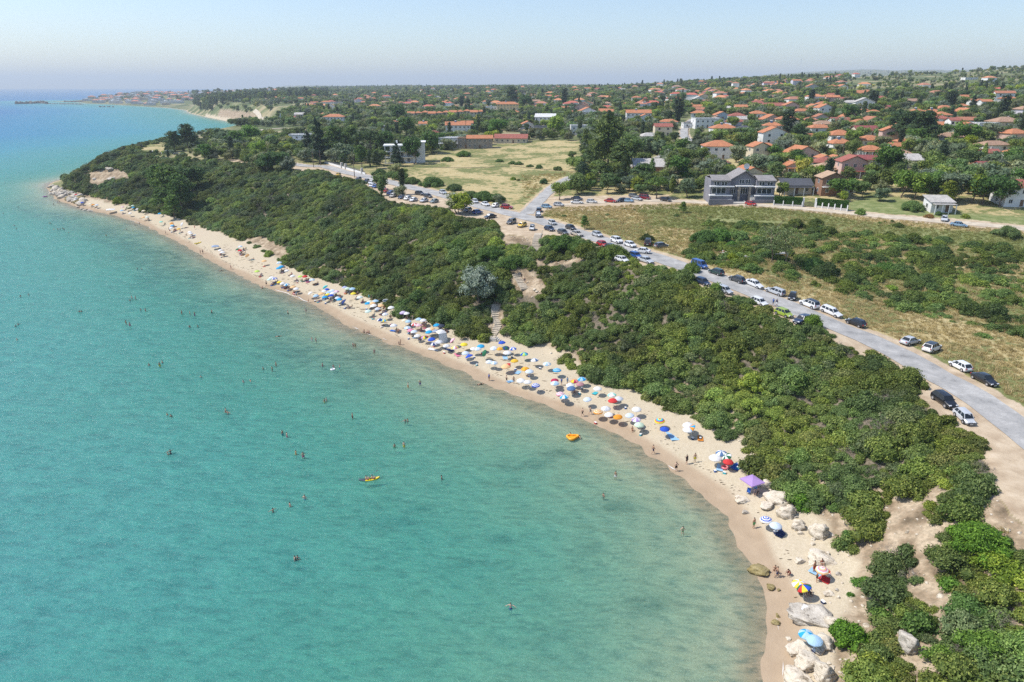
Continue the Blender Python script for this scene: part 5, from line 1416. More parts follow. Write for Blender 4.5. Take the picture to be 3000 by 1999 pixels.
# village filler houses and the distant resort town
def fillers():
    r = np.random.default_rng(21); n = 0; tries = 0
    roofs = ['orange', 'orange', 'rust', 'orange', 'orange', 'brown', 'orange', 'red', 'pale']; walls = ['white', 'white', 'cream', 'pink', 'lilac', 'grey']
    boxes = [(2180, 3000, 292, 560, 36), (1560, 2180, 268, 345, 34), (880, 1560, 272, 320, 26), (1500, 2400, 238, 285, 38), (2400, 2620, 262, 330, 10), (620, 1000, 288, 350, 8), (1900, 2180, 350, 420, 5)]
    for x0, x1, y0, y1, cnt in boxes:
        k = 0; tries = 0
        while k < cnt and tries < 3000:
            tries += 1; px = r.uniform(x0, x1); py = r.uniform(y0, y1)
            if inpoly(px, py, FIELD) or (px > 2500 and py > 480) or (px < 1700 and py > 330 and px > 1150): continue
            x, y, z = at(px, py)
            if y > 4200 or z < 12: continue
            w = r.uniform(9, 15); d = r.uniform(7, 9)
            if any((x - a) ** 2 + (y - b) ** 2 < (c + w * .75) ** 2 for a, b, c in HOUSES): continue
            if dpoly(x, y, R_MAIN) < 12 or dpoly(x, y, R_BR) < 10 or dpoly(x, y, R_ST) < 9 or dpoly(x, y, COAST) < 70: continue
            rf = roofs[r.integers(len(roofs))]; wl = walls[r.integers(len(walls))]; kd = ['hip', 'hip', 'gable', 'front'][r.integers(4)]
            house(x, y, w, d, 1 if r.random() < .7 else 2, kd, rf, wl, r.uniform(-.3, .3), f'{wl} village house with a {rf} {"hip" if kd == "hip" else "gable"} roof among trees', 1 if y < 900 else 0, 'village houses', extras='c' if r.random() < .3 else '', hname='village_house'); k += 1
fillers()
def town():
    r = np.random.default_rng(5); T = []
    for k in range(6):
        w, d, h = r.uniform(14, 30), r.uniform(12, 16), r.choice([6, 9, 12, 12]); mb = MB(); mb.box(-w / 2, -d / 2, -6, w / 2, d / 2, h); nf = int(h / 3)
        mb.cur = 1
        for f in range(nf):
            for i in range(int(w / 4)): x0 = -w / 2 + 1.2 + i * 4; mb.box(x0, -d / 2 - .1, f * 3 + .6, x0 + 2, -d / 2 - .02, f * 3 + 2.4)
        mb.cur = 2
        if k % 3 == 0:
            W, D = w / 2 + .5, d / 2 + .5; mb.add([(-W, -D, h + .02), (W, -D, h + .02), (W, D, h + .02), (-W, D, h + .02), (-W + D, 0, h + D * .45), (W - D, 0, h + D * .45)], [(0, 1, 5, 4), (1, 2, 5), (2, 3, 4, 5), (3, 0, 4), (3, 2, 1, 0)])
        else: mb.cur = 0; mb.box(-3, -3, h, 3, 3, h + 2.5)
        me = mb.mesh("apartment_building"); me.materials.append(M_WALL); me.materials.append(M_GLASS); me.materials.append(simple("far_tiles", (.5, .2, .12), .9) if k == 0 else bpy.data.materials["far_tiles"]); T.append(me)
    n = 0; tries = 0; pts = []
    while n < 290 and tries < 12000:
        tries += 1
        X = r.uniform(-1830, -700); Y = r.uniform(2050, 3300)
        if not inpoly(X, Y, LANDP): continue
        dc = float(dpoly(X, Y, COAST))
        if dc < 30 or dc > 700 or (X > -1150 and Y < 2350): continue
        if any((X - a) ** 2 + (Y - b) ** 2 < 25 ** 2 for a, b in pts): continue
        z = Hs(X, Y); pts.append((X, Y)); o = link("apartment_building", T[r.integers(6)], None, None, (X, Y, z), r.uniform(-.25, .25)); c = WC[['white', 'white', 'white', 'cream'][r.integers(4)]]; o.color = (*c, 1)
        px, py = proj(X, Y, z + 6); HOUSES.append((X, Y, 15))
        ti = T.index(o.data); tag(o, ['low white', 'tall cream', 'flat roofed', 'narrow', 'wide', 'pale'][ti] + ' ' + ('seafront ' if dc < 90 else 'hilltop ' if dc > 420 else '') + 'apartment block in the distant resort town', 'building', 'blocks of the distant resort town', px=(float(px), float(py))); n += 1
town()
# breakwater rocks, far moles
M_ROCKD = simple("dark_rock", (.14, .12, .10), .95, .4, .3, bump=.5)
def mole(L, w, h, label):
    a = P0(L); Q = resample(a, 12); mb = MB(); r = np.random.default_rng(1)
    for i, (x, y) in enumerate(Q):
        for k in range(3):
            s = w * r.uniform(.5, 1); q = h * r.uniform(.5, 1.2); ox, oy = r.normal(0, w * .5, 2); mb.lathe([(s * .9, -2), (s, 0), (s * .7, q * .7), (s * .2, q)], 6, (x + ox, y + oy, 0), r.uniform(.7, 1.3), r.uniform(.7, 1.3))
    o = mb.build("breakwater", M_ROCKD); tag(o, label, 'breakwater', px=L[0])
mole([(52, 305), (80, 304.5), (120, 303), (137, 303.5)], 11, 9, 'long dark breakwater of rocks at the left end of the bay')
mole([(137, 305), (185, 305), (240, 306)], 6, 2.5, 'low thin mole linking the rocky breakwater to the resort')
mole([(192, 299), (230, 299.5), (262, 298)], 8, 5, 'dark rocky reef behind the mole off the resort')
mole([(293, 313.5), (332, 314)], 5, 3, 'short dark mole in front of the resort beach')
# telegraph poles and wires
POLES = []
for px, py, hp, lb in [(919,491,46,'telegraph pole left of the garden fence'),(1039,521,60,'telegraph pole where the hedge bushes meet the parked cars'),(940,486,44,'telegraph pole at the garden fence corner'),
    (2037,446,52,'telegraph pole at the bend of the side street'),(2068,444,50,'telegraph pole right of the side street bend'),(2073,556,46,'thin street pole left of the big grey villa'),(2282,584,36,'thin pole behind the left hedge'),(2526,556,52,'pale pole right of the red gabled house'),
    (2465,474,54,'dark telegraph pole in the village clearing'),(2496,520,34,'telegraph pole in front of the red gable'),(1545,355,40,'far telegraph pole by the orange gable'),(2013,430,60,'telegraph pole on the side street corner'),(1310,392,40,'telegraph pole in front of the long white house'),(1365,400,44,'telegraph pole behind the stone wing')]:
    x, y, z = at(px, py); s = pscale(x, y, z); h = min(hp / s, 12)
    r = empty("telegraph_pole", (x, y, z)); mb = MB(); mb.cyl((0, 0, -.5), (0, 0, h), .19, .13, 7); mb.build("pole", M_BARKY, r)
    mb = MB(); mb.box(-.9, -.06, h - .8, .9, .06, h - .68)
    for q in (-.8, -.3, .3, .8): mb.lathe([(.04, 0), (.06, .08), (.03, .16)], 6, (q, 0, h - .68))
    mb.build("crossarm", M_DARK, r); tag(r, lb, 'pole', px=(px, py - hp / 2)); POLES.append((x, y, z + h - .55))
def wires(a, b, label, n=4):
    A = Vector(a); B = Vector(b); mb = MB(); d = (B - A); sd_ = Vector((-d.y, d.x, 0)).normalized()
    for k in range(n):
        o = sd_ * (k - (n - 1) / 2) * .45 + Vector((0, 0, 0)); last = None
        for i in range(13):
            t = i / 12; p = A + d * t + o; p.z -= 4 * t * (1 - t) * d.length * .025
            if last is not None: mb.cyl(last, p, .022, n=3, cap=False)
            last = p
    tag(mb.build("power_line", M_DARK), label, 'power line', px=None)
wires(POLES[0], POLES[1], 'wires hanging between the two poles of the coast road')
far_ = at(1500, 560); wires(POLES[1], (far_[0], far_[1], far_[2] + 10), 'wires running right across the dry field')
wires(POLES[2], POLES[0], 'short wires at the garden fence corner')
wires(POLES[3], POLES[4], 'wires between the poles of the side street')
wires((far_[0], far_[1], far_[2] + 10), (POLES[5][0], POLES[5][1], POLES[5][2] + 2), 'wires passing in front of the pines and the red shed')
wires((POLES[5][0], POLES[5][1], POLES[5][2] + 2), (POLES[7][0], POLES[7][1], POLES[7][2]), 'wires in front of the big grey villa')
e_ = at(3050, 560); wires(POLES[7], (e_[0], e_[1], e_[2] + 9), 'wires leading to the right edge of the picture')
# ------------------------------------------------------------ cars
M_PAINT = objcol("car_paint", .28, .04, 1.0, coat=.8)
M_CGLASS = simple("car_glass", (.02, .025, .03), .06, .1, 2)
M_TYRE = simple("tyre_rubber", (.02, .02, .02), .8, .2)
M_RIM = simple("alloy_rim", (.5, .5, .52), .35, .1, metal=.6)
M_LAMP = simple("clear_lamp", (.75, .77, .78), .1, .03)
M_TAIL = simple("red_lamp", (.45, .02, .02), .2, .05)
M_TRIM = simple("black_trim", (.03, .03, .03), .6, .1)
M_PLATE = simple("plate_white", (.75, .75, .72), .5, .03)
CARK = { # L, W, H, belt, hood z, tail z, x positions (front +x): windscreen base, roof front, roof rear, rear glass base
 'hatch': (4.0, 1.72, 1.48, .92, .82, .92, 1.02, .42, -1.35, -1.86),
 'small': (3.6, 1.62, 1.50, .93, .86, .92, 1.05, .5, -1.3, -1.68),
 'sedan': (4.6, 1.78, 1.44, .92, .80, .92, 1.0, .35, -1.05, -1.62),
 'estate': (4.6, 1.78, 1.48, .92, .80, .95, 1.05, .42, -1.95, -2.2),
 'suv': (4.4, 1.85, 1.68, 1.05, .98, 1.05, 1.05, .5, -1.65, -2.05),
 'van': (4.5, 1.82, 1.82, 1.05, .95, 1.1, 1.45, .85, -2.0, -2.15),
 'pickup': (5.1, 1.85, 1.76, 1.05, 1.0, 1.05, 1.25, .7, -.5, -.75)}
CARM = {}
def car_parts(k):
    L, W, Hh, belt, hz, tz, ws, rf, rr, rg = CARK[k]; h = L / 2; w = W / 2
    xs = [-h, -h + .12, -h + .5, rg, -.6, .4, ws, h - .75, h - .2, h]
    zt = [tz - .22, tz - .05, tz, belt, belt, belt, belt - .01, hz - .03, hz - .16, hz - .34]
    wd = [w * .84, w * .93, w * .985, w, w, w, w, w * .98, w * .9, w * .76]
    zb = [.42, .3, .24, .22, .2, .2, .2, .22, .28, .38]
    n = 10; V = []
    for x, t, ww, b in zip(xs, zt, wd, zb):
        pr = [(-ww * .88, b), (-ww, b + .16), (-ww * 1.0, (b + t) / 2 + .03), (-ww * .975, t - .09), (-ww * .84, t), (ww * .84, t), (ww * .975, t - .09), (ww, (b + t) / 2 + .03), (ww, b + .16), (ww * .88, b)]
        V += [(x, p, q) for p, q in pr]
    mb = MB(); F = []
    for i in range(len(xs) - 1):
        for j in range(n): F.append((i * n + j, (i + 1) * n + j, (i + 1) * n + (j + 1) % n, i * n + (j + 1) % n))
    F += [tuple(range(n)), tuple(range(len(V) - 1, len(V) - 1 - n, -1))]; mb.add(V, F)
    bw = w * .93; tw = w * .74
    G = [(rg, bw, belt - .02), (ws, bw, belt - .03), (rf, tw, Hh - .03), (rr, tw, Hh - .05)]
    mid = ((rf + rr) / 2, Hh + .0)
    V = [(x, -y, z) for x, y, z in G] + [(x, y, z) for x, y, z in G] + [(mid[0], -tw * .98, mid[1] - .01), (mid[0], tw * .98, mid[1] - .01), (mid[0], 0, mid[1] + .03), (rf, 0, Hh), (rr, 0, Hh - .02)]
    mb.add(V, [(0, 1, 2, 8, 3), (4, 7, 9, 6, 5), (1, 5, 6, 11, 2), (0, 3, 12, 7, 4), (2, 11, 10, 8), (11, 6, 9, 10), (8, 10, 12, 3), (10, 9, 7, 12)][0:8])
    if k == 'pickup':
        mb.box(-h + .12, -w * .9, tz, rg - .05, -w * .82, tz + .02)
    body = mb.mesh("body", False)
    out = {'body': body}
    # glazing set just proud of the cabin
    def quad(name, P, off, sub=None):
        P = [Vector(p) for p in P]; nn = (P[1] - P[0]).cross(P[2] - P[1]).normalized(); c = sum(P, Vector()) / len(P)
        if nn.dot(c - Vector((-.2, 0, .9))) < 0: nn = -nn
        Q = [c + (p - c) * .88 + nn * off for p in P]; R = [q - nn * .03 for q in Q]; m = MB(); k4 = len(P)
        m.add(Q + R, [tuple(range(k4)), tuple(range(2 * k4 - 1, k4 - 1, -1))] + [(i, i + k4, (i + 1) % k4 + k4, (i + 1) % k4) for i in range(k4)]); return m.mesh(name)
    out['windscreen'] = quad("windscreen", [V[1], V[5], V[6], V[2]], .012)
    out['rear_window'] = quad("rear_window", [V[0], V[4], V[7], V[3]], .012)
    sides = []
    for s in (0, 4):
        a, b, c, d = Vector(V[s]), Vector(V[s + 1]), Vector(V[s + 2]), Vector(V[s + 3])
        def lp(t, top):
            return (d + (c - d) * t) if top else (a + (b - a) * t)
        for t0, t1 in ((.03, .33), (.34, .62), (.63, .985)):
            sides.append(quad("side_window", [lp(t0, 0), lp(t1, 0), lp(t1, 1), lp(t0, 1)], .014))
    out['side'] = sides
    r = .31 if k not in ('suv', 'pickup') else .36
    m = MB(); m.cyl((0, -.11, 0), (0, .11, 0), r, n=16); out['tyre'] = m.mesh("tyre"); m = MB(); m.cyl((0, -.12, 0), (0, .12, 0), r * .62, n=12); m.cyl((0, -.125, 0), (0, .125, 0), r * .15, n=8); out['rim'] = m.mesh("rim")
    m = MB(); m.cyl((0, -.06, 0), (0, .06, 0), r * 1.16, n=16); out['arch'] = m.mesh("wheel_arch")
    m = MB(); m.box(-.1, -.19, -.08, .06, .19, .09); out['head'] = m.mesh("headlight"); m = MB(); m.box(-.05, -.13, -.14, .08, .13, .16); out['tail'] = m.mesh("tail_light")
    m = MB(); m.box(-.02, -.26, -.06, .02, .26, .06); out['plate'] = m.mesh("number_plate")
    m = MB(); m.lathe([(.02, -.07), (.1, -.05), (.11, .03), (.05, .08)], 8, (0, 0, 0), .6, 1.1); out['mirror'] = m.mesh("wing_mirror")
    m = MB(); m.box(-.03, -w * .55, -.1, .03, w * .55, .09); out['grille'] = m.mesh("grille")
    for kk, mt in (('windscreen', M_CGLASS), ('rear_window', M_CGLASS), ('tyre', M_TYRE), ('rim', M_RIM), ('arch', M_TRIM), ('head', M_LAMP), ('tail', M_TAIL), ('plate', M_PLATE), ('mirror', M_TRIM), ('grille', M_TRIM)): out[kk].materials.append(mt)
    for s in sides: s.materials.append(M_CGLASS)
    body.materials.append(M_PAINT); out['r'] = r
    return out
CCOL = {'white': (.78, .78, .77), 'silver': (.50, .52, .54), 'grey': (.16, .17, .18), 'dark grey': (.055, .06, .065), 'black': (.012, .013, .015), 'dark blue': (.02, .035, .075), 'blue': (.02, .09, .32), 'light blue': (.22, .36, .50), 'red': (.42, .02, .02), 'dark red': (.22, .01, .02), 'yellow': (.75, .48, .02), 'beige': (.45, .41, .34), 'dark green': (.015, .05, .045), 'lime': (.32, .42, .05), 'grey green': (.17, .22, .21)}
def car(px, py, col, kind, dirv, label, sunshade=False, roofcol=None, dz=0.0):
    if kind not in CARM: CARM[kind] = car_parts(kind)
    P = CARM[kind]; L, W, Hh, belt, hz, tz, ws, rf, rr, rg = CARK[kind]; h = L / 2; w = W / 2
    x, y, z = at(px, py + 4, .5)
    if dirv in ('+', '-'):
        Q = resample(R_MAIN, 2.0); i = int(np.argmin((Q[:, 0] - x) ** 2 + (Q[:, 1] - y) ** 2)); i = min(max(i, 1), len(Q) - 2); d = Q[i + 1] - Q[i - 1]
        if dirv == '-': d = -d
        ang = math.atan2(d[1], d[0]) + random.uniform(-.03, .03)
    else:
        x2, y2 = unproj(px + dirv[0] * 14, py + dirv[1] * 14, z); x1, y1 = unproj(px, py, z); ang = math.atan2(y2 - y1, x2 - x1)
    ca, sa = math.cos(ang), math.sin(ang)
    zf = Hs(x + ca * 1.3, y + sa * 1.3); zr_ = Hs(x - ca * 1.3, y - sa * 1.3); dmn = float(dpoly(x, y, R_MAIN)); up = .07 if dmn < 3.6 else .02
    r = empty("parked_car", (x, y, (zf + zr_) / 2 + up)); r.rotation_euler = (0, -math.atan2(zf - zr_, 2.6), ang)
    b = link("body", P['body'], None, r, color=CCOL[col]); 
    link("windscreen", P['windscreen'], None, r); link("rear_window", P['rear_window'], None, r)
    for s in P['side']: link("side_window", s, None, r)
    for sx in (h - .82, -h + .78):
        for sy in (-1, 1):
            wh = link("wheel", P['arch'], None, r, (sx, sy * (w - .045), P['r'] + .02)); wh.name = "wheel"
            t = link("tyre", P['tyre'], None, wh, (0, sy * -.035, -.02)); link("rim", P['rim'], None, wh, (0, sy * -.028, -.02))
    for sy in (-1, 1):
        link("headlight", P['head'], None, r, (h - .10, sy * w * .62, hz - .24)); link("tail_light", P['tail'], None, r, (-h + .07, sy * w * .72, tz - .22)); link("wing_mirror", P['mirror'], None, r, (ws - .22, sy * (w + .06), belt + .04))
    link("grille", P['grille'], None, r, (h - .01, 0, .5)); link("number_plate", P['plate'], None, r, (-h - .01, 0, .62)); link("number_plate", P['plate'], None, r, (h + .02, 0, .36))
    if roofcol:
        mb = MB(); tw = w * .74; mb.add([(rr, -tw, Hh + .012), (rf, -tw, Hh + .012), (rf, tw, Hh + .012), (rr, tw, Hh + .012), (rr, -tw, Hh - .01), (rf, -tw, Hh - .01), (rf, tw, Hh - .01), (rr, tw, Hh - .01), ((rr + rf) / 2, 0, Hh + .055)], [(0, 1, 8), (1, 2, 8), (2, 3, 8), (3, 0, 8), (0, 4, 5, 1), (1, 5, 6, 2), (2, 6, 7, 3), (3, 7, 4, 0)])
        link("roof_panel", mb.mesh("roof_panel"), M_PAINT, r, color=CCOL[roofcol])
    if sunshade:
        mb = MB(); mb.add([(ws - .02, -w * .72, belt + .05), (ws - .02, w * .72, belt + .05), (rf + .04, w * .6, Hh - .06), (rf + .04, -w * .6, Hh - .06)], [(0, 1, 2, 3)]); mb.v = [(a + .04, b_, c + .02) for a, b_, c in mb.v]; mb.build("sunshade", M_LAMP, r)
    if kind == 'pickup':
        mb = MB(); mb.box(-h + .15, -w * .86, tz - .0, -h + 1.75, w * .86, tz + .012); mb.build("cargo_bed", M_TRIM, r)
        for q in (-h + .5, -h + 1.1, -h + 1.7):
            mb = MB(); mb.cyl((q, -w * .85, tz), (q + .1, -w * .7, Hh - .1), .03, n=5); mb.cyl((q + .1, -w * .7, Hh - .1), (q + .1, w * .7, Hh - .1), .03, n=5); mb.cyl((q + .1, w * .7, Hh - .1), (q, w * .85, tz), .03, n=5); mb.build("roll_bar", M_METAL, r)
    tag(r, label, 'pickup' if kind == 'pickup' else 'van' if kind == 'van' else 'car', 'parked cars', px=(px, py)); PLACED.append((x, y, 2.2)); return r
A, B_ = (-1, .35), (-1, .28)
CL = [
 (1050,521,'dark blue','hatch',B_,'half hidden dark blue car at the left end of the roadside parking'),
 (1074,527,'dark blue','hatch',A,'dark blue car, second from the left end of the roadside parking'),
 (1087,532,'white','hatch',A,'white car, third from the left end of the roadside parking'),
 (1090,540,'white','estate',A,'white car nearest the slope, left of the blue one'),
 (1099,543,'blue','hatch',A,'bright blue car in the left parking row'),
 (1120,548,'light blue','sedan',A,'pale blue car in the middle of the left parking row'),
 (1129,556,'red','hatch',A,'red car in the left parking row'),
 (1142,563,'blue','hatch',A,'deep blue car right of the red one in the left parking row'),
 (1151,570,'beige','estate',A,'beige estate car in the left parking row'),
 (1177,574,'dark blue','sedan',A,'dark blue low car right of the beige estate'),
 (1193,578,'white','hatch',B_,'white car left of the pair of white cars at the slope edge'),
 (1211,582,'white','sedan',B_,'white sedan at the slope edge'),
 (1242,584,'silver','sedan',B_,'silver sedan at the slope edge behind a motorbike'),
 (1272,586,'grey green','sedan',B_,'grey green car at the right end of the left parking row'),
 (1230,564,'dark grey','suv',(1,.15),'dark grey off-roader standing beside the road'),
 (1254,571,'dark grey','hatch',(1,.15),'dark grey car in front of the off-roader'),
 (1298,561,'silver','suv',(1,.3),'silver off-roader on the inland side of the road'),
 (1328,570,'silver','sedan',(1,.3),'silver sedan on the inland side beside the round bush'),
 (1355,577,'dark blue','sedan',(1,.25),'dark blue sedan on the inland side of the road'),
 (1392,587,'white','small',(1,.45),'white small car on the inland side in front of the bushes'),
 (1422,595,'white','sedan',(1,.3),'white sedan between two white hatchbacks by the road'),
 (1451,600,'white','small',(-1,.25),'white hatchback left of the red people carrier'),
 (1485,604,'red','suv',(1,.05),'red people carrier near the road junction'),
 (1335,591,'dark grey','hatch',(1,.2),'dark grey car behind the long silver one at the slope edge'),
 (1331,602,'silver','estate',(-1,.2),'long silver car at the slope edge left of the motorbikes'),
 (1357,607,'dark blue','hatch',(-1,.3),'dark blue car left of the black one at the slope edge'),
 (1370,612,'black','hatch',(-1,.35),'black car beside the parked motorbike'),
 (1399,618,'blue','hatch',(1,-.15),'blue car right of the motorbike'),
 (1436,631,'black','sedan',(-1,.15),'black car with a white sunshade behind the windscreen'),
 (1498,647,'dark grey','suv',(-1,.4),'dark off-roader on the dirt lay-by'),
 (1529,656,'yellow','hatch',(-1,.35),'bright yellow car on the dirt lay-by'),
 (1559,665,'white','small',(-.35,.8),'small white car with a black roof on the dirt lay-by'),
 (1577,628,'dark grey','suv',(.35,1),'dark off-roader with white sunshade at the junction corner'),
 (1579,612,'dark grey','estate',(.3,-1),'dark car behind the off-roader at the junction corner'),
 (1602,602,'light blue','hatch',(1,.1),'pale blue car at the start of the dirt track'),
 (1637,596,'silver','hatch',(1,.1),'silver car at the start of the dirt track'),
 (1618,650,'silver','small',(1,.4),'pale silver hatchback just right of the junction'),
 (1610,667,'dark blue','hatch','+','dark blue car on the seaward side of the junction'),
 (1672,664,'black','hatch','+','black hatchback left of the small roadside pine'),
 (1649,677,'dark grey','hatch','+','dark car half hidden by the thicket near the steps'),
 (1690,682,'beige','sedan','+','beige car hidden behind the thicket by the small pine'),
 (1691,578,'dark blue','sedan',(1,.12),'dark blue sedan on the dirt track, inland side'),
 (1690,589,'white','sedan',(1,.05),'white low car at the left of the dirt track row'),
 (1733,587,'white','hatch',(1,.05),'white hatchback alone on the dirt track'),
 (1789,585,'red','sedan',(1,.08),'bright red car on the dirt track'),
 (1821,584,'dark blue','hatch',(-1,.05),'dark blue car next to the bright red one on the track'),
 (1839,584,'light blue','sedan',(1,.1),'light blue car on the dirt track'),
 (1857,570,'grey','hatch',(1,.1),'grey car behind the silver one on the dirt track'),
 (1866,579,'silver','sedan',(1,.15),'silver car on the dirt track left of the dark red van'),
 (1889,576,'dark red','van',(1,.1),'dark red van on the dirt track'),
 (1951,582,'black','hatch',(1,.1),'black car under the flat crowned pine'),
 (2200,594,'red','hatch',(1,.15),'red hatchback in front of the big grey villa'),
 (1750,684,'silver','hatch','+','silver car right of the small roadside pine'),
 (1765,712,'red','hatch','+','red car mostly hidden at the slope edge'),
 (1790,721,'dark grey','hatch','+','dark car beside the hidden red one at the slope edge'),
 (1807,702,'white','suv','+','white off-roader, first of two white cars on the inland side'),
 (1846,714,'white','hatch','+','white hatchback behind the white off-roader'),
 (1898,708,'black','pickup',(.3,-1),'black pickup truck with roll bars'),
 (1937,716,'grey','hatch',(1,-.1),'grey hatchback right of the black pickup'),
 (1880,732,'white','sedan',(-1,-.1),'long white sedan standing across the road edge'),
 (1861,745,'blue','hatch','+','blue car half hidden below the white sedan'),
 (1892,759,'silver','sedan','+','silver sedan at the seaward edge below the white sedan'),
 (1822,757,'white','hatch','+','white car hidden by the broad bush at the road edge'),
 (2049,774,'blue','van','+','blue van on the inland side of the road'),
 (2098,794,'dark green','hatch','-','dark green hatchback behind the blue van'),
 (2158,815,'dark grey','hatch','-','dark grey hatchback left of the white saloon'),
 (2208,828,'white','sedan','+','white saloon between dark grey and silver cars'),
 (2270,850,'silver','estate','-','silver estate car on the inland verge'),
 (2322,866,'black','small',(-.45,.8),'black small car parked across the verge'),
 (2371,888,'white','suv','-','white car with a dark roof on the inland verge'),
 (2435,910,'white','estate','+','white estate car on the inland verge'),
 (2506,942,'black','hatch','-','black hatchback at the end of the inland row'),
 (2057,822,'dark blue','hatch','+','dark blue car behind the pale young pine at the slope edge'),
 (2121,846,'silver','hatch','+','silver car nearly hidden by the slope bushes'),
 (2223,881,'white','hatch','+','white car nearly hidden behind the bushes near two walkers'),
 (2296,914,'lime','hatch','+','lime green car at the seaward edge of the road'),
 (2350,936,'dark blue','suv',(-1,.3),'dark blue car with an open door behind the bright bush'),
 (2666,996,'silver','sedan',(1,-.25),'silver liftback parked on the grass by the road bend'),
 (2730,1016,'white','suv',(1,-.4),'pale car with a black roof on the grass by the road bend'),
 (2813,1069,'white','hatch','-','white hatchback on the grass right of the road'),
 (2884,1108,'black','sedan','+','black sedan on the grass behind the white hatchback'),
 (2766,1170,'black','suv','+','black crossover on the seaward lay-by'),
 (2824,1218,'silver','small','+','silver hatchback closest to the lower right lay-by'),
 (2767,637,'silver','sedan',(.1,1),'silver car in the driveway of the small white house'),
 (2809,655,'light blue','sedan',(1,.1),'grey blue sedan on the track below the small white house'),
 (482,445,'white','sedan',(1,-.1),'white car on the headland field, left of the dark ones'),
 (490,441,'silver','sedan',(1,-.1),'silver car on the headland field'),
 (451,442,'white','hatch',(1,-.1),'white car at the left end of the headland cars'),
 (517,448,'dark blue','sedan',(1,.1),'dark car under the headland pines, left one'),
 (536,450,'blue','sedan',(1,.1),'blue car under the headland pines'),
 (991,509,'yellow','hatch',A,'yellow car hidden behind the roadside bush at the far left'),
]
for px, py, c, k, d, lb in CL:
    car(px, py, c, k, d, lb, sunshade=('sunshade' in lb), roofcol='black' if ('black roof' in lb or 'dark roof' in lb) else None)
def bike(px, py, ang, col, label):
    x, y, z = at(px, py, .4); r = empty("parked_motorbike", (x, y, z), ang)
    for q in (-.65, .68):
        mb = MB(); mb.cyl((q, -.06, .31), (q, .06, .31), .31, n=14); w_ = mb.build("wheel", M_TYRE, r); mb = MB(); mb.cyl((q, -.07, .31), (q, .07, .31), .17, n=10); mb.build("rim", M_RIM, w_)
    mb = MB(); mb.lathe([(.02, -.3), (.16, -.2), (.19, .1), (.08, .3)], 8, (0, 0, 0)); mb.v = [(b + .2, a * .8, c_ * .9 + .78) for a, c_, b in [(p[0], p[1], p[2]) for p in mb.v]]; link("fuel_tank", mb.mesh("fuel_tank"), M_PAINT, r, color=col)
    mb = MB(); mb.box(-.65, -.13, .72, .0, .13, .84); mb.build("saddle", M_TRIM, r); mb = MB(); mb.box(-.2, -.16, .25, .3, .16, .65); mb.build("engine", M_METAL, r)
    mb = MB(); mb.cyl((.68, 0, .31), (.42, 0, 1.0), .04, n=6); mb.cyl((.4, -.36, 1.02), (.4, .36, 1.02), .025, n=6); mb.build("handlebar", M_METAL, r)
    mb = MB(); mb.cyl((.5, 0, .86), (.62, 0, .84), .1, n=10); mb.build("headlight", M_LAMP, r)
    tag(r, label, 'motorbike', px=(px, py))
bike(1215, 588, 2.6, (.5, .5, .52), 'motorbike parked before the silver sedan at the slope edge')
bike(1377, 623, 1.2, (.7, .7, .7), 'white and black motorbike between the black and the blue car')
# ------------------------------------------------------------ rocks
def rock_mat(name, a, b, c):
    m, nt, ns, lk, p = newmat(name); g = N(nt, "ShaderNodeNewGeometry").outputs['Position']
    mp = N(nt, "ShaderNodeMapping"); mp.inputs['Scale'].default_value = (1, 1, 2.6); mp.inputs['Rotation'].default_value = (.25, .15, 0); lk.new(g, mp.inputs[0])
    f = noise_n(nt, .9, 7, .7, vec=mp.outputs[0]); f2 = noise_n(nt, 4, 4, .6, vec=mp.outputs[0])
    lk.new(ramp(nt, mth(nt, 'ADD', mth(nt, 'MULTIPLY', f, .7), mth(nt, 'MULTIPLY', f2, .3)), [(.38, a), (.46, b), (.62, c)]), p.inputs['Base Color'])
    p.inputs['Roughness'].default_value = .95; bn = N(nt, "ShaderNodeBump"); bn.inputs['Strength'].default_value = .9; bn.inputs['Distance'].default_value = .25
    lk.new(mth(nt, 'ADD', f, mth(nt, 'MULTIPLY', f2, .3)), bn.inputs['Height']); lk.new(bn.outputs[0], p.inputs['Normal']); return m
M_LIME = rock_mat("pale_limestone", (.24, .19, .13), (.58, .50, .385), (.68, .61, .50))
M_ALGA = rock_mat("weedy_rock", (.10, .075, .03), (.24, .19, .07), (.38, .31, .16))
M_GREYR = rock_mat("grey_rock", (.14, .12, .095), (.42, .375, .31), (.58, .53, .45))
def rock_mesh(seed):
    r = np.random.default_rng(seed); bm = bmesh.new(); bmesh.ops.create_icosphere(bm, subdivisions=4, radius=1)
    V = np.array([v.co[:] for v in bm.verts]); F = np.array([[v.index for v in f.verts] for f in bm.faces]); bm.free()
    for _ in range(11):   # chop with planes for flat faces
        n = r.normal(size=3); n /= np.linalg.norm(n); d = r.uniform(.55, .85); q = V @ n; V = V - np.maximum(q - d, 0)[:, None] * n * .92
    s = r.uniform(0, 50); V *= (1 + .07 * noise(V[:, 0] - s, V[:, 1] + V[:, 2] * 1.3, .28, 2))[:, None]; V *= (1 + .16 * noise(V[:, 0] + V[:, 2] * .8 + s, V[:, 1] + V[:, 2], .9, 3))[:, None]
    V[:, 2] += .07 * np.sin(V[:, 2] * 15 + V[:, 0] * 2) * (np.abs(V[:, 2]) < .7)
    return mesh_np("boulder", V, F, False)
ROCKM = [rock_mesh(300 + i) for i in range(7)]
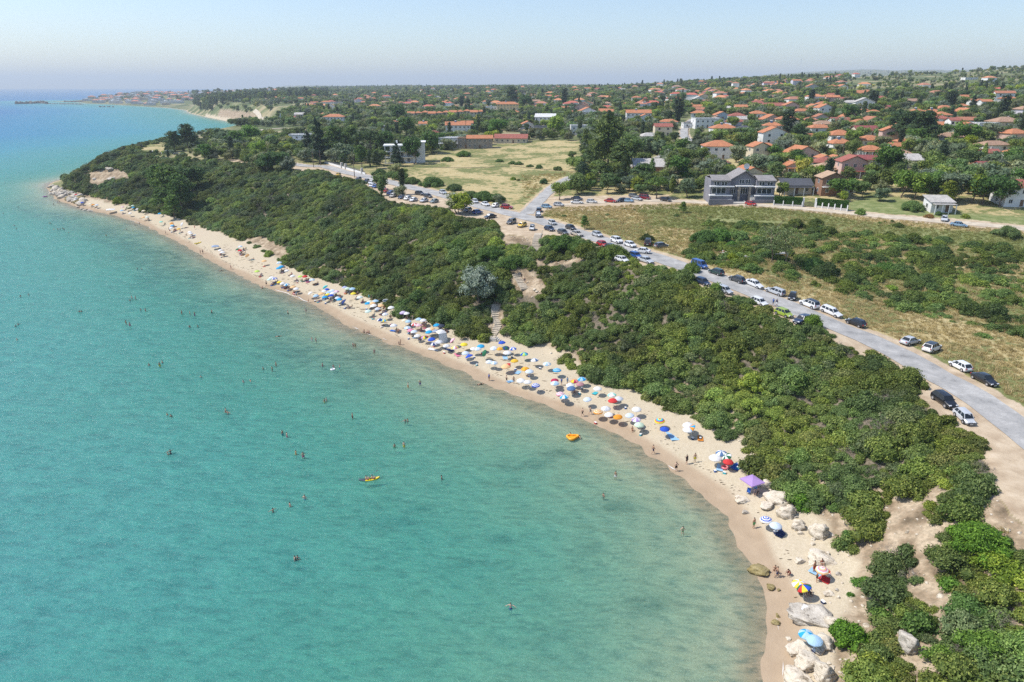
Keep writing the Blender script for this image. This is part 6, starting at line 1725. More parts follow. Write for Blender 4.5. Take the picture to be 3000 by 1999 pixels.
def rock(px, py, w, h, mat, label, rot=None, deep=1.0, group=None, i=None):
    x, y, z = at(px, py + h * .32); s = pscale(x, y, z); i = random.randrange(7) if i is None else i
    o = bpy.data.objects.new("boulder", ROCKM[i]); COL.objects.link(o)
    if not ROCKM[i].materials: ROCKM[i].materials.append(M_LIME)
    o.material_slots[0].link = 'OBJECT'; o.material_slots[0].material = mat
    w *= .86; h *= .86; hh = max(h / s * .85, .4); o.location = (x, y, z + hh * .15); o.scale = (w / s * .58, max(w, h) / s * .5 * deep, hh * .62); o.rotation_euler = (random.uniform(-.15, .15), random.uniform(-.15, .15), random.uniform(-.3, .3) if rot is None else rot)
    tag(o, label, 'rock', group, px=(px, py)); return o
RL = [(2283,1451,92,52,M_LIME,'large pale boulder beside the lilac umbrella'),(2305,1492,62,62,M_LIME,'rough pale boulder below the large one at the bush edge'),(2339,1529,42,52,M_LIME,'pale boulder leaning against the slope, upper right of the striped umbrella'),
 (2400,1545,60,78,M_LIME,'big standing boulder alone at the foot of the bare slope'),(2246,1476,56,26,M_LIME,'low flat rock left of the rough pale boulder'),(2402,1628,96,34,M_LIME,'long ledge of rock behind the pink ringed umbrella'),(2344,1640,32,22,M_LIME,'small rock at the left end of the long ledge'),
 (2229,1664,70,34,M_ALGA,'brown weedy rock reaching into the water'),(2258,1717,34,18,M_ALGA,'yellow brown rock at the water edge below the bathers'),(2281,1728,12,8,M_ALGA,'small yellowish stone beside the water edge rock'),(2275,1820,30,18,M_ALGA,'flat yellow brown rock in the shallows near the white cloth'),(2278,1801,13,20,M_ALGA,'narrow weedy rock above the flat one in the shallows'),
 (2373,1792,136,60,M_GREYR,'broad flat grey rock slab with a white cloth on it'),(2337,1893,76,44,M_LIME,'rounded pale boulder left of the two blue umbrellas'),(2373,1930,92,62,M_LIME,'pale boulder under the two blue umbrellas'),(2419,1958,62,92,M_LIME,'tall pale boulder at the bottom of the picture'),
 (2337,1978,112,56,M_LIME,'wide pale boulder at the bottom left of the rocks'),(2418,1866,58,76,M_LIME,'pale rock right of the two blue umbrellas'),(2440,1815,50,40,M_LIME,'sloping pale rock above the bright round bush'),(2666,1872,54,96,M_GREYR,'upright pointed grey boulder between bushes'),
 (2427,1737,36,18,M_LIME,'flat stone on the sand right of the rainbow umbrella'),(2184,1499,22,16,M_GREYR,'grey stone on the sand above the man in green shorts'),(2178,1463,50,16,M_LIME,'low sand coloured rock in front of the lilac umbrella'),(2160,1453,17,12,M_LIME,'small stone left of the low rock by the lilac umbrella'),
 (2252,1414,44,40,M_LIME,'pale rock behind the lilac umbrella'),(2222,1380,38,18,M_LIME,'flat rock strip above the lilac umbrella'),(2240,1395,30,22,M_GREYR,'grey rock between the flat strip and the pale rock'),(2345,1560,20,14,M_LIME,'small stone right of the pale blue umbrella'),(2480,1440+70,22,14,M_LIME,'small pale stone on the bare slope under the bushes'),
 (2400,1900,40,30,M_LIME,'rock between the blue umbrellas and the tall boulder'),(2310,1870,20,12,M_LIME,'stone at the water line left of the rounded boulder')]
for px, py, w, h, m, lb in RL: rock(px, py, w, h, m, lb)
rr_ = np.random.default_rng(12)
for k in range(70):
    t = rr_.random(); px = 150 + t * 92 + rr_.normal(0, 4); py = 560 + t * 30 + rr_.uniform(-20, 8) * (1 - .3 * t); w = rr_.uniform(12, 30)
    rock(px, py, w, w * rr_.uniform(.4, .8), M_GREYR if rr_.random() < .5 else M_ALGA if rr_.random() < .35 else M_LIME, ('large' if w > 22 else 'mid-sized' if w > 16 else 'small') + (' slab at the seaward end' if t < .3 else ' slab in the middle' if t < .65 else ' slab at the beach end') + ' of the tumbled rocks at the headland tip', group='tumbled rocks at the headland tip', rot=rr_.uniform(0, 3))
for k in range(46):
    t = rr_.random()
    if k < 22: px, py = 2235 + t * 110 + rr_.normal(0, 9), 1390 + t * 140 + rr_.normal(0, 9)
    elif k < 34: px, py = 2330 + t * 110, 1850 + rr_.random() * 140
    else: px, py = 2380 + t * 95, 1560 + rr_.random() * 240
    w = rr_.uniform(9, 24); rock(px, py, w, w * rr_.uniform(.5, .9), M_LIME if k % 3 else M_GREYR, ('small' if w < 16 else 'mid-sized') + ' broken rock ' + ('beside the boulders at the slope foot' if k < 22 else 'among the pale rocks at the bottom' if k < 34 else 'at the foot of the bare slope'), group='broken rocks at the slope foot', rot=rr_.uniform(0, 3))
for px, py, w in [(240,612,13),(250,614,16),(260,616,14),(268,618,12),(227,607,10)]: rock(px, py, w, 6, M_GREYR, 'low dark stone at the water edge near the far end of the beach', group='water edge stones at the far end')
for k in range(26):
    px = rr_.uniform(262, 395); py = rr_.uniform(482, 545)
    if not inpoly(px, py, BARE[4]): continue
    rock(px, py, rr_.uniform(12, 30), rr_.uniform(6, 14), M_GREYR if k % 3 else M_LIME, 'eroded rock outcrop on the headland cliff', group='outcrops on the headland cliff')
# loose stones on the bare slopes: beyond counting
def stones():
    bm = bmesh.new(); bmesh.ops.create_icosphere(bm, subdivisions=1, radius=1); V0 = np.array([v.co[:] for v in bm.verts]); F0 = np.array([[v.index for v in f.verts] for f in bm.faces]); bm.free()
    x, y = jit(0, 200, 45, 330, 1.3); z = H(x, y); px, py = proj(x, y, z)
    k = (inpoly(x, y, SLOPEP) & ((px > 2300) & (py > 1430) | in_any(px, py, BARE))) & (noise(x, y, 9, 2) > -.3) | (inpoly(x, y, BEACHP) & (dpoly(x, y, FOOT) < 3) & (RNG.random(len(x)) < .35))
    x, y, z = x[k], y[k], z[k]; V = []; F = []
    for i in range(len(x)):
        s = RNG.uniform(.05, .26) * (2.0 if RNG.random() < .05 else 1); V.append(V0 * (1 + .25 * RNG.normal(size=(len(V0), 1))) * [s, s * RNG.uniform(.6, 1.4), s * .6] + [x[i], y[i], z[i]]); F.append(F0 + i * len(V0))
    o = link("loose_stones", mesh_np("loose_stones", np.concatenate(V), np.concatenate(F)), M_LIME); o['kind'] = 'stuff'; o['label'] = 'loose stones scattered on the bare slopes and cliff foot'
stones()
# ------------------------------------------------------------ stairs
M_STEP = simple("worn_steps", (.50, .43, .33), .9, .15, 2)
def stairs(L, w, label, rail=None, n=None):
    P = [Vector(at(*p)) for p in L]; r = empty("staircase", P[0]); D = [0]
    for a, b in zip(P, P[1:]): D.append(D[-1] + (b - a).length)
    n = n or max(6, int(D[-1] / .75)); prev = None
    def pt(s):
        for i in range(len(D) - 1):
            if s <= D[i + 1] or i == len(D) - 2: t = (s - D[i]) / (D[i + 1] - D[i]); return P[i].lerp(P[i + 1], t), (P[i + 1] - P[i])
    for k in range(n):
        p, d = pt(D[-1] * (k + .5) / n); zt = Hs(p.x, p.y) + .28; a = math.atan2(d.y, d.x); mb = MB(); ld = D[-1] / n * .5
        ww = w / 2; c, s_ = math.cos(a), math.sin(a); q = [(-ld * 1.02, -ww), (ld * .8, -ww), (ld * .8, ww), (-ld * 1.02, ww)]
        pts = [(p.x + u * c - v * s_ - P[0].x, p.y + u * s_ + v * c - P[0].y) for u, v in q]; mb.prism(pts, zt - .5 - P[0].z, zt - P[0].z + .02 * (k % 2)); mb.build("step", M_STEP, r)
    if rail:
        mb = MB(); last = None
        for k in range(0, n + 1, 3):
            p, d = pt(D[-1] * min(k, n) / n); s_ = Vector((-d.y, d.x, 0)).normalized() * (w / 2 + .1) * rail; q = Vector((p.x, p.y, Hs(p.x, p.y) + .2)) + s_ - P[0]; mb.cyl(q, q + Vector((0, 0, 1)), .035, n=5)
            if last is not None: mb.cyl(last + Vector((0, 0, 1)), q + Vector((0, 0, 1)), .03, n=5)
            last = q
        mb.build("railing", M_METAL, r)
    tag(r, label, 'stairs', px=L[0])
stairs([(1578,686),(1571,706),(1568,737)], 2.2, 'upper flight of steps leading down from the road between two thickets', rail=1)
stairs([(1514,803),(1526,822),(1541,849)], 2.6, 'middle flight of wide earth steps on the bare bend of the path')
stairs([(1450,892),(1452,930),(1460,952),(1452,972),(1437,990)], 1.9, 'lower flight of concrete steps coming down to the beach', rail=-1)
def landing():
    x, y, z = at(1438, 996); s = pscale(x, y, z); u = 1 / s; r = empty("stair_landing", (x, y, z), -.35)
    mb = MB(); mb.box(-26 * u, -9 * u, -.8, 20 * u, 9 * u, .75); mb.build("platform", M_CONC, r)
    for k in range(3):
        mb = MB(); mb.box(20 * u + k * .45, -7 * u, -.8, 20 * u + (k + 1) * .45, 5 * u, .55 - k * .2); mb.build("step", M_CONC, r)
    for k in range(3):
        mb = MB(); mb.box((-16 + 12 * k) * u, -5 * u, .75, (-8 + 12 * k) * u, 5 * u, .9); mb.build("slab", M_STEP, r)
    tag(r, 'concrete landing with broken slabs at the foot of the beach stairs', 'landing', px=(1438, 996))
landing()
# people on stairs are in the people list. rubble heap and ruined shelter
def rubble():
    mb = MB(); r = np.random.default_rng(4); mats = [M_WHITE, simple("broken_brick", (.42, .16, .10), .9), M_CONC]
    for k in range(420):
        px = 2160 + r.normal(0, 42); py = 742 + (px - 2160) * .12 + r.normal(0, 7)
        x, y, z = at(px, py) if k % 6 == 0 else (x + r.normal(0, .8), y + r.normal(0, .8), z)
        z_ = Hs(x, y); s = r.uniform(.1, .38); mb.cur = int(r.integers(3)); a = r.uniform(0, 3)
        q = [(math.cos(a + t) * s, math.sin(a + t) * s * .7) for t in (0, 1.6, 3.1, 4.7)]; mb.prism([(x + p, y + w) for p, w in q], z_ - .1, z_ + r.uniform(.1, .5))
    me = mb.mesh("rubble"); 
    for m in mats: me.materials.append(m)
    o = link("rubble", me); o['kind'] = 'stuff'; o['label'] = 'heap of white and brick rubble inland of the blue van'
rubble()
def shelter():
    x, y, z = at(2284, 758); r = empty("ruined_shelter", (x, y, z), .2, .55)
    for sx in (-1, 1):
        for sy in (-1, 1): mb = MB(); mb.box(sx * 3 - .14, sy * 1.4 - .14, -.4, sx * 3 + .14, sy * 1.4 + .14, 2.6); mb.build("post", M_CONC, r)
    mb = MB(); mb.box(-3.5, -1.8, 2.6, 3.5, 1.8, 2.75); mb.build("roof_slab", M_CONC, r); tag(r, 'ruined open shelter with a flat slab roof under the airy trees', 'shelter', px=(2282, 745))
shelter()
# ------------------------------------------------------------ people
J0 = dict(pel=(0,0,.95), wst=(0,0,1.1), che=(0,.01,1.33), nek=(0,.01,1.49), hed=(0,-.01,1.60), top=(0,0,1.70),
 shl=(.17,0,1.41), ell=(.25,.02,1.14), wrl=(.27,-.04,.90), hal=(.27,-.07,.82), shr=(-.17,0,1.41), elr=(-.25,.02,1.14), wrr=(-.27,-.04,.90), har=(-.27,-.07,.82),
 hil=(.10,0,.88), knl=(.11,-.02,.49), anl=(.11,.02,.09), tol=(.12,-.14,.04), hir=(-.10,0,.88), knr=(-.11,-.02,.49), anr=(-.11,.02,.09), tor=(-.12,-.14,.04))
BON = [('pel','wst'),('wst','che'),('che','nek'),('nek','hed'),('hed','top'),('che','shl'),('shl','ell'),('ell','wrl'),('wrl','hal'),('che','shr'),('shr','elr'),('elr','wrr'),('wrr','har'),('pel','hil'),('hil','knl'),('knl','anl'),('anl','tol'),('pel','hir'),('hir','knr'),('knr','anr'),('anr','tor')]
RAD = dict(pel=.125, wst=.115, che=.135, nek=.05, hed=.092, top=.07, sh=.058, el=.042, wr=.03, ha=.036, hi=.085, kn=.056, an=.038, to=.034)
POSES = {
 'stand': {}, 
 'walk': dict(knl=(.11,-.20,.52), anl=(.11,-.26,.10), tol=(.11,-.42,.07), knr=(-.11,.08,.50), anr=(-.11,.38,.16), tor=(-.11,.30,.05), ell=(.25,.12,1.16), wrl=(.24,.18,.94), hal=(.24,.19,.86), elr=(-.25,-.10,1.16), wrr=(-.22,-.26,1.0), har=(-.21,-.32,.94)),
 'hips': dict(ell=(.36,.08,1.16), wrl=(.20,-.04,1.02), hal=(.14,-.07,.99), elr=(-.36,.08,1.16), wrr=(-.20,-.04,1.02), har=(-.14,-.07,.99), knr=(-.16,-.06,.49), anr=(-.18,-.02,.09), tor=(-.2,-.17,.04)),
 'bend': dict(wst=(0,-.12,1.06), che=(0,-.34,1.12), nek=(0,-.48,1.10), hed=(0,-.57,1.05), top=(0,-.66,1.02), shl=(.16,-.38,1.13), ell=(.18,-.40,.86), wrl=(.16,-.45,.62), hal=(.16,-.47,.54), shr=(-.16,-.38,1.13), elr=(-.18,-.40,.86), wrr=(-.16,-.45,.62), har=(-.16,-.47,.54)),
 'arms': dict(ell=(.40,-.05,1.38), wrl=(.58,-.12,1.30), hal=(.65,-.15,1.28), elr=(-.40,-.05,1.38), wrr=(-.58,-.12,1.30), har=(-.65,-.15,1.28)),
 'sit': dict(pel=(0,0,.13), wst=(0,.05,.28), che=(0,.08,.51), nek=(0,.05,.67), hed=(0,.02,.78), top=(0,.02,.88), shl=(.17,.07,.59), ell=(.27,-.06,.40), wrl=(.20,-.28,.42), hal=(.17,-.35,.44), shr=(-.17,.07,.59), elr=(-.27,-.06,.40), wrr=(-.20,-.28,.42), har=(-.17,-.35,.44), hil=(.10,-.05,.13), knl=(.14,-.40,.42), anl=(.13,-.62,.09), tol=(.14,-.76,.05), hir=(-.10,-.05,.13), knr=(-.14,-.42,.42), anr=(-.13,-.64,.09), tor=(-.14,-.78,.05)),
 'chair': dict(pel=(0,0,.42), wst=(0,.06,.56), che=(0,.14,.79), nek=(0,.16,.95), hed=(0,.12,1.06), top=(0,.13,1.16), shl=(.17,.14,.87), ell=(.28,.06,.62), wrl=(.24,-.18,.60), hal=(.23,-.26,.60), shr=(-.17,.14,.87), elr=(-.28,.06,.62), wrr=(-.24,-.18,.60), har=(-.23,-.26,.60), hil=(.10,-.06,.42), knl=(.13,-.48,.44), anl=(.13,-.60,.09), tol=(.13,-.75,.05), hir=(-.10,-.06,.42), knr=(-.13,-.48,.44), anr=(-.13,-.60,.09), tor=(-.13,-.75,.05)),
 'lie': dict(pel=(0,0,.13), wst=(0,.15,.13), che=(0,.38,.15), nek=(0,.54,.15), hed=(0,.66,.16), top=(0,.76,.17), shl=(.17,.46,.13), ell=(.28,.24,.07), wrl=(.28,0,.05), hal=(.27,-.08,.05), shr=(-.17,.46,.13), elr=(-.33,.60,.07), wrr=(-.18,.78,.07), har=(-.1,.82,.08), hil=(.10,-.07,.12), knl=(.12,-.45,.14), anl=(.11,-.84,.07), tol=(.13,-.92,.13), hir=(-.10,-.07,.12), knr=(-.14,-.42,.26), anr=(-.12,-.74,.07), tor=(-.14,-.87,.06)),
 'crouch': dict(pel=(0,.10,.40), wst=(0,.04,.55), che=(0,-.12,.74), nek=(0,-.22,.86), hed=(0,-.30,.95), top=(0,-.34,1.04), shl=(.17,-.12,.80), ell=(.22,-.34,.60), wrl=(.18,-.50,.42), hal=(.17,-.54,.34), shr=(-.17,-.12,.80), elr=(-.22,-.34,.60), wrr=(-.18,-.50,.42), har=(-.17,-.54,.34), hil=(.10,.06,.38), knl=(.16,-.32,.46), anl=(.13,-.06,.09), tol=(.14,-.22,.04), hir=(-.10,.06,.38), knr=(-.16,-.32,.46), anr=(-.13,-.06,.09), tor=(-.14,-.22,.04)),
}
def body_mesh(pose):
    J = dict(J0); J.update(POSES[pose]); names = list(J); ix = {n: i for i, n in enumerate(names)}
    me = bpy.data.meshes.new("b"); me.from_pydata([J[n] for n in names], [(ix[a], ix[b]) for a, b in BON], []); o = bpy.data.objects.new("b", me); COL.objects.link(o)
    o.modifiers.new("s", 'SKIN'); sv = me.skin_vertices[0].data
    for n in names:
        r = RAD.get(n, RAD.get(n[:2])); sv[ix[n]].radius = (r, r * (.78 if n in ('che', 'wst', 'pel') else 1)); 
    sv[ix['pel']].use_root = True
    md = o.modifiers.new("u", 'SUBSURF'); md.levels = 1; md.render_levels = 1
    dg = bpy.context.evaluated_depsgraph_get(); ev = o.evaluated_get(dg); m2 = bpy.data.meshes.new_from_object(ev)
    V = [v.co[:] for v in m2.vertices]; F = [tuple(p.vertices) for p in m2.polygons]
    mb = MB(); mb.add(V, F)
    for s in ('l', 'r'):   # fingers and thumb
        h = Vector(J['ha' + s]); d = (h - Vector(J['wr' + s])).normalized(); sd_ = d.cross(Vector((0, 1, 0)) if abs(d.y) < .8 else Vector((0, 0, 1))).normalized(); nn = d.cross(sd_)
        for k, (off, ln) in enumerate(((-.028, .062), (-.010, .075), (.010, .07), (.028, .055))):
            p = h + d * .02 + sd_ * off; q = p + d * ln * .6 + nn * .008; mb.cyl(p, q, .010, .009, 5); mb.cyl(q, q + d * ln * .4 + nn * .02, .009, .006, 5)
        p = h + sd_ * -.03; mb.cyl(p, p + d * .03 - sd_ * .035, .012, .009, 5)
    hd = Vector(J['hed']); tp = Vector(J['top']); upv = (tp - hd).normalized(); fw = Vector((0, -1, 0)) if abs(upv.y) < .7 else Vector((0, 0, 1))
    mb.cyl(hd + fw * .085 + upv * .01, hd + fw * .115 - upv * .015, .012, .016, 5)     # nose
    for sg in (-1, 1): e = hd + upv.cross(fw) * sg * .092; mb.cyl(e, e + upv.cross(fw) * sg * .014, .024, .018, 6)
    bpy.data.objects.remove(o); body = mb.mesh("body", True)
    # hair: cap on the back and top of the head
    mb = MB(); n = 12; c = hd + upv * .035 - fw * .018; u = upv; sdv = upv.cross(fw).normalized()
    V = []; F = []
    for i in range(6):
        th = i / 5 * 1.85
        for j in range(n):
            a = 2 * PI * j / n; R = .104 if math.cos(a) < .5 else .100; rr = math.sin(th) * R; hh = math.cos(th) * R
            if math.cos(a) > .35: hh = max(hh, .035)
            V.append(c + u * hh + fw * math.cos(a) * rr + sdv * math.sin(a) * rr * .92)
    for i in range(5):
        for j in range(n): F.append((i * n + j, i * n + (j + 1) % n, (i + 1) * n + (j + 1) % n, (i + 1) * n + j))
    mb.add(V, F); hair = mb.mesh("hair", True)
    def tube(pts, rs, name, nseg=10, squash=1.0):
        m = MB(); R = []
        for k, (p, r) in enumerate(zip(pts, rs)):
            p = Vector(p); d = (Vector(pts[min(k + 1, len(pts) - 1)]) - Vector(pts[max(k - 1, 0)])).normalized(); q = d.to_track_quat('Z', 'Y').to_matrix(); R += [p + q @ Vector((math.cos(2 * PI * j / nseg) * r, math.sin(2 * PI * j / nseg) * r, 0)) for j in range(nseg)]
        m.add(R, [(k * nseg + j, k * nseg + (j + 1) % nseg, (k + 1) * nseg + (j + 1) % nseg, (k + 1) * nseg + j) for k in range(len(pts) - 1) for j in range(nseg)]); return m
    pe, ws_, hl, hr, kl, kr = (Vector(J[k]) for k in ('pel', 'wst', 'hil', 'hir', 'knl', 'knr'))
    m = tube([ws_.lerp(pe, .45), pe, (hl + hr) / 2], [.152, .168, .15], "x")
    for h_, k_ in ((hl, kl), (hr, kr)):
        t = tube([h_, h_.lerp(k_, .28), h_.lerp(k_, .62)], [.112, .108, .105], "x"); n0 = len(m.v); m.add(t.v, t.f)
    shorts = m.mesh("swim_shorts", True)
    m = tube([ws_.lerp(pe, .75), pe, (hl + hr) / 2 + (hl - kl).normalized() * -.03], [.148, .160, .145], "x"); briefs = m.mesh("swim_briefs", True)
    ch, nk, wst = Vector(J['che']), Vector(J['nek']), Vector(J['wst'])
    top = tube([ch.lerp(wst, .25), ch, ch.lerp(nk, .22)], [.150, .158, .150], "x").mesh("bikini_top", True)
    m = tube([pe.lerp(wst, .2), wst, ch, ch.lerp(nk, .55), ch.lerp(nk, .85)], [.160, .152, .168, .15, .08], "x")
    for s in ('l', 'r'): t = tube([Vector(J['sh' + s]), Vector(J['sh' + s]).lerp(Vector(J['el' + s]), .6)], [.075, .072], "x"); m.add(t.v, t.f)
    shirt = m.mesh("shirt", True)
    return dict(body=body, hair=hair, shorts=shorts, briefs=briefs, top=top, shirt=shirt)
M_SKIN = objcol("skin", .55, .06, 6); M_CLOTH = objcol("cloth", .85, .12, 8, spec=.2); M_HAIR = objcol("hair", .6, .2, 10)
BODY = {}
SK = [(.55, .34, .235), (.62, .40, .29), (.46, .27, .17), (.38, .215, .135), (.58, .37, .26)]
HR_ = [(.02, .014, .01), (.03, .018, .01), (.06, .035, .018), (.015, .012, .01)]
CC = {'black': (.015, .015, .018), 'navy': (.02, .035, .10), 'blue': (.03, .12, .42), 'red': (.50, .03, .03), 'green': (.10, .45, .16), 'white': (.75, .75, .74), 'pink': (.62, .18, .28), 'turquoise': (.05, .42, .48), 'yellow': (.70, .60, .06), 'grey': (.22, .23, .25), 'orange': (.62, .22, .03), 'purple': (.20, .08, .35), 'light blue': (.30, .50, .68)}
def person(pose, x, y, z, rot, label, wear='shorts', col='black', shirt=None, s=1.0, group=None, px=None):
    if pose not in BODY: BODY[pose] = body_mesh(pose)
    Bd = BODY[pose]; o = empty("person", (x, y, z), rot, s)
    link("body", Bd['body'], M_SKIN, o, color=random.choice(SK)); link("hair", Bd['hair'], M_HAIR, o, color=random.choice(HR_))
    if wear == 'shorts': link("swim_shorts", Bd['shorts'], M_CLOTH, o, color=CC[col])
    else: link("swim_briefs", Bd['briefs'], M_CLOTH, o, color=CC[col]); link("bikini_top", Bd['top'], M_CLOTH, o, color=CC[col])
    if shirt: link("shirt", Bd['shirt'], M_CLOTH, o, color=CC[shirt])
    if px is None: q = proj(x, y, z + .8); px = (float(q[0]), float(q[1]))
    tag(o, label, 'person', group, px=px); return o
# bathers: picture point where the body meets the water, how much of it shows (metres)
BATH = [(60,869,.35),(84,865,.3),(233,914,.3),(239,914,.3),(381,881,.3),(387,877,.8),(398,878,.8),(412,909,.3),(427,913,.7),(370,951,.85),(381,956,.8),(533,921,.75),(557,923,.75),(571,926,.8),(621,919,.8),(556,960,.45),(580,959,.45),(46,957,.3),(54,952,.3),(50,997,.35),(437,1072,.45),(469,1076,.9),(476,1064,.5),(589,1106,.3),(713,1121,.4),(734,1117,.25),(771,1082,.4),(402,788,.3),(415,789,.25),(490,1216,.3),(502,1222,.4),(662,1209,.7),(668,1214,.5),(492,1332,.35),(500,1330,.6),(844,921,.8),(897,917,1.15),(914,1001,1.0),(926,1002,.8),(1035,1018,.6),(1041,1019,.7),(1097,1037,.75),(798,1089,1.0),(809,1073,.75),(945,1073,.6),(977,1079,.6),(996,1084,.9),(1196,1137,1.05),(1231,1129,.95),(951,1178,.5),(956,1175,.5),(1033,1227,1.15),(1187,1236,.4),(1194,1235,.4),(828,1275,.7),(841,1281,.7),(867,1332,.6),(889,1343,.9),(1156,1311,.5),(1184,1313,.9),(1294,1405,.55),(893,1463,.55),(850,1484,.5),(800,1500,.45),(864,1641,.45),(872,1640,.45),(1496,1783,.55),(1768,1455,.4),(1803,1400,.65),(1999,1565,.75),
 (158,602,.7),(170,597,1.0),(175,596,1.1),(144,654,.3),(149,655,.3),(158,674,.4),(168,672,.35),(171,674,.35),(176,672,.35),(184,670,.35),(188,672,.35),(201,682,.25),(311,691,.5),(273,636,.35),(371,672,.3),(396,661,.25),(10,627,.35),(42,662,.4),(48,670,.3),(54,607,.25),(88,524,.25),(14,534,.2)]
SPEC = {(897,917): ('stand', 'bather in bright blue shorts standing knee deep near the shore', 'blue'), (798,1089): ('hips', 'bather in green shorts standing in shallow water', 'green'), (1033,1227): ('stand', 'bather standing hip deep alone in the middle of the bay', 'black')}
for px, py, sh in BATH:
    x, y = unproj(px, py, 0.0); x, y = float(x), float(y); bed = Hs(x, y)
    sh = min(sh * 1.4 + .08, 1.3); z = -(1.72 - sh)
    pose = 'arms' if (px * 7 + py) % 5 == 0 else 'hips' if (px + py) % 4 == 0 else 'stand'; lb = None; col = random.choice(list(CC))
    if (px, py) in SPEC: pose, lb, col = SPEC[(px, py)]
    if bed > z + .05 and sh > .9: z = bed
    zone = 'off the headland rocks' if px < 320 and py < 700 else 'at the far left of the bay' if px < 120 else 'in the left part of the bay' if px < 620 else 'in the middle of the bay' if px < 1120 else 'in the right part of the bay'
    lb = lb or ('swimmer with only the head above water ' if sh < .42 else 'bather in water up to the chest ' if sh < .72 else 'bather standing waist deep ') + zone
    person(pose, x, y, z, random.uniform(0, 6.28), lb, 'shorts' if random.random() < .6 else 'bikini', col, group='bathers in the bay', px=(px, py))
def flat_at(px, py): return at(px, py)
WALK = [ # px,py feet, pose, wear, col, shirt, label, scale
 (234,612,'stand','bikini','black',None,'woman-height figure standing by the low dark stones at the far beach end',1),
 (409,657,'crouch','shorts','navy',None,'person crouching at the water edge below the pine gully',1),(496,677,'stand','shorts','black',None,'person standing near the orange umbrella below the gully',1),(486,687,'stand','shorts','navy',None,'person standing in the wet sand below the orange umbrella',1),(510,686,'walk','shorts','grey',None,'person walking on the wet sand left of the yellow umbrella',1),(529,682,'walk','bikini','red',None,'person bending beside the small yellow umbrella',1),
 (588,745,'stand','bikini','black',None,'left one of two walkers at the water edge below the yellow kayak',1),(595,744,'stand','shorts','navy',None,'right one of two walkers at the water edge below the yellow kayak',1),(677,790,'walk','bikini','red',None,'lone walker on the wet sand left of the lime umbrella',1),(781,838,'hips','shorts','black',None,'person standing by the water below the pale striped umbrellas',1),(769,846,'sit','bikini','red',None,'person sitting in the wash at the water edge',1),
 (869,871,'walk','shorts','navy','light blue','walker in a pale blue shirt on the wet sand',1),(904,887,'stand','shorts','red',None,'child standing in the wash of the water edge',.75),(571,672,'stand','shorts','red','red','person in a red shirt at the foot of the slope bushes',1),(547,690,'sit','shorts','grey',None,'person sitting left of the white umbrellas by the blue towel',1),
 (1082,878,'walk','shorts','turquoise','turquoise','walker in a turquoise shirt in front of the bushes',1),(1089,880,'stand','shorts','black','black','person in dark clothes beside the turquoise shirted walker',1),(1067,974,'sit','bikini','black',None,'left bather sitting in the shallow wash below the crowd',1),(1076,976,'sit','shorts','navy',None,'middle bather sitting in the shallow wash below the crowd',1),(1081,977,'sit','bikini','pink',None,'right bather sitting in the shallow wash below the crowd',1),
 (1168,1010,'crouch','bikini','light blue',None,'child crouching at the water edge by the sand toys',.9),(1174,1011,'stand','bikini','black',None,'child standing at the water edge by the sand toys',.85),
 (1433,1116,'stand','shorts','navy','blue','walker in a blue and white striped shirt at the water edge',1),(1484,1121,'walk','shorts','black',None,'man pointing with one arm on the sand left of a blue cloth',1),(1505,1124,'stand','bikini','navy',None,'person standing beside the blue and white cloth',1),(1645,1129,'stand','shorts','grey','blue','standing person in a blue shirt beside the crimson umbrella',1),(1662,1126,'stand','shorts','light blue','light blue','standing person in pale blue left of the rainbow umbrella',1),
 (1706,1220,'walk','shorts','black',None,'man striding left along the sand below the pale blue umbrella',1.05),(1729,1215,'walk','shorts','grey',None,'man walking with a hand on his hip behind the striding man',1.05),(1852,1262,'sit','bikini','orange',None,'woman sitting on the sand below the three pale umbrellas',1),(1683,1152,'sit','shorts','navy',None,'person sitting under the edge of the steel blue umbrella',1),
 (1913,1330,'walk','shorts','navy',None,'man in dark blue shorts walking on the wet sand',1.05),(1980,1381,'hips','shorts','black',None,'man in black shorts on the wet sand seen from behind',1.05),(2011,1360,'stand','shorts','black','black','person in dark clothes carrying a small pail',1.05),(2035,1355,'stand','shorts','yellow',None,'person in yellow shorts with a white cap',1.05),
 (2207,1548,'stand','shorts','green',None,'man in bright green shorts near the striped umbrella',1.05),(2211,1447,'sit','bikini','light blue',None,'left one of two people under the lilac square umbrella',1),(2220,1444,'sit','shorts','black',None,'right one of two people under the lilac square umbrella',1),
 (2268,1683,'sit','bikini','black',None,'long haired person sitting on the weedy rock',1.05),(2275,1692,'walk','shorts','navy',None,'boy in dark shorts walking on wet sand by the weedy rock',1),(2311,1685,'crouch','shorts','red',None,'person in red shorts crouching on the sand',1.05),(2383,1678,'stand','shorts','red',None,'man in red shorts standing left of the pink ringed umbrella',1.1),(2391,1704,'hips','shorts','black',None,'boy in black shorts in front of the man in red',1),(2407,1654,'sit','bikini','red',None,'person in red sitting behind the pink ringed umbrella',1),
 (2346,1741,'sit','shorts','black',None,'bather seen from behind below the yellow umbrella',1.05),(2358,1738,'sit','bikini','purple',None,'person sitting between the yellow and rainbow umbrellas',1.05),(2370,1738,'sit','shorts','navy',None,'person sitting under the rainbow umbrella',1.05),
 (1528,821,'walk','shorts','black','black','upper one of two people climbing the middle steps',1),(1537,832,'walk','shorts','navy',None,'lower one of two people climbing the middle steps',1),
 (2264,897,'walk','shorts','navy','blue','left one of two people walking on the coast road',1),(2274,899,'walk','shorts','white','navy','right one of two people walking on the coast road',1),
 (1255,577,'stand','shorts','black','red','person in red standing among the parked cars',1),
]
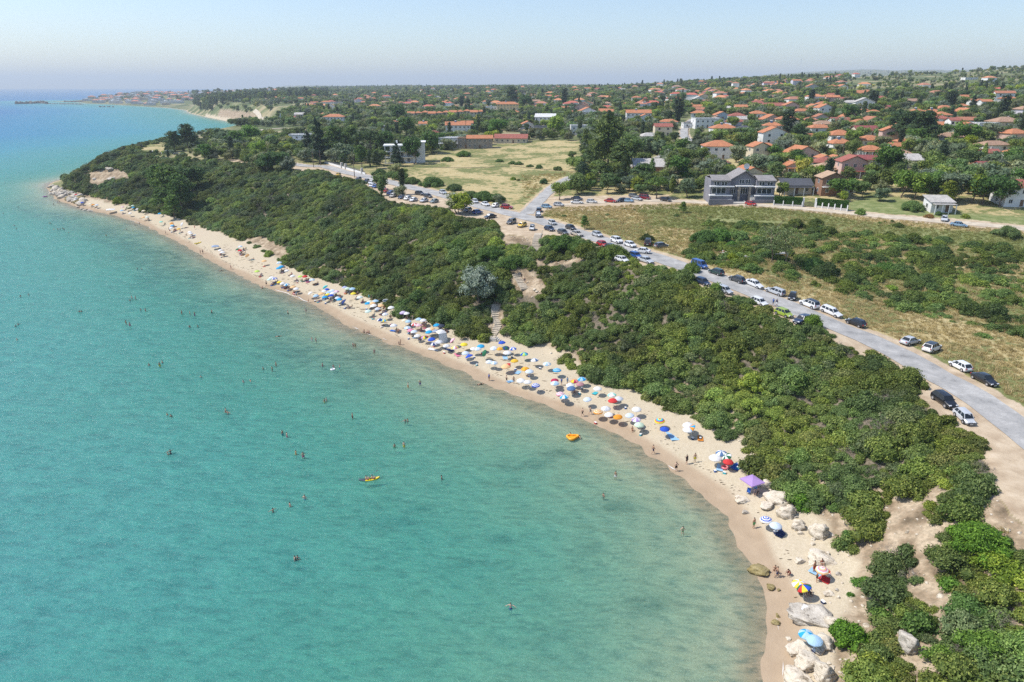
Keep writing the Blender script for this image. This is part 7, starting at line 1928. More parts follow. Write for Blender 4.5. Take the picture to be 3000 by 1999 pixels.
for px, py, ps, wr, cl, shr_, lb, s in WALK:
    x, y, z = at(px, py); rot = {'walk': random.choice([1.4, -1.4, 1.8]), 'sit': random.uniform(-.8, .5)}.get(ps, random.uniform(-1.2, 1.2))
    if 'from behind' in lb: rot = PI + .2
    z = max(z, Hs(x, y)) + (.06 if 'road' in lb else 0) + (.3 if 'steps' in lb else 0) + (.5 if 'weedy rock' in lb and ps == 'sit' else 0)
    person(ps, x, y, z, rot, lb.replace('woman-height figure', 'person'), wr, cl, shr_, s, 'people on the beach', (px, py))
# swimmers stretched out near the shore
for px, py, lb in [(1408,1126,'swimmer floating face down in the shallows below the striped shirt walker'),(648,794,'swimmer lying in the shallows left of the lime umbrella'),(816,986,'swimmer splashing in the middle of the bay')]:
    x, y = unproj(px, py, 0); person('lie', float(x), float(y), -.1, 1.9, lb, 'shorts', 'black', px=(px, py))
# ------------------------------------------------------------ umbrellas
UC = {'w': ('white', (.82, .82, .81)), 'gw': ('greyish white', (.62, .65, .70)), 'lb': ('light blue', (.42, .62, .80)), 'pb': ('pale blue', (.62, .72, .84)), 'az': ('azure blue', (.03, .38, .70)), 'rb': ('royal blue', (.03, .10, .55)), 'nb': ('navy blue', (.03, .06, .22)), 'sb': ('steel blue', (.10, .19, .36)), 'tq': ('turquoise', (.12, .60, .62)), 'mt': ('mint green', (.30, .72, .60)), 'pm': ('pale mint', (.62, .78, .72)),
 'y': ('yellow', (.85, .68, .06)), 'or': ('orange', (.80, .33, .04)), 'pe': ('peach', (.85, .55, .28)), 'cr': ('cream', (.82, .74, .55)), 'r': ('red', (.62, .05, .05)), 'cm': ('crimson', (.48, .04, .10)), 'pk': ('pink', (.75, .30, .42)), 'dp': ('dusty pink', (.48, .26, .28)), 'li': ('lilac', (.46, .30, .62)), 'lm': ('lime green', (.55, .75, .16)), 'g': ('dark green', (.03, .16, .08)), 'pg': ('pale green', (.60, .74, .58)), 'dk': ('dark grey', (.05, .06, .09)), 'yo': ('yellow orange', (.82, .50, .05))}
_fm = {}
def fab(c):
    if c not in _fm:
        m, nt, ns, lk, p = newmat("parasol_fabric"); p.inputs['Base Color'].default_value = (*c, 1); p.inputs['Roughness'].default_value = .75; p.inputs['Specular IOR Level'].default_value = .2
        t = N(nt, "ShaderNodeBsdfTranslucent"); t.inputs[0].default_value = (*c, 1); mx = N(nt, "ShaderNodeMixShader"); mx.inputs[0].default_value = .22; lk.new(p.outputs[0], mx.inputs[1]); lk.new(t.outputs[0], mx.inputs[2]); lk.new(mx.outputs[0], ns["Material Output"].inputs[0]); _fm[c] = m
    return _fm[c]
_cm = {}
def canopy(cols, pat):
    """pat: solid, sector, ring, dot"""
    key = (cols, pat)
    if key in _cm: return _cm[key]
    n, rings = (8, 6); mb = MB(); V = [(0, 0, .46)]; prof = [(0, .46), (.17, .435), (.34, .385), (.52, .31), (.70, .21), (.86, .10), (1.0, -.02)]
    seg = n * 2
    for k in range(1, 7):
        for i in range(seg):
            a = 2 * PI * i / seg; r, z = prof[k]; mid = i % 2; rr = r * (.955 if mid else 1.0); zz = z + (.045 * r if mid else 0) * (1 if k < 6 else -.2); V.append((rr * math.cos(a), rr * math.sin(a), zz))
    F = []; mi = []
    def col(panel, ring):
        if pat == 'solid': return 0
        if pat == 'sector': return panel % len(cols)
        if pat == 'ring': return ring % len(cols)
        return 1 if (panel * 7 + ring * 3) % 3 == 0 else 0
    for i in range(seg): F.append((0, 1 + i, 1 + (i + 1) % seg)); mi.append(col(i // 2, 0))
    for k in range(1, 6):
        for i in range(seg): a = 1 + (k - 1) * seg; b = a + seg; F.append((a + i, b + i, b + (i + 1) % seg, a + (i + 1) % seg)); mi.append(col(i // 2, k))
    # short hanging valance
    m = len(V)
    for i in range(seg): x, y, z = V[1 + 5 * seg + i]; V.append((x * 1.0, y * 1.0, z - .11))
    for i in range(seg): a = 1 + 5 * seg; F.append((a + i, m + i, m + (i + 1) % seg, a + (i + 1) % seg)); mi.append(col(i // 2, 5))
    me = mesh_np("canopy", np.array(V), F, False, mi)
    for c in cols: me.materials.append(fab(UC[c][1]))
    _cm[key] = me; return me
_mb = MB(); _mb.cyl((0, 0, -.25), (0, 0, 2.05), .022, n=6); _mb.lathe([(.015, 0), (.03, .04), (.01, .09)], 6, (0, 0, 2.0)); POLEM = _mb.mesh("pole"); POLEM.materials.append(M_WHITE)
_mb = MB()
for i in range(8): a = PI * i / 4; _mb.cyl((.1 * math.cos(a), .1 * math.sin(a), -.02), (.95 * math.cos(a), .95 * math.sin(a), -.44), .009, n=4, cap=False)
RIBM = _mb.mesh("rib_frame"); RIBM.materials.append(M_METAL)
# folding chair and towel
_mb = MB()
for s in (-.27, .27): _mb.cyl((s, -.32, 0), (s, .12, .42), .014, n=5); _mb.cyl((s, .30, 0), (s, -.2, .40), .014, n=5); _mb.cyl((s, .05, .30), (s, .38, .88), .014, n=5); _mb.box(s - .025, -.22, .50, s + .025, .22, .53)
CHF = _mb.mesh("frame"); CHF.materials.append(M_RIM)
_mb = MB(); _mb.add([(-.26, -.24, .40), (.26, -.24, .40), (.26, .12, .33), (-.26, .12, .33), (-.26, .38, .88), (.26, .38, .88)], [(0, 1, 2, 3), (3, 2, 5, 4)]); _mb.add([(-.26, -.24, .385), (.26, -.24, .385), (.26, .13, .315), (-.26, .13, .315), (-.26, .395, .875), (.26, .395, .875)], [(3, 2, 1, 0), (4, 5, 2, 3)])
CHS = _mb.mesh("seat"); CHS.materials.append(M_CLOTH)
def towel_mesh():
    V = []; F = []
    for i in range(8):
        for j in range(5): V.append((-.42 + .21 * j, -.9 + .257 * i, .03 + .018 * math.sin(i * 2.1 + j * 1.7)))
    for i in range(7):
        for j in range(4): F.append((i * 5 + j, i * 5 + j + 1, i * 5 + j + 6, i * 5 + j + 5))
    me = mesh_np("towel", np.array(V), F, True); me.materials.append(M_CLOTH); return me
TOWM = towel_mesh()
_mb = MB(); _mb.box(-.25, -.16, 0, .25, .16, .3); COOLB = _mb.mesh("box_body"); COOLB.materials.append(M_CLOTH); _mb = MB(); _mb.box(-.26, -.17, .3, .26, .17, .36); _mb.cyl((-.2, 0, .36), (-.2, 0, .44), .012, n=4); _mb.cyl((.2, 0, .36), (.2, 0, .44), .012, n=4); _mb.cyl((-.2, 0, .44), (.2, 0, .44), .015, n=4); COOLL = _mb.mesh("lid"); COOLL.materials.append(M_WHITE)
def zone(px):
    for a, t in ((262, 'on the far rocky end'), (345, 'at the far end of the beach'), (480, 'below the pine gully'), (610, 'near the yellow kayak'), (740, 'on the quiet far beach'), (905, 'on the middle beach'), (1060, 'in the dense left cluster'), (1170, 'below the white dinghy'), (1265, 'left of the white tent'), (1345, 'around the white tent'), (1440, 'below the stairs landing'), (1600, 'right of the stairs'), (1740, 'around the rainbow umbrella'), (1900, 'on the wide right beach'), (2080, 'on the quiet right beach'), (2260, 'near the boulders'), (3000, 'by the lower right rocks')):
        if px < a: return t
UL = []
def U(s):
    for e in s.split():
        p = e.split(','); UL.append((float(p[0]), float(p[1]), p[2], p[3] if len(p) > 3 else 's', float(p[4]) if len(p) > 4 else 0))
U("223,569,r 222,579,w 220,584,w 232,589,w 241,592,rb 265,596,cr 273,598,or 284,599,pb 359,605,w:pk,c 357,615,lb 378,605,cr 389,601,pg 391,606,az 403,611,w 382,623,w 421,616,cr 468,624,az 420,635,pe 432,634,pg:w,c 472,648,mt 504,652,or 505,660,az 502,666,w 524,669,yo 540,655,w,s,55 "
  "556,678,w 559,682,w 646,731,w 652,737,w 705,720,w:lb,c 697,728,g 704,731,r 732,746,pe,s,50 774,762,pe 819,767,w:lb,c 817,783,az 825,778,az 841,790,w 754,792,lm 858,806,w 881,807,lm 894,807,r 797,810,w 805,813,w:rb,c 790,816,pm 819,824,y 829,827,w 841,831,w:az,c 860,838,pe 868,843,w "
  "914,817,w:lb,c 961,838,tq,s,40 958,845,rb 951,850,w 965,854,lb 974,849,pb 986,851,pk:w,c 976,856,w 942,858,pe 916,856,w,s,30 961,860,y 927,863,lb 971,863,rb 952,867,az 989,870,pb 995,874,az 1018,881,nb,s,50 1010,839,rb:w,r 1019,842,pg 1033,843,lb 1036,857,y 1055,868,w:pm,c 1101,879,lb 1083,882,w:pg,c 1092,885,pe 1078,886,az 1096,892,w 1117,892,pe 1107,901,gw 1080,908,pm 1147,898,w 1129,917,w:gw,c 1116,933,nb:w,d 1128,935,az:y,c "
  "1182,912,w:li,r 1193,915,w 1187,935,cr 1197,938,lb 1228,932,lb 1241,935,w 1216,946,r:w,c 1227,949,w:pk,r 1154,950,w:gw,c 1195,957,w:lb,c 1204,964,pk 1214,968,lb:w,r 1281,949,az 1295,951,dk 1257,962,w 1266,961,pe 1258,969,az 1278,966,gw:sb,r 1223,980,w 1246,984,li:y:g:r,c 1267,990,rb 1309,971,w,s,50 1287,998,w:gw,c 1272,1004,nb:w,c 1309,1009,w:gw,c 1334,1014,y:w:pk,c 1338,994,w:pk,r,45 "
  "1360,1005,y 1410,1010,az 1388,1018,w 1401,1018,w:pb,c 1472,1000,rb 1449,1016,w:pb,c 1466,1018,or:yo,c 1365,1031,pb 1383,1040,rb,s,25 1434,1030,g,s,60 1434,1056,w:pb,c 1449,1059,lb:w,c 1483,1015,g:nb,c 1505,1017,rb:w,c 1487,1029,w 1536,1033,rb:lm:tq,c 1509,1053,yo 1568,1051,w:sb,d 1603,1062,w:lb,c 1633,1080,lb:az,r 1485,1069,pe 1497,1066,r,s,30 1540,1076,yo:or,c 1552,1084,pb 1528,1110,w 1547,1115,w 1571,1124,w:rb,r 1626,1110,cm 1627,1118,lb:w,d "
  "1684,1112,or:y:cm:pk,c 1707,1107,lb:az,c 1702,1121,dp 1672,1124,w 1676,1133,sb 1644,1149,w:pk,r 1656,1159,w:az,c 1724,1165,pb 1752,1134,w 1796,1152,w:mt,d 1815,1164,gw 1798,1169,r 1776,1192,w:gw,c 1754,1202,cr:or,r 1787,1210,w 1813,1216,or 1867,1194,w 1848,1212,pb 1866,1224,w:li,c 1874,1239,pg 1936,1227,r:y:tq:az,r 1949,1252,rb 2019,1240,w 2017,1254,w 2044,1250,or:az,c,50 2117,1322,w:sb,c 2097,1336,w 2135,1347,r 2147,1333,g:w,c,40 "
  "2249,1517,rb:w,r 2275,1533,pb 2412,1662,pk:w:pe,r 2345,1703,y:w,c 2376,1717,g:r:y:rb,c,30 2368,1851,lb:az,d 2391,1867,lb")
TWC = list(CC)
ru = np.random.default_rng(31)
NPU = 0
for i, (px, py, cs, pt, tl) in enumerate(UL):
    cols = tuple(cs.split(':')); big = px > 2090 and cs in ('w',); x, y, z = at(px, py, 2.0); gz = Hs(x, y)
    R = ru.uniform(.82, .98) * (1.15 if (px, py) in ((942, 858), (1410, 1010), (1485, 1069), (2097, 1336), (2019, 1240)) else 1)
    tlt = math.radians(tl) if tl else ru.uniform(.02, .13); az_ = ru.uniform(2.4, 3.9)
    r = empty("beach_umbrella", (x - (math.sin(tlt) * 1.2 if tl else 0), y, gz)); r.rotation_euler = (0, 0, az_)
    tr = link("pole", POLEM, None, r); tr.rotation_euler = (0, tlt if tl < 20 else .12, 0)
    cn = link("canopy", canopy(cols, {'s': 'solid', 'c': 'sector', 'r': 'ring', 'd': 'dot'}[pt]), None, r, (math.sin(tlt if tl < 20 else .12) * 1.65, 0, 1.62)); cn.scale = (R, R, R); cn.rotation_euler = (0, tlt, 0)
    link("rib_frame", RIBM, None, cn, (0, 0, .42))
    d = UC[cols[0]][0] if len(cols) == 1 else ' and '.join(UC[c][0] for c in cols[:2]) if len(cols) == 2 else 'multicoloured ' + UC[cols[0]][0] + ' and ' + UC[cols[1]][0]
    pn = {'s': '', 'c': ' panelled', 'r': ' ringed', 'd': ' patterned'}[pt]
    lb = f"{d}{pn} beach umbrella {'tilted to one side ' if tl else ''}{zone(px)}"
    tag(r, ' '.join(lb.split()[:14]), 'umbrella', 'beach umbrellas', px=(px, py))
    short = f"{d}{pn} umbrella"
    # company in its shade
    k = int(ru.choice([1, 2, 2, 3])) if px > 400 else int(ru.choice([0, 1, 1]))
    if 930 < px < 1300: k = max(1, k - (ru.random() < .45))
    if px < 480: k = min(k, 1)
    if NPU > 150: k = 0
    for j in range(k):
        ox, oy = ru.uniform(.1, 1.6), ru.uniform(-1.3, .9); X, Y = x + ox, y + oy
        if float(dpoly(X, Y, SHORE)) < 1.0: continue
        Z = Hs(X, Y); q = ru.random(); rot = ru.uniform(-1.4, .4); cl = TWC[ru.integers(len(TWC))]
        if q < .42:
            c = empty("beach_chair", (X, Y, Z), rot); link("frame", CHF, None, c); link("seat", CHS, None, c, color=CC[['blue', 'navy', 'turquoise', 'green', 'white', 'red'][ru.integers(6)]])
            tag(c, f'folding beach chair by the {short} {zone(px)}', 'chair', 'folding beach chairs'); person('chair', X, Y, Z, rot, f'person in a chair under the {short} {zone(px)}', 'shorts' if ru.random() < .5 else 'bikini', cl, group='people under the umbrellas'); NPU += 1
        else:
            t = link("beach_towel", TOWM, None, None, (X, Y, Z), rot, color=CC[['blue', 'light blue', 'white', 'red', 'turquoise', 'orange', 'pink', 'navy'][ru.integers(8)]]); tag(t, f'beach towel spread by the {short} {zone(px)}', 'towel', 'beach towels')
            ps = 'lie' if q > .72 else 'sit'; person(ps, X, Y, Z + .05, rot, f"person {'lying' if ps == 'lie' else 'sitting'} on a towel by the {short} {zone(px)}", 'shorts' if ru.random() < .5 else 'bikini', cl, group='people under the umbrellas'); NPU += 1
    if ru.random() < .3 and px > 500:
        X, Y = x + ru.uniform(-1, 1.2), y + ru.uniform(-1.5, -.4); c = empty("cool_box", (X, Y, Hs(X, Y)), ru.uniform(0, 3)); link("box_body", COOLB, None, c, color=CC[['blue', 'red', 'navy', 'turquoise'][ru.integers(4)]]); link("lid", COOLL, None, c); tag(c, f'cool box on the sand by the {short} {zone(px)}', 'cool box', 'cool boxes')
print("umbrellas", len(UL), "company", NPU)
# big lilac square umbrella
def square_umbrella(px, py, w, colr, label, hgt=2.4, name="square_umbrella"):
    x, y, z = at(px, py, hgt); s = pscale(x, y, z + hgt); W = w / s / 2; r = empty(name, (x, y, Hs(x, y)), .45)
    mb = MB(); V = [(-W, -W, hgt - .35), (W, -W, hgt - .35), (W, W, hgt - .35), (-W, W, hgt - .35), (0, 0, hgt + .15)]; V += [(a, b, c - .14) for a, b, c in V[:4]]
    mb.add(V, [(0, 1, 4), (1, 2, 4), (2, 3, 4), (3, 0, 4), (0, 5, 6, 1), (1, 6, 7, 2), (2, 7, 8, 3), (3, 8, 5, 0)]); mb.build("canopy", fab(colr), r)
    mb = MB(); mb.cyl((0, 0, -.2), (0, 0, hgt + .1), .035, n=7); mb.build("pole", M_WHITE, r); tag(r, label, 'umbrella', px=(px, py)); return x, y
lx, ly = square_umbrella(2205, 1402, 50, UC['li'][1], 'large square lilac umbrella in front of the big boulders')
for k, (dx, dy) in enumerate(((-.5, -.4), (.7, .1), (1.5, .9))):
    c = empty("beach_chair", (lx + dx, ly + dy, Hs(lx + dx, ly + dy)), -.5 + k * .4); link("frame", CHF, None, c); link("seat", CHS, None, c, color=CC['light blue' if k else 'blue']); tag(c, ['blue folding chair', 'light blue folding chair', 'second light blue folding chair'][k] + ' under the lilac square umbrella', 'chair', 'folding beach chairs')
def tent(px, py, w, h, label):
    x, y, z = at(px, py); s = pscale(x, y, z); W = w / s / 2; Hh = h / s; r = empty("sun_tent", (x, y, z), .5)
    mb = MB()
    for a, b in ((-W, -W), (W, -W), (W, W), (-W, W)):
        m = MB(); m.cyl((a, b, 0), (a * .8, b * .8, Hh * .8), .03, n=5); m.build("pole", M_METAL, r)
    V = []; n = 9
    for i in range(n):
        for j in range(n): u, v = -1 + 2 * i / (n - 1), -1 + 2 * j / (n - 1); V.append((u * W * .86, v * W * .86, Hh * (.80 + .2 * (1 - u * u) * (1 - v * v))))
    mb.add(V, [(i * n + j, i * n + j + 1, (i + 1) * n + j + 1, (i + 1) * n + j) for i in range(n - 1) for j in range(n - 1)]); mb.build("roof_cloth", fab((.80, .80, .80)), r, True)
    for k, (ax, ay, bx, by) in enumerate(((-W, -W, W, -W), (W, -W, W, W))):
        m = MB(); V = []
        for i in range(9):
            t = i / 8
            for q in range(5): g = q / 4; f = 1 - .2 * g; V.append(((ax + (bx - ax) * t) * f + .08 * math.sin(i * 2.2), (ay + (by - ay) * t) * f + .08 * math.cos(i * 1.7), Hh * .8 * g))
        m.add(V, [(i * 5 + j, i * 5 + j + 1, (i + 1) * 5 + j + 1, (i + 1) * 5 + j) for i in range(8) for j in range(4)]); m.build("side_cloth", fab((.62, .68, .72)), r, True)
    tag(r, label, 'tent', px=(px, py))
tent(1293, 1000, 30, 36, 'white sun tent with draped sides in the dense cluster left of the stairs')
square_umbrella(323, 612, 22, (.8, .8, .8), 'wide white shade awning at the far end of the beach', 2.2, "shade_awning")
square_umbrella(630, 719, 20, (.34, .42, .56), 'grey blue awning tilted over a group right of the yellow kayak', 1.6, "shade_awning")
# kayaks, raft, dinghy, rings
def hull(L, W, Hh, rise=.25):
    mb = MB(); ns = 14; V = []; n = 10
    for i in range(ns):
        t = -1 + 2 * i / (ns - 1); w = W / 2 * (1 - abs(t) ** 2.4) + .02; z0 = rise * abs(t) ** 3
        for j in range(n): a = PI * j / (n - 1); V.append((t * L / 2, -w * math.cos(a), z0 + Hh * .6 - Hh * .6 * math.sin(a)))
        V.append((t * L / 2, w * .62, z0 + Hh * .95)); V.append((t * L / 2, w * .5, z0 + Hh * .45)); V.append((t * L / 2, -w * .5, z0 + Hh * .45)); V.append((t * L / 2, -w * .62, z0 + Hh * .95))
    m = n + 4; mb.add(V, [(i * m + j, (i + 1) * m + j, (i + 1) * m + (j + 1) % m, i * m + (j + 1) % m) for i in range(ns - 1) for j in range(m)]); return mb
def kayak(px, py, d, label, water, tail=None):
    x, y, z = at(px, py) if not water else (*[float(q) for q in unproj(px, py, 0)], 0)
    x2, y2 = unproj(px + d[0] * 10, py + d[1] * 10, z); ang = math.atan2(float(y2) - y, float(x2) - x)
    r = empty("kayak", (x, y, z - (.12 if water else 0)), ang); mb = hull(3.4, .85, .34); me = mb.mesh("hull", True)
    me.materials.append(simple("yellow_vinyl", (.80, .60, .02), .35, .05)); me.materials.append(simple("grey_vinyl", (.10, .14, .17), .35, .1))
    if tail: me.polygons.foreach_set('material_index', [1 if p.center[0] < -.55 else 0 for p in me.polygons])
    link("hull", me, None, r)
    for q in (-.55, .45): mb = MB(); mb.box(q - .2, -.2, .14, q + .2, .2, .24); mb.box(q - .26, -.2, .2, q - .2, .2, .5); mb.build("seat", M_TRIM, r)
    tag(r, label, 'kayak', px=(px, py)); return x, y, ang
kayak(580, 714, (1, -.22), 'yellow kayak pulled up on the sand', False)
kx, ky, ka = kayak(1082, 1406, (1, -.12), 'yellow and grey inflatable kayak with two paddlers on the water', True, True)
for q, nm in ((-.45, 'rear'), (.5, 'front')):
    person('sit', kx + math.cos(ka) * q, ky + math.sin(ka) * q, .0, ka + PI / 2, f'{nm} paddler sitting in the inflatable kayak', 'shorts', 'pink', px=(1082 + q * 20, 1398))
r = empty("paddle", (kx + math.cos(ka) * .25, ky + math.sin(ka) * .25, .75), ka + .4); mb = MB(); mb.cyl((-1, -.1, -.25), (1, .1, .35), .018, n=6); mb.build("shaft", M_METAL, r)
for s in (-1, 1): mb = MB(); mb.add([(s * 1, s * .1 - .09, .05 + s * .30), (s * 1.4, s * .14 - .09, .05 + s * .42), (s * 1.4, s * .14 + .09, .05 + s * .42), (s * 1, s * .1 + .09, .05 + s * .30)], [(0, 1, 2, 3)]); mb.build("blade", M_DARK, r)
tag(r, 'black bladed paddle held across the inflatable kayak', 'paddle', px=(1090, 1390))
def ring(px, py, R, t, col, label, water=True, squash=1.0, name="swim_ring", tri=False):
    if water: x, y = [float(q) for q in unproj(px, py, 0)]; z = 0
    else: x, y, z = at(px, py)
    V = []; n, m = 24, 10
    for i in range(n):
        a = 2 * PI * i / n; rr = R * (1 + (.22 * math.cos(3 * a) if tri else 0))
        for j in range(m): b = 2 * PI * j / m; V.append(((rr + t * math.cos(b)) * math.cos(a), (rr + t * math.cos(b)) * math.sin(a) * squash, t + t * math.sin(b)))
    mb = MB(); mb.add(V, [(i * m + j, ((i + 1) % n) * m + j, ((i + 1) % n) * m + (j + 1) % m, i * m + (j + 1) % m) for i in range(n) for j in range(m)])
    r = empty(name, (x, y, z - (.08 if water else -.02)), .4); link("tube", mb.mesh("tube", True), simple("vinyl_" + name, col, .35, .05), r)
    if tri: mb = MB(); mb.cyl((0, 0, .1), (0, 0, .2), R * .9, n=18); mb.build("floor", bpy.data.materials["vinyl_" + name], r)
    tag(r, label, 'inflatable', px=(px, py)); return x, y
ring(975, 1083, .42, .14, (.8, .8, .8), 'white swim ring beside a bather in the middle of the bay')
ring(2124, 1372, .50, .17, (.75, .18, .20), 'red and white swim ring on the sand before the red umbrella', False, name="beach_ring")
rx, ry = ring(1677, 1283, .95, .24, (.85, .36, .02), 'big orange inflatable raft with two bathers holding on', True, .8, 'inflatable_raft', True)
person('hips', rx - .3, ry + 1.25, -1.25, 0, 'bather behind the orange raft', 'shorts', 'navy', px=(1671, 1272)); person('arms', rx + 1.35, ry + .1, -1.2, 1.5, 'bather holding the right end of the orange raft', 'bikini', 'black', px=(1688, 1280))
ring(132, 577, 1.0, .25, (.30, .06, .28), 'dark purple float far off the headland', True, .5, 'purple_float')
def dinghy():
    x, y, z = at(1132, 892); r = empty("dinghy", (x, y, z + .9)); r.rotation_euler = (.9, .2, .5); mb = hull(2.5, 1.15, .42, .1); link("hull", mb.mesh("hull", True), M_WHITE, r)
    for q in (-.5, .4): mb = MB(); mb.box(q - .12, -.45, .28, q + .12, .45, .34); mb.build("bench", M_METAL, r)
    tag(r, 'white dinghy stored upright against the bushes behind the beach', 'dinghy', px=(1132, 884))
dinghy()
# cloths, mats and small things seen on the sand
for px, py, sc, c, lb in [(905,826,1.2,'pink','pink towel on the sand below the red umbrella'),(885,824,.9,'green','green towel below the lime and red umbrellas'),(571,689,1.1,'light blue','light blue towel right of the two white umbrellas'),(1270,1024,1.5,'white','white sheet on the sand below the navy and white umbrella'),(1155,970,1.3,'blue','blue beach mat below the white and grey umbrella'),(1317,1025,1.6,'navy','round dark blue mat on the sand'),(1500,1117,1.3,'light blue','blue and white cloth beside the standing person'),(1520,1090,1.4,'light blue','pale blue cloth below the orange umbrella'),(1480,1048,1.3,'light blue','pale blue cloth in the row below the stairs'),(1970,1278,1.8,'light blue','light blue sheet on the sand below the royal blue umbrella'),(2052,1284,1.2,'orange','sand coloured mat right of the crowd of the big white umbrella'),(2110,1370,1.3,'light blue','pale blue towel beside the swim ring'),(2160,1366,1.6,'blue','blue towels right of the red umbrella'),(2291,1561,1.4,'navy','dark blue towel below the pale blue umbrella'),(2403,1683,1.5,'light blue','light blue towel below the pink ringed umbrella'),(2428,1690,1.7,'red','red and blue blanket right of the pink ringed umbrella'),(2377,1806,1.3,'white','white cloth drying on the flat grey rock'),(1746,1151,1.1,'turquoise','pale turquoise cloth below the white umbrella'),(1340,1040,1.3,'pink','pink towel sticking out of the umbrella row')]:
    x, y, z = at(px, py); zz = Hs(x, y) + (.75 if 'grey rock' in lb else 0.02)
    t = link("beach_towel", TOWM, None, None, (x, y, zz), ru.uniform(-1.2, 1.2), color=CC[c]); t.scale = (sc, sc, 1); tag(t, lb, 'towel', px=(px, py))
def weed_line():
    mb = MB(); r = np.random.default_rng(8); Q = resample(SHORE[2:-6], 1.0)
    D = resample(FOOT[14:30], 1.0)
    for k in range(700):
        i = r.integers(len(Q)); 
        if k % 3 == 0: a = D[r.integers(len(D))]; b = Q[np.argmin(((Q - a) ** 2).sum(1))]; t = r.uniform(.35, .7); p = a * (1 - t) + b * t; s = r.uniform(.10, .32) if p[1] > 130 else .07
        else: a = Q[i]; b = np.array(FOOT)[np.argmin(((np.array(FOOT) - a) ** 2).sum(1))]; p = a + (b - a) / np.linalg.norm(b - a) * r.normal(3.6, .4); s = r.uniform(.04, .13)
        z = Hs(*p) + .03; d = r.uniform(-.6, .3); q = [(math.cos(d + u) * s * (2.4 if w else .5), math.sin(d + u) * s * (2.4 if w else .5)) for u, w in ((0, 1), (1.5, 0), (3.1, 1), (4.6, 0))]
        mb.prism([(p[0] + u, p[1] + v) for u, v in q], z - .05, z + r.uniform(.01, .05))
    o = mb.build("beach_litter", simple("dried_weed", (.16, .12, .08), .95, .3)); o['kind'] = 'stuff'; o['label'] = 'dried weed and driftwood lying in lines on the sand'
weed_line()
# ------------------------------------------------------------ mass planting
def maquis():
    x, y = jit(-335, 175, 45, 560, 1.25)
    z = H(x, y); u = x / y
    head = (x < -225) & (y > 405)
    s = inpoly(x, y, SLOPEP) | (dpoly(x, y, TOP) < 9) | (dpoly(x, y, FOOT) < 5) | head
    dc = dpoly(x, y, COAST); s &= inpoly(x, y, LANDP) & (dc > 3)
    x, y, z = x[s], y[s], z[s]
    rad = RNG.uniform(.75, 1.7, len(x)) * (1 + .35 * noise(x, y, 18, 2)); bigm = RNG.random(len(x)) < .10; rad = np.where(bigm, RNG.uniform(1.9, 3.4, len(x)), rad)
    hz = RNG.uniform(.75, 1.25, len(x))
    px, py = proj(x, y, z + rad * .5); qx, qy = proj(x, y, z + .2); tx, ty = proj(x, y, z + rad * hz * .95)
    k = (inpoly(px, py, MAQ) | inpoly(px, py, CORNER) | in_any(px, py, BUSHY))
    k &= (inpoly(tx, ty, MAQ) | inpoly(tx, ty, CORNER) | in_any(tx, ty, BUSHY) | ((px > 900) & False))
    k |= (x < -225) & (y > 405) & (noise(x, y, 14) > -.75) & ~inpoly(px, py, HEADF) & (px > 190 + np.clip(py - 540, 0, 60))
    k &= ~in_any(qx, qy, BARE) & ~in_any(px, py, BARE)
    k &= (dpoly(x, y, R_MAIN) > 5.5)
    nz = noise(x, y, 11, 3)
    gap = (nz > .62) & (RNG.random(len(x)) < .75) & ~((px > 2720) & (py > 1500))
    gap |= (px > 2050) & (py > 1440) & (px < 2720) & (nz > .25)
    k &= ~gap
    for a, b, c in PLACED:
        k &= ((x - a) ** 2 + (y - b) ** 2) > (c * .55) ** 2
    x, y, z, rad, hz, bigm = x[k], y[k], z[k], rad[k], hz[k], bigm[k]
    t = tints(x, y, .46) * np.array([.93, .90, 1.03]); grey = (RNG.random(len(x)) < .12) | (noise(x, y, 8, 2) > .7); t[grey] = t[grey] * [1.1, .98, 1.35]; dead = RNG.random(len(x)) < .05; li = RNG.random(len(x)) < .09; t[li] *= [1.32, 1.34, 1.1]
    # foreground right is fresher, left and far a bit duller and bluer
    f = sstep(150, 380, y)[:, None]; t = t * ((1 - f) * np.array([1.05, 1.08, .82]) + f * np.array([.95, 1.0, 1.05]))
    print("maquis", len(x))
    scatter("maquis", np.c_[x, y, z - .15], rad, rad * hz, np.where(dead, len(PROTO), np.where(bigm, NB + RNG.integers(0, len(PROTOB), len(x)), RNG.integers(0, NB, len(x)))), t, PROTO + [DEAD], 'dense evergreen scrub covering the slope between beach and road')
maquis()
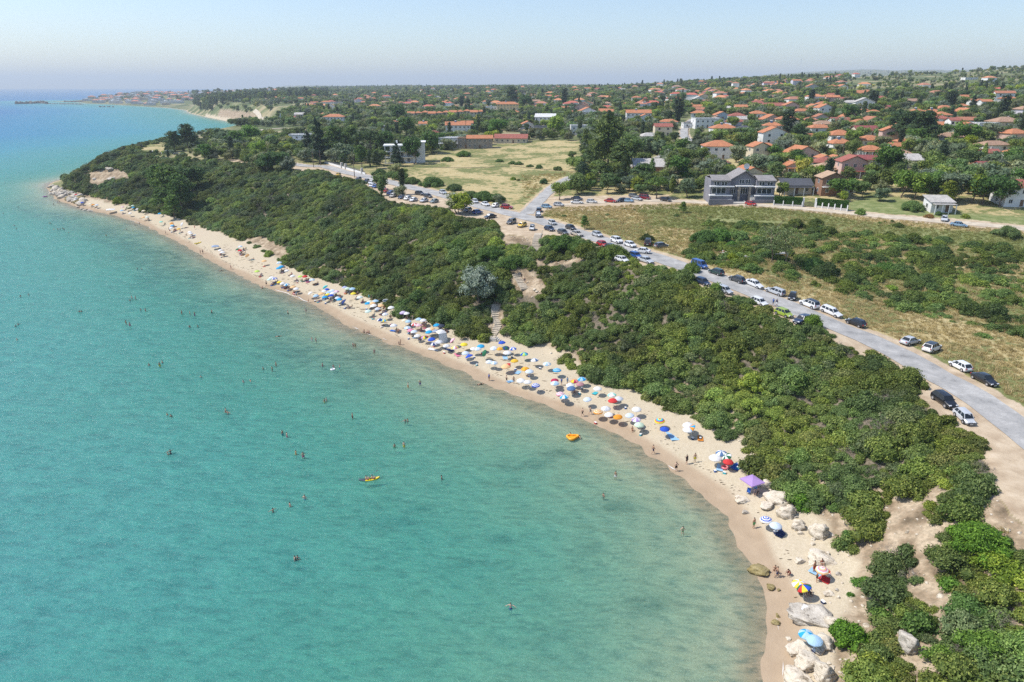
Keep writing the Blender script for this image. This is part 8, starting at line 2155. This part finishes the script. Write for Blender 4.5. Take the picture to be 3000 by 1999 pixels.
def plateau_scrub():
    x, y = jit(10, 330, 60, 260, 1.75)
    z = H(x, y); px, py = proj(x, y, z + .5)
    nz = noise(x, y, 24, 2); n2 = noise(x + 70, y, 6.5, 2)
    k = inpoly(px, py, SCRUB) & (.45 * nz + n2 + .5 * noise(x - 90, y, 3.2, 1) > -.38)
    edge = dpoly(px, py, VERGE[:12]); 
    k2 = inpoly(px, py, PLOT2) & (nz + .5 * n2 > .55) & (RNG.random(len(x)) < .6)
    k3 = inpoly(px, py, VERGE) & (nz + .4 * n2 > .5) & (RNG.random(len(x)) < .35)
    k = (k | k2 | k3) & (dpoly(x, y, R_MAIN) > 7) & (dpoly(x, y, R_LANE) > 4.5)
    for a, b, c in PLACED + HOUSES: k &= ((x - a) ** 2 + (y - b) ** 2) > (c * .6) ** 2
    x, y, z = x[k], y[k], z[k]; rad = (.6 + 1.6 * RNG.random(len(x)) ** 1.7) * np.where(k3[k] | k2[k], .5, 1)
    t = tints(x, y, .42) * np.array([.92, .98, .80])
    bg = RNG.random(len(x)) < .10; rad = np.where(bg, RNG.uniform(1.8, 3.0, len(x)), rad); t[bg] *= .85
    scatter("scrub", np.c_[x, y, z - .15], rad, rad * RNG.uniform(.6, 1.15, len(x)), np.where(bg, NB + RNG.integers(0, len(PROTOB), len(x)), RNG.integers(0, NB, len(x))), t, PROTO, 'loose green scrub growing inland of the coast road')
plateau_scrub()
def grass():
    r = np.random.default_rng(9); V = []; F = []
    for i in range(46):
        a = r.uniform(0, 2 * PI); q = r.random() ** .5 * .42; b = np.array([math.cos(a) * q, math.sin(a) * q, 0]); l = np.array([r.normal() * .16, r.normal() * .16, r.uniform(.25, .6)]); w = np.array([math.cos(a * 3), math.sin(a * 3), 0]) * .03
        n = len(V); V += [b - w, b + w, b + l]; F.append((n, n + 1, n + 2))
    me = mesh_np("grass_tuft", np.array(V), F)
    m = leaf_material("dry_grass", (.28, .22, .09), (.48, .39, .20), (.62, .53, .32)); me.materials.append(m)
    a = me.attributes.new('leaf', 'FLOAT', 'POINT'); a.data.foreach_set('value', r.random(len(V)).astype(np.float32))
    x, y, z = at(2900, 1010); o = link("grass_tuft", me, None, None, (x, y, z)); o['tint'] = [1., 1., 1.]; tag(o, 'tuft of tall dry grass on the verge by the lone green shrub', 'grass', px=(2900, 1010))
    x, y = jit(5, 260, 55, 330, .95); z = H(x, y); px, py = proj(x, y, z)
    k = (inpoly(px, py, VERGE) | inpoly(px, py, SCRUB) | inpoly(px, py, PLOT2) | inpoly(px, py, FIELD) & (RNG.random(len(x)) < .4) | (inpoly(px, py, CORNER) & (RNG.random(len(x)) < .1)))
    k &= (dpoly(x, y, R_MAIN) > 6.0 + .8 * noise(x, y, 9)) & (dpoly(x, y, R_BR) > 3.4) & (dpoly(x, y, R_LANE) > 2.8) & (noise(x, y, 13, 3) > -.85)
    x, y, z = x[k], y[k], z[k]; sc = RNG.uniform(.6, 1.6, len(x)); g = sstep(.1, 1.1, noise(x, y, 26, 2) + RNG.normal(0, .3, len(x)) + 1.1 * inpoly(*proj(x, y, z), [(1850,600),(2290,612),(2600,660),(3010,690),(3010,740),(2400,690),(2080,680),(1900,660)]))[:, None]
    t = (1 - g) * np.array([1.08, 1.04, 1.0]) + g * np.array([.62, .78, .5])
    t *= RNG.uniform(.75, 1.15, (len(x), 1)); print("grass", len(x))
    scatter("dry_grass", np.c_[x, y, z - .03], sc, sc * RNG.uniform(.5, 1.1, len(x)), np.zeros(len(x)), t, [o], 'tall dry grass of the verges and fields')
grass()
# woods and gardens of the village: the largest as single trees, the rest as one mass
def village_trees():
    r = np.random.default_rng(77)
    T = []
    def band(y0, y1, st, hmin, hmax):
        x, y = jit(-.62 * y1, .84 * y1, y0, y1, st); T.append(np.c_[x, y, r.uniform(hmin, hmax, len(x)), np.full(len(x), st)])
    band(225, 340, 6.2, 4.0, 8.5); band(340, 520, 7.2, 4.2, 9); band(520, 800, 8.6, 4.5, 9.5); band(800, 1300, 11.5, 5, 10); band(1300, 2100, 16, 6, 11); band(2100, 3700, 26, 7, 13); band(3700, 6500, 60, 9, 16)
    T = np.concatenate(T); x, y, h = T[:, 0], T[:, 1], T[:, 2]
    land = inpoly(x, y, LANDP); k = land & (x > -.75 * y) & (dpoly(x, y, COAST) > np.where(y < 700, 4, np.where((px0 := proj(x, y, 20 + 0 * y)[0]) < 590, 6, np.where((px0 > 655) & (px0 < 765), 22, 5))))
    x, y, h = x[k], y[k], h[k]; z = H(x, y); px, py = proj(x, y, z); cx, cy = proj(x, y, z + h * .6)
    k = (px > -60) & (px < 3060) & (z > 9)
    nearm = (y < 420) & (px > 1120)
    k &= ~(inpoly(px, py, [(1040,530),(1330,600),(1600,690),(2000,790),(3100,1350),(3100,664),(2600,625),(2350,600),(2280,605),(2060,598),(1900,575),(1700,570),(1600,600),(1545,630),(1300,560)]))
    k &= ~inpoly(px, py, MAQ) | ((px < 860) & inpoly(px, py, [(420,440),(600,400),(860,470),(860,520),(640,470),(520,560),(480,590),(440,500)]))
    k &= ~inpoly(px, py, FIELD) & ~inpoly(px, py, HEADF) & ~inpoly(cx, cy, [(1180,500),(1330,545),(1480,570),(1560,570),(1590,530),(1650,500),(1620,480),(1560,430),(1300,455)])
    k &= ~inpoly(px, py, LAWN) & ~inpoly(px, py, [(2400,462),(2560,466),(2560,482),(2400,492),(2390,470)]) & ~inpoly(px, py, [(2750,600),(3010,640),(3010,680),(2740,655)])
    k &= ~inpoly(px, py, [(2665,300),(2715,298),(2712,312),(2665,310)]) & ~inpoly(px, py, [(2820,308),(2925,312),(2920,328),(2830,324)]) & ~inpoly(px, py, [(1985,415),(2055,418),(2050,445),(2005,440)])
    k &= ~((px < 900) & (px > 620) & (py > 372) & (py < 400))
    k &= ~inpoly(px, py, [(880,480),(1110,500),(1110,530),(1060,535),(880,505)])
    k &= ~inpoly(px, py, [(570,340),(650,318),(720,330),(760,372),(690,368),(600,350)]) | (r.random(len(px)) < .6)
    for L, w in ((R_MAIN, 8), (R_BR, 6.5), (R_ST, 5), (R_LANE, 5.5), (R_COAST, 7), (R_FARR, 14)): k &= dpoly(x, y, L) > w
    x, y, z, h, px, py = x[k], y[k], z[k], h[k], px[k], py[k]
    # keep the crowns off the house fronts: no tree on a house, few just in front of one
    k = np.ones(len(x), bool)
    for a, b, c in HOUSES:
        d2 = (x - a) ** 2 + (y - b) ** 2; k &= d2 > (c * 1.0 + .5) ** 2
        front = (np.abs(x - a - (y - b) * (a / b)) < c * .95) & (b - y > 0) & (b - y < c * 3.4) & (h > 2.8)
        k &= ~(front & (RNG.random(len(x)) < .9))
    for a, b, c in PLACED: k &= ((x - a) ** 2 + (y - b) ** 2) > (c + 1.0) ** 2
    dens = noise(x, y, 60, 2); k &= ~((dens > .5) & (y > 300) & (px > 1300)) & ~((noise(x + 300, y, 130, 2) > .25) & (y > 750))
    # ordered olive rows on the right hillside
    hill = (px > 2480) & (y > 760); row = np.mod(y + .35 * x + 6 * noise(x, y, 200), 52) < 20
    k &= ~hill | (row | (noise(x, y, 170, 2) > .35))
    x, y, z, h, px, py = x[k], y[k], z[k], h[k], px[k], py[k]; hill = hill[k]
    h = np.where(hill & (r.random(len(h)) < .9), h * .55, h)
    # the right lower thicket, low trees
    kinds = r.choice(6, len(x), p=[.36, .34, .10, .05, .05, .10]); h = np.where((px < 620) & (y < 700), h * .45, h)
    h = np.where(kinds == 3, h * 1.35, h)
    # far headland wood: tall dark conifers
    ph = (px > 560) & (px < 960) & (y > 1500) & (y < 3000); h = np.where(ph, h * 1.7, h); kinds = np.where(ph, np.where(r.random(len(x)) < .8, 2, 3), kinds)
    tn = tints(x, y, .25); bright = r.random(len(x)) < .07; tn[bright] *= [1.6, 1.45, .7]; dk = r.random(len(x)) < .25; tn[dk] *= .72
    tn *= np.array([1.28, 1.24, 1.26]); dk2 = y > 900; tn[dk2] *= [1.12, 1.08, 1.12]
    size = h * pscale_v(x, y, z)
    order = np.argsort(-size * ((px > 0) & (px < 3000) & (py > 180))); top = order[:TREE_N]; rest = order[TREE_N:]
    kn = ['broad', 'olive', 'pine', 'cypress', 'poplar', 'broad']
    names = {'broad': ('leafy green tree', 'leafy trees of the village'), 'olive': ('grey green olive tree', 'olive trees of the village'), 'pine': ('dark pine tree', 'pines of the village'), 'cypress': ('narrow dark cypress', 'cypresses of the village'), 'poplar': ('slender green poplar', 'poplars of the village')}
    for i in top:
        kd = kn[kinds[i]]; nm, gp = names[kd]
        if tn[i].max() > 1.5: nm = 'bright yellow green tree'
        elif tn[i].mean() < .68: nm = 'very dark ' + nm.replace('dark ', '')
        # nearest house names the place
        best = min(HREF, key=lambda q: (q[0] - x[i]) ** 2 + (q[1] - y[i]) ** 2); dd = math.hypot(best[0] - x[i], best[1] - y[i])
        lb = nm + (' near the ' + best[2] if dd < 22 else ' standing among the village gardens' if px[i] > 880 else ' on the headland')
        tree(kd, float(x[i]), float(y[i]), float(h[i]), lb, 'tree', gp, tn[i].tolist(), wide=float(r.uniform(.95, 1.3)))
    src = [c for c in CROWN_SRC]; vi = np.array([SRC_IX[kn[k]][int(q)] for k, q in zip(kinds[rest], r.integers(0, 2, len(rest)))])
    print("woods", len(rest)); wd = r.uniform(.95, 1.3, len(rest))
    scatter("woodland", np.c_[x[rest], y[rest], z[rest] - h[rest] * .12], h[rest] * wd, h[rest], vi, tn[rest], src, 'trees and orchards spreading over the plain to the horizon')
def pscale_v(x, y, z): return 2000.0 / np.maximum(1.0, (y * CP - (z - CAMH) * SP))
CROWN_SRC = []; SRC_IX = {}
for kd in ('broad', 'olive', 'pine', 'cypress', 'poplar'):
    SRC_IX[kd] = []
    for me, _ in PLANTS[kd][:2]:
        o = next((o for o in bpy.data.objects if o.data is me), None)
        if o is None: continue
        SRC_IX[kd].append(len(CROWN_SRC)); CROWN_SRC.append(o)
    if not SRC_IX[kd]: SRC_IX[kd] = [0, 1]
    if len(SRC_IX[kd]) == 1: SRC_IX[kd] *= 2
import re
HREF = []
for o, p in USED:
    if o.get('category') in ('house', 'villa') and p and 'among trees' not in o['label'] and 'long row' not in o['label']:
        w = o['label']; w = re.split(r' (behind|below|left|right|beside|in the|at the|under|above|with a garage|directly|between|cut by|alone)', w)[0]
        if 'one of' in w or 'half of' in w or 'wing' in w: continue
        w = ' '.join(w.split()[:7]); w = re.sub(r'^(a|the) ', '', w)
        HREF.append((o.location.x, o.location.y, w))
TREE_N = 190
village_trees()
def far_houses():
    r = np.random.default_rng(61); mb = MB(); n = 0
    PX = r.uniform(700, 2950, 300); PY = r.uniform(225, 330, 300); XX, YY, ZZ = cast(PX, PY); HH = H(XX, YY); DC = dpoly(XX, YY, COAST)
    for px, x, y, z, hh_, dc_ in zip(PX, XX, YY, ZZ, HH, DC):
        if abs(z - hh_) > 1: continue
        if y < 650 or y > 5200 or z < 12 or dc_ < 80 or (px > 2480 and r.random() < .75): continue
        if any((x - a) ** 2 + (y - b) ** 2 < (c + 8) ** 2 for a, b, c in HOUSES): continue
        w, d, h, a = r.uniform(5, 8), r.uniform(4, 5), r.choice([3.4, 4.2, 6]), r.uniform(-.5, .5); c, s = math.cos(a), math.sin(a); R = lambda p, q, t: (x + p * c - q * s, y + p * s + q * c, z + t)
        mb.cur = 0; mb.add([R(-w, -d, -3), R(w, -d, -3), R(w, d, -3), R(-w, d, -3), R(-w, -d, h), R(w, -d, h), R(w, d, h), R(-w, d, h)], [(0, 1, 5, 4), (1, 2, 6, 5), (2, 3, 7, 6), (3, 0, 4, 7)])
        mb.cur = 1 + int(r.integers(3)); e = .6; mb.add([R(-w - e, -d - e, h), R(w + e, -d - e, h), R(w + e, d + e, h), R(-w - e, d + e, h), R(-w + d, 0, h + 2.2), R(w - d, 0, h + 2.2)], [(0, 1, 5, 4), (1, 2, 5), (2, 3, 4, 5), (3, 0, 4), (3, 2, 1, 0)])
    me = mb.mesh("distant_houses")
    for m in (M_WHITE, simple("far_tile_orange", (.56, .24, .12), .9), simple("far_tile_brown", (.42, .19, .12), .9), simple("far_tile_red", (.45, .13, .09), .9)): me.materials.append(m)
    o = link("distant_houses", me); o['kind'] = 'stuff'; o['label'] = 'many tiny far houses scattered among the trees up to the ridge'
far_houses()
# ------------------------------------------------------------ labels: look-alikes get their place in the picture
ORD = ['first','second','third','fourth','fifth','sixth','seventh','eighth','ninth','tenth','eleventh','twelfth','thirteenth','fourteenth','fifteenth','sixteenth','seventeenth','eighteenth','nineteenth','twentieth']
ORD += ['twenty ' + o for o in ORD[:9]] + ['thirtieth'] + ['thirty ' + o for o in ORD[:9]] + ['fortieth']
def settle_labels():
    D = {}
    for o, p in USED:
        if o.get('kind') or 'label' not in o: continue
        o['label'] = ' '.join(o['label'].split()[:16])
        if p is None: q = proj(*o.location); p = (float(q[0]), float(q[1]))
        D.setdefault(o['label'], []).append((o, p))
    for lb, L in D.items():
        if len(L) < 2: continue
        if any(p is None for o, p in L) or len(L) > 40: 
            for o, p in L:
                if 'group' not in o: o['group'] = lb
            continue
        L.sort(key=lambda q: q[1][0])
        for i, (o, p) in enumerate(L):
            w = lb.split(); w = w[:12]
            o['label'] = ' '.join(w) + ', ' + ((ORD[i] + ' from the left'))
settle_labels()
# ------------------------------------------------------------ haze
def build_haze():
    mb = MB(); mb.box(-26000, -80, -18.5, 26000, 20500, 330)
    m = bpy.data.materials.new("haze_air"); m.use_nodes = True; nt = m.node_tree
    nt.nodes.remove(nt.nodes["Principled BSDF"])
    v = nt.nodes.new("ShaderNodeVolumePrincipled"); v.inputs['Color'].default_value = (.78, .89, 1, 1)
    v.inputs['Density'].default_value = 1.1e-4; v.inputs['Anisotropy'].default_value = .1
    nt.links.new(v.outputs[0], nt.nodes["Material Output"].inputs['Volume'])
    o = mb.build("haze", m); o['kind'] = 'stuff'; o['label'] = 'thin summer haze over sea and hills'
build_haze()
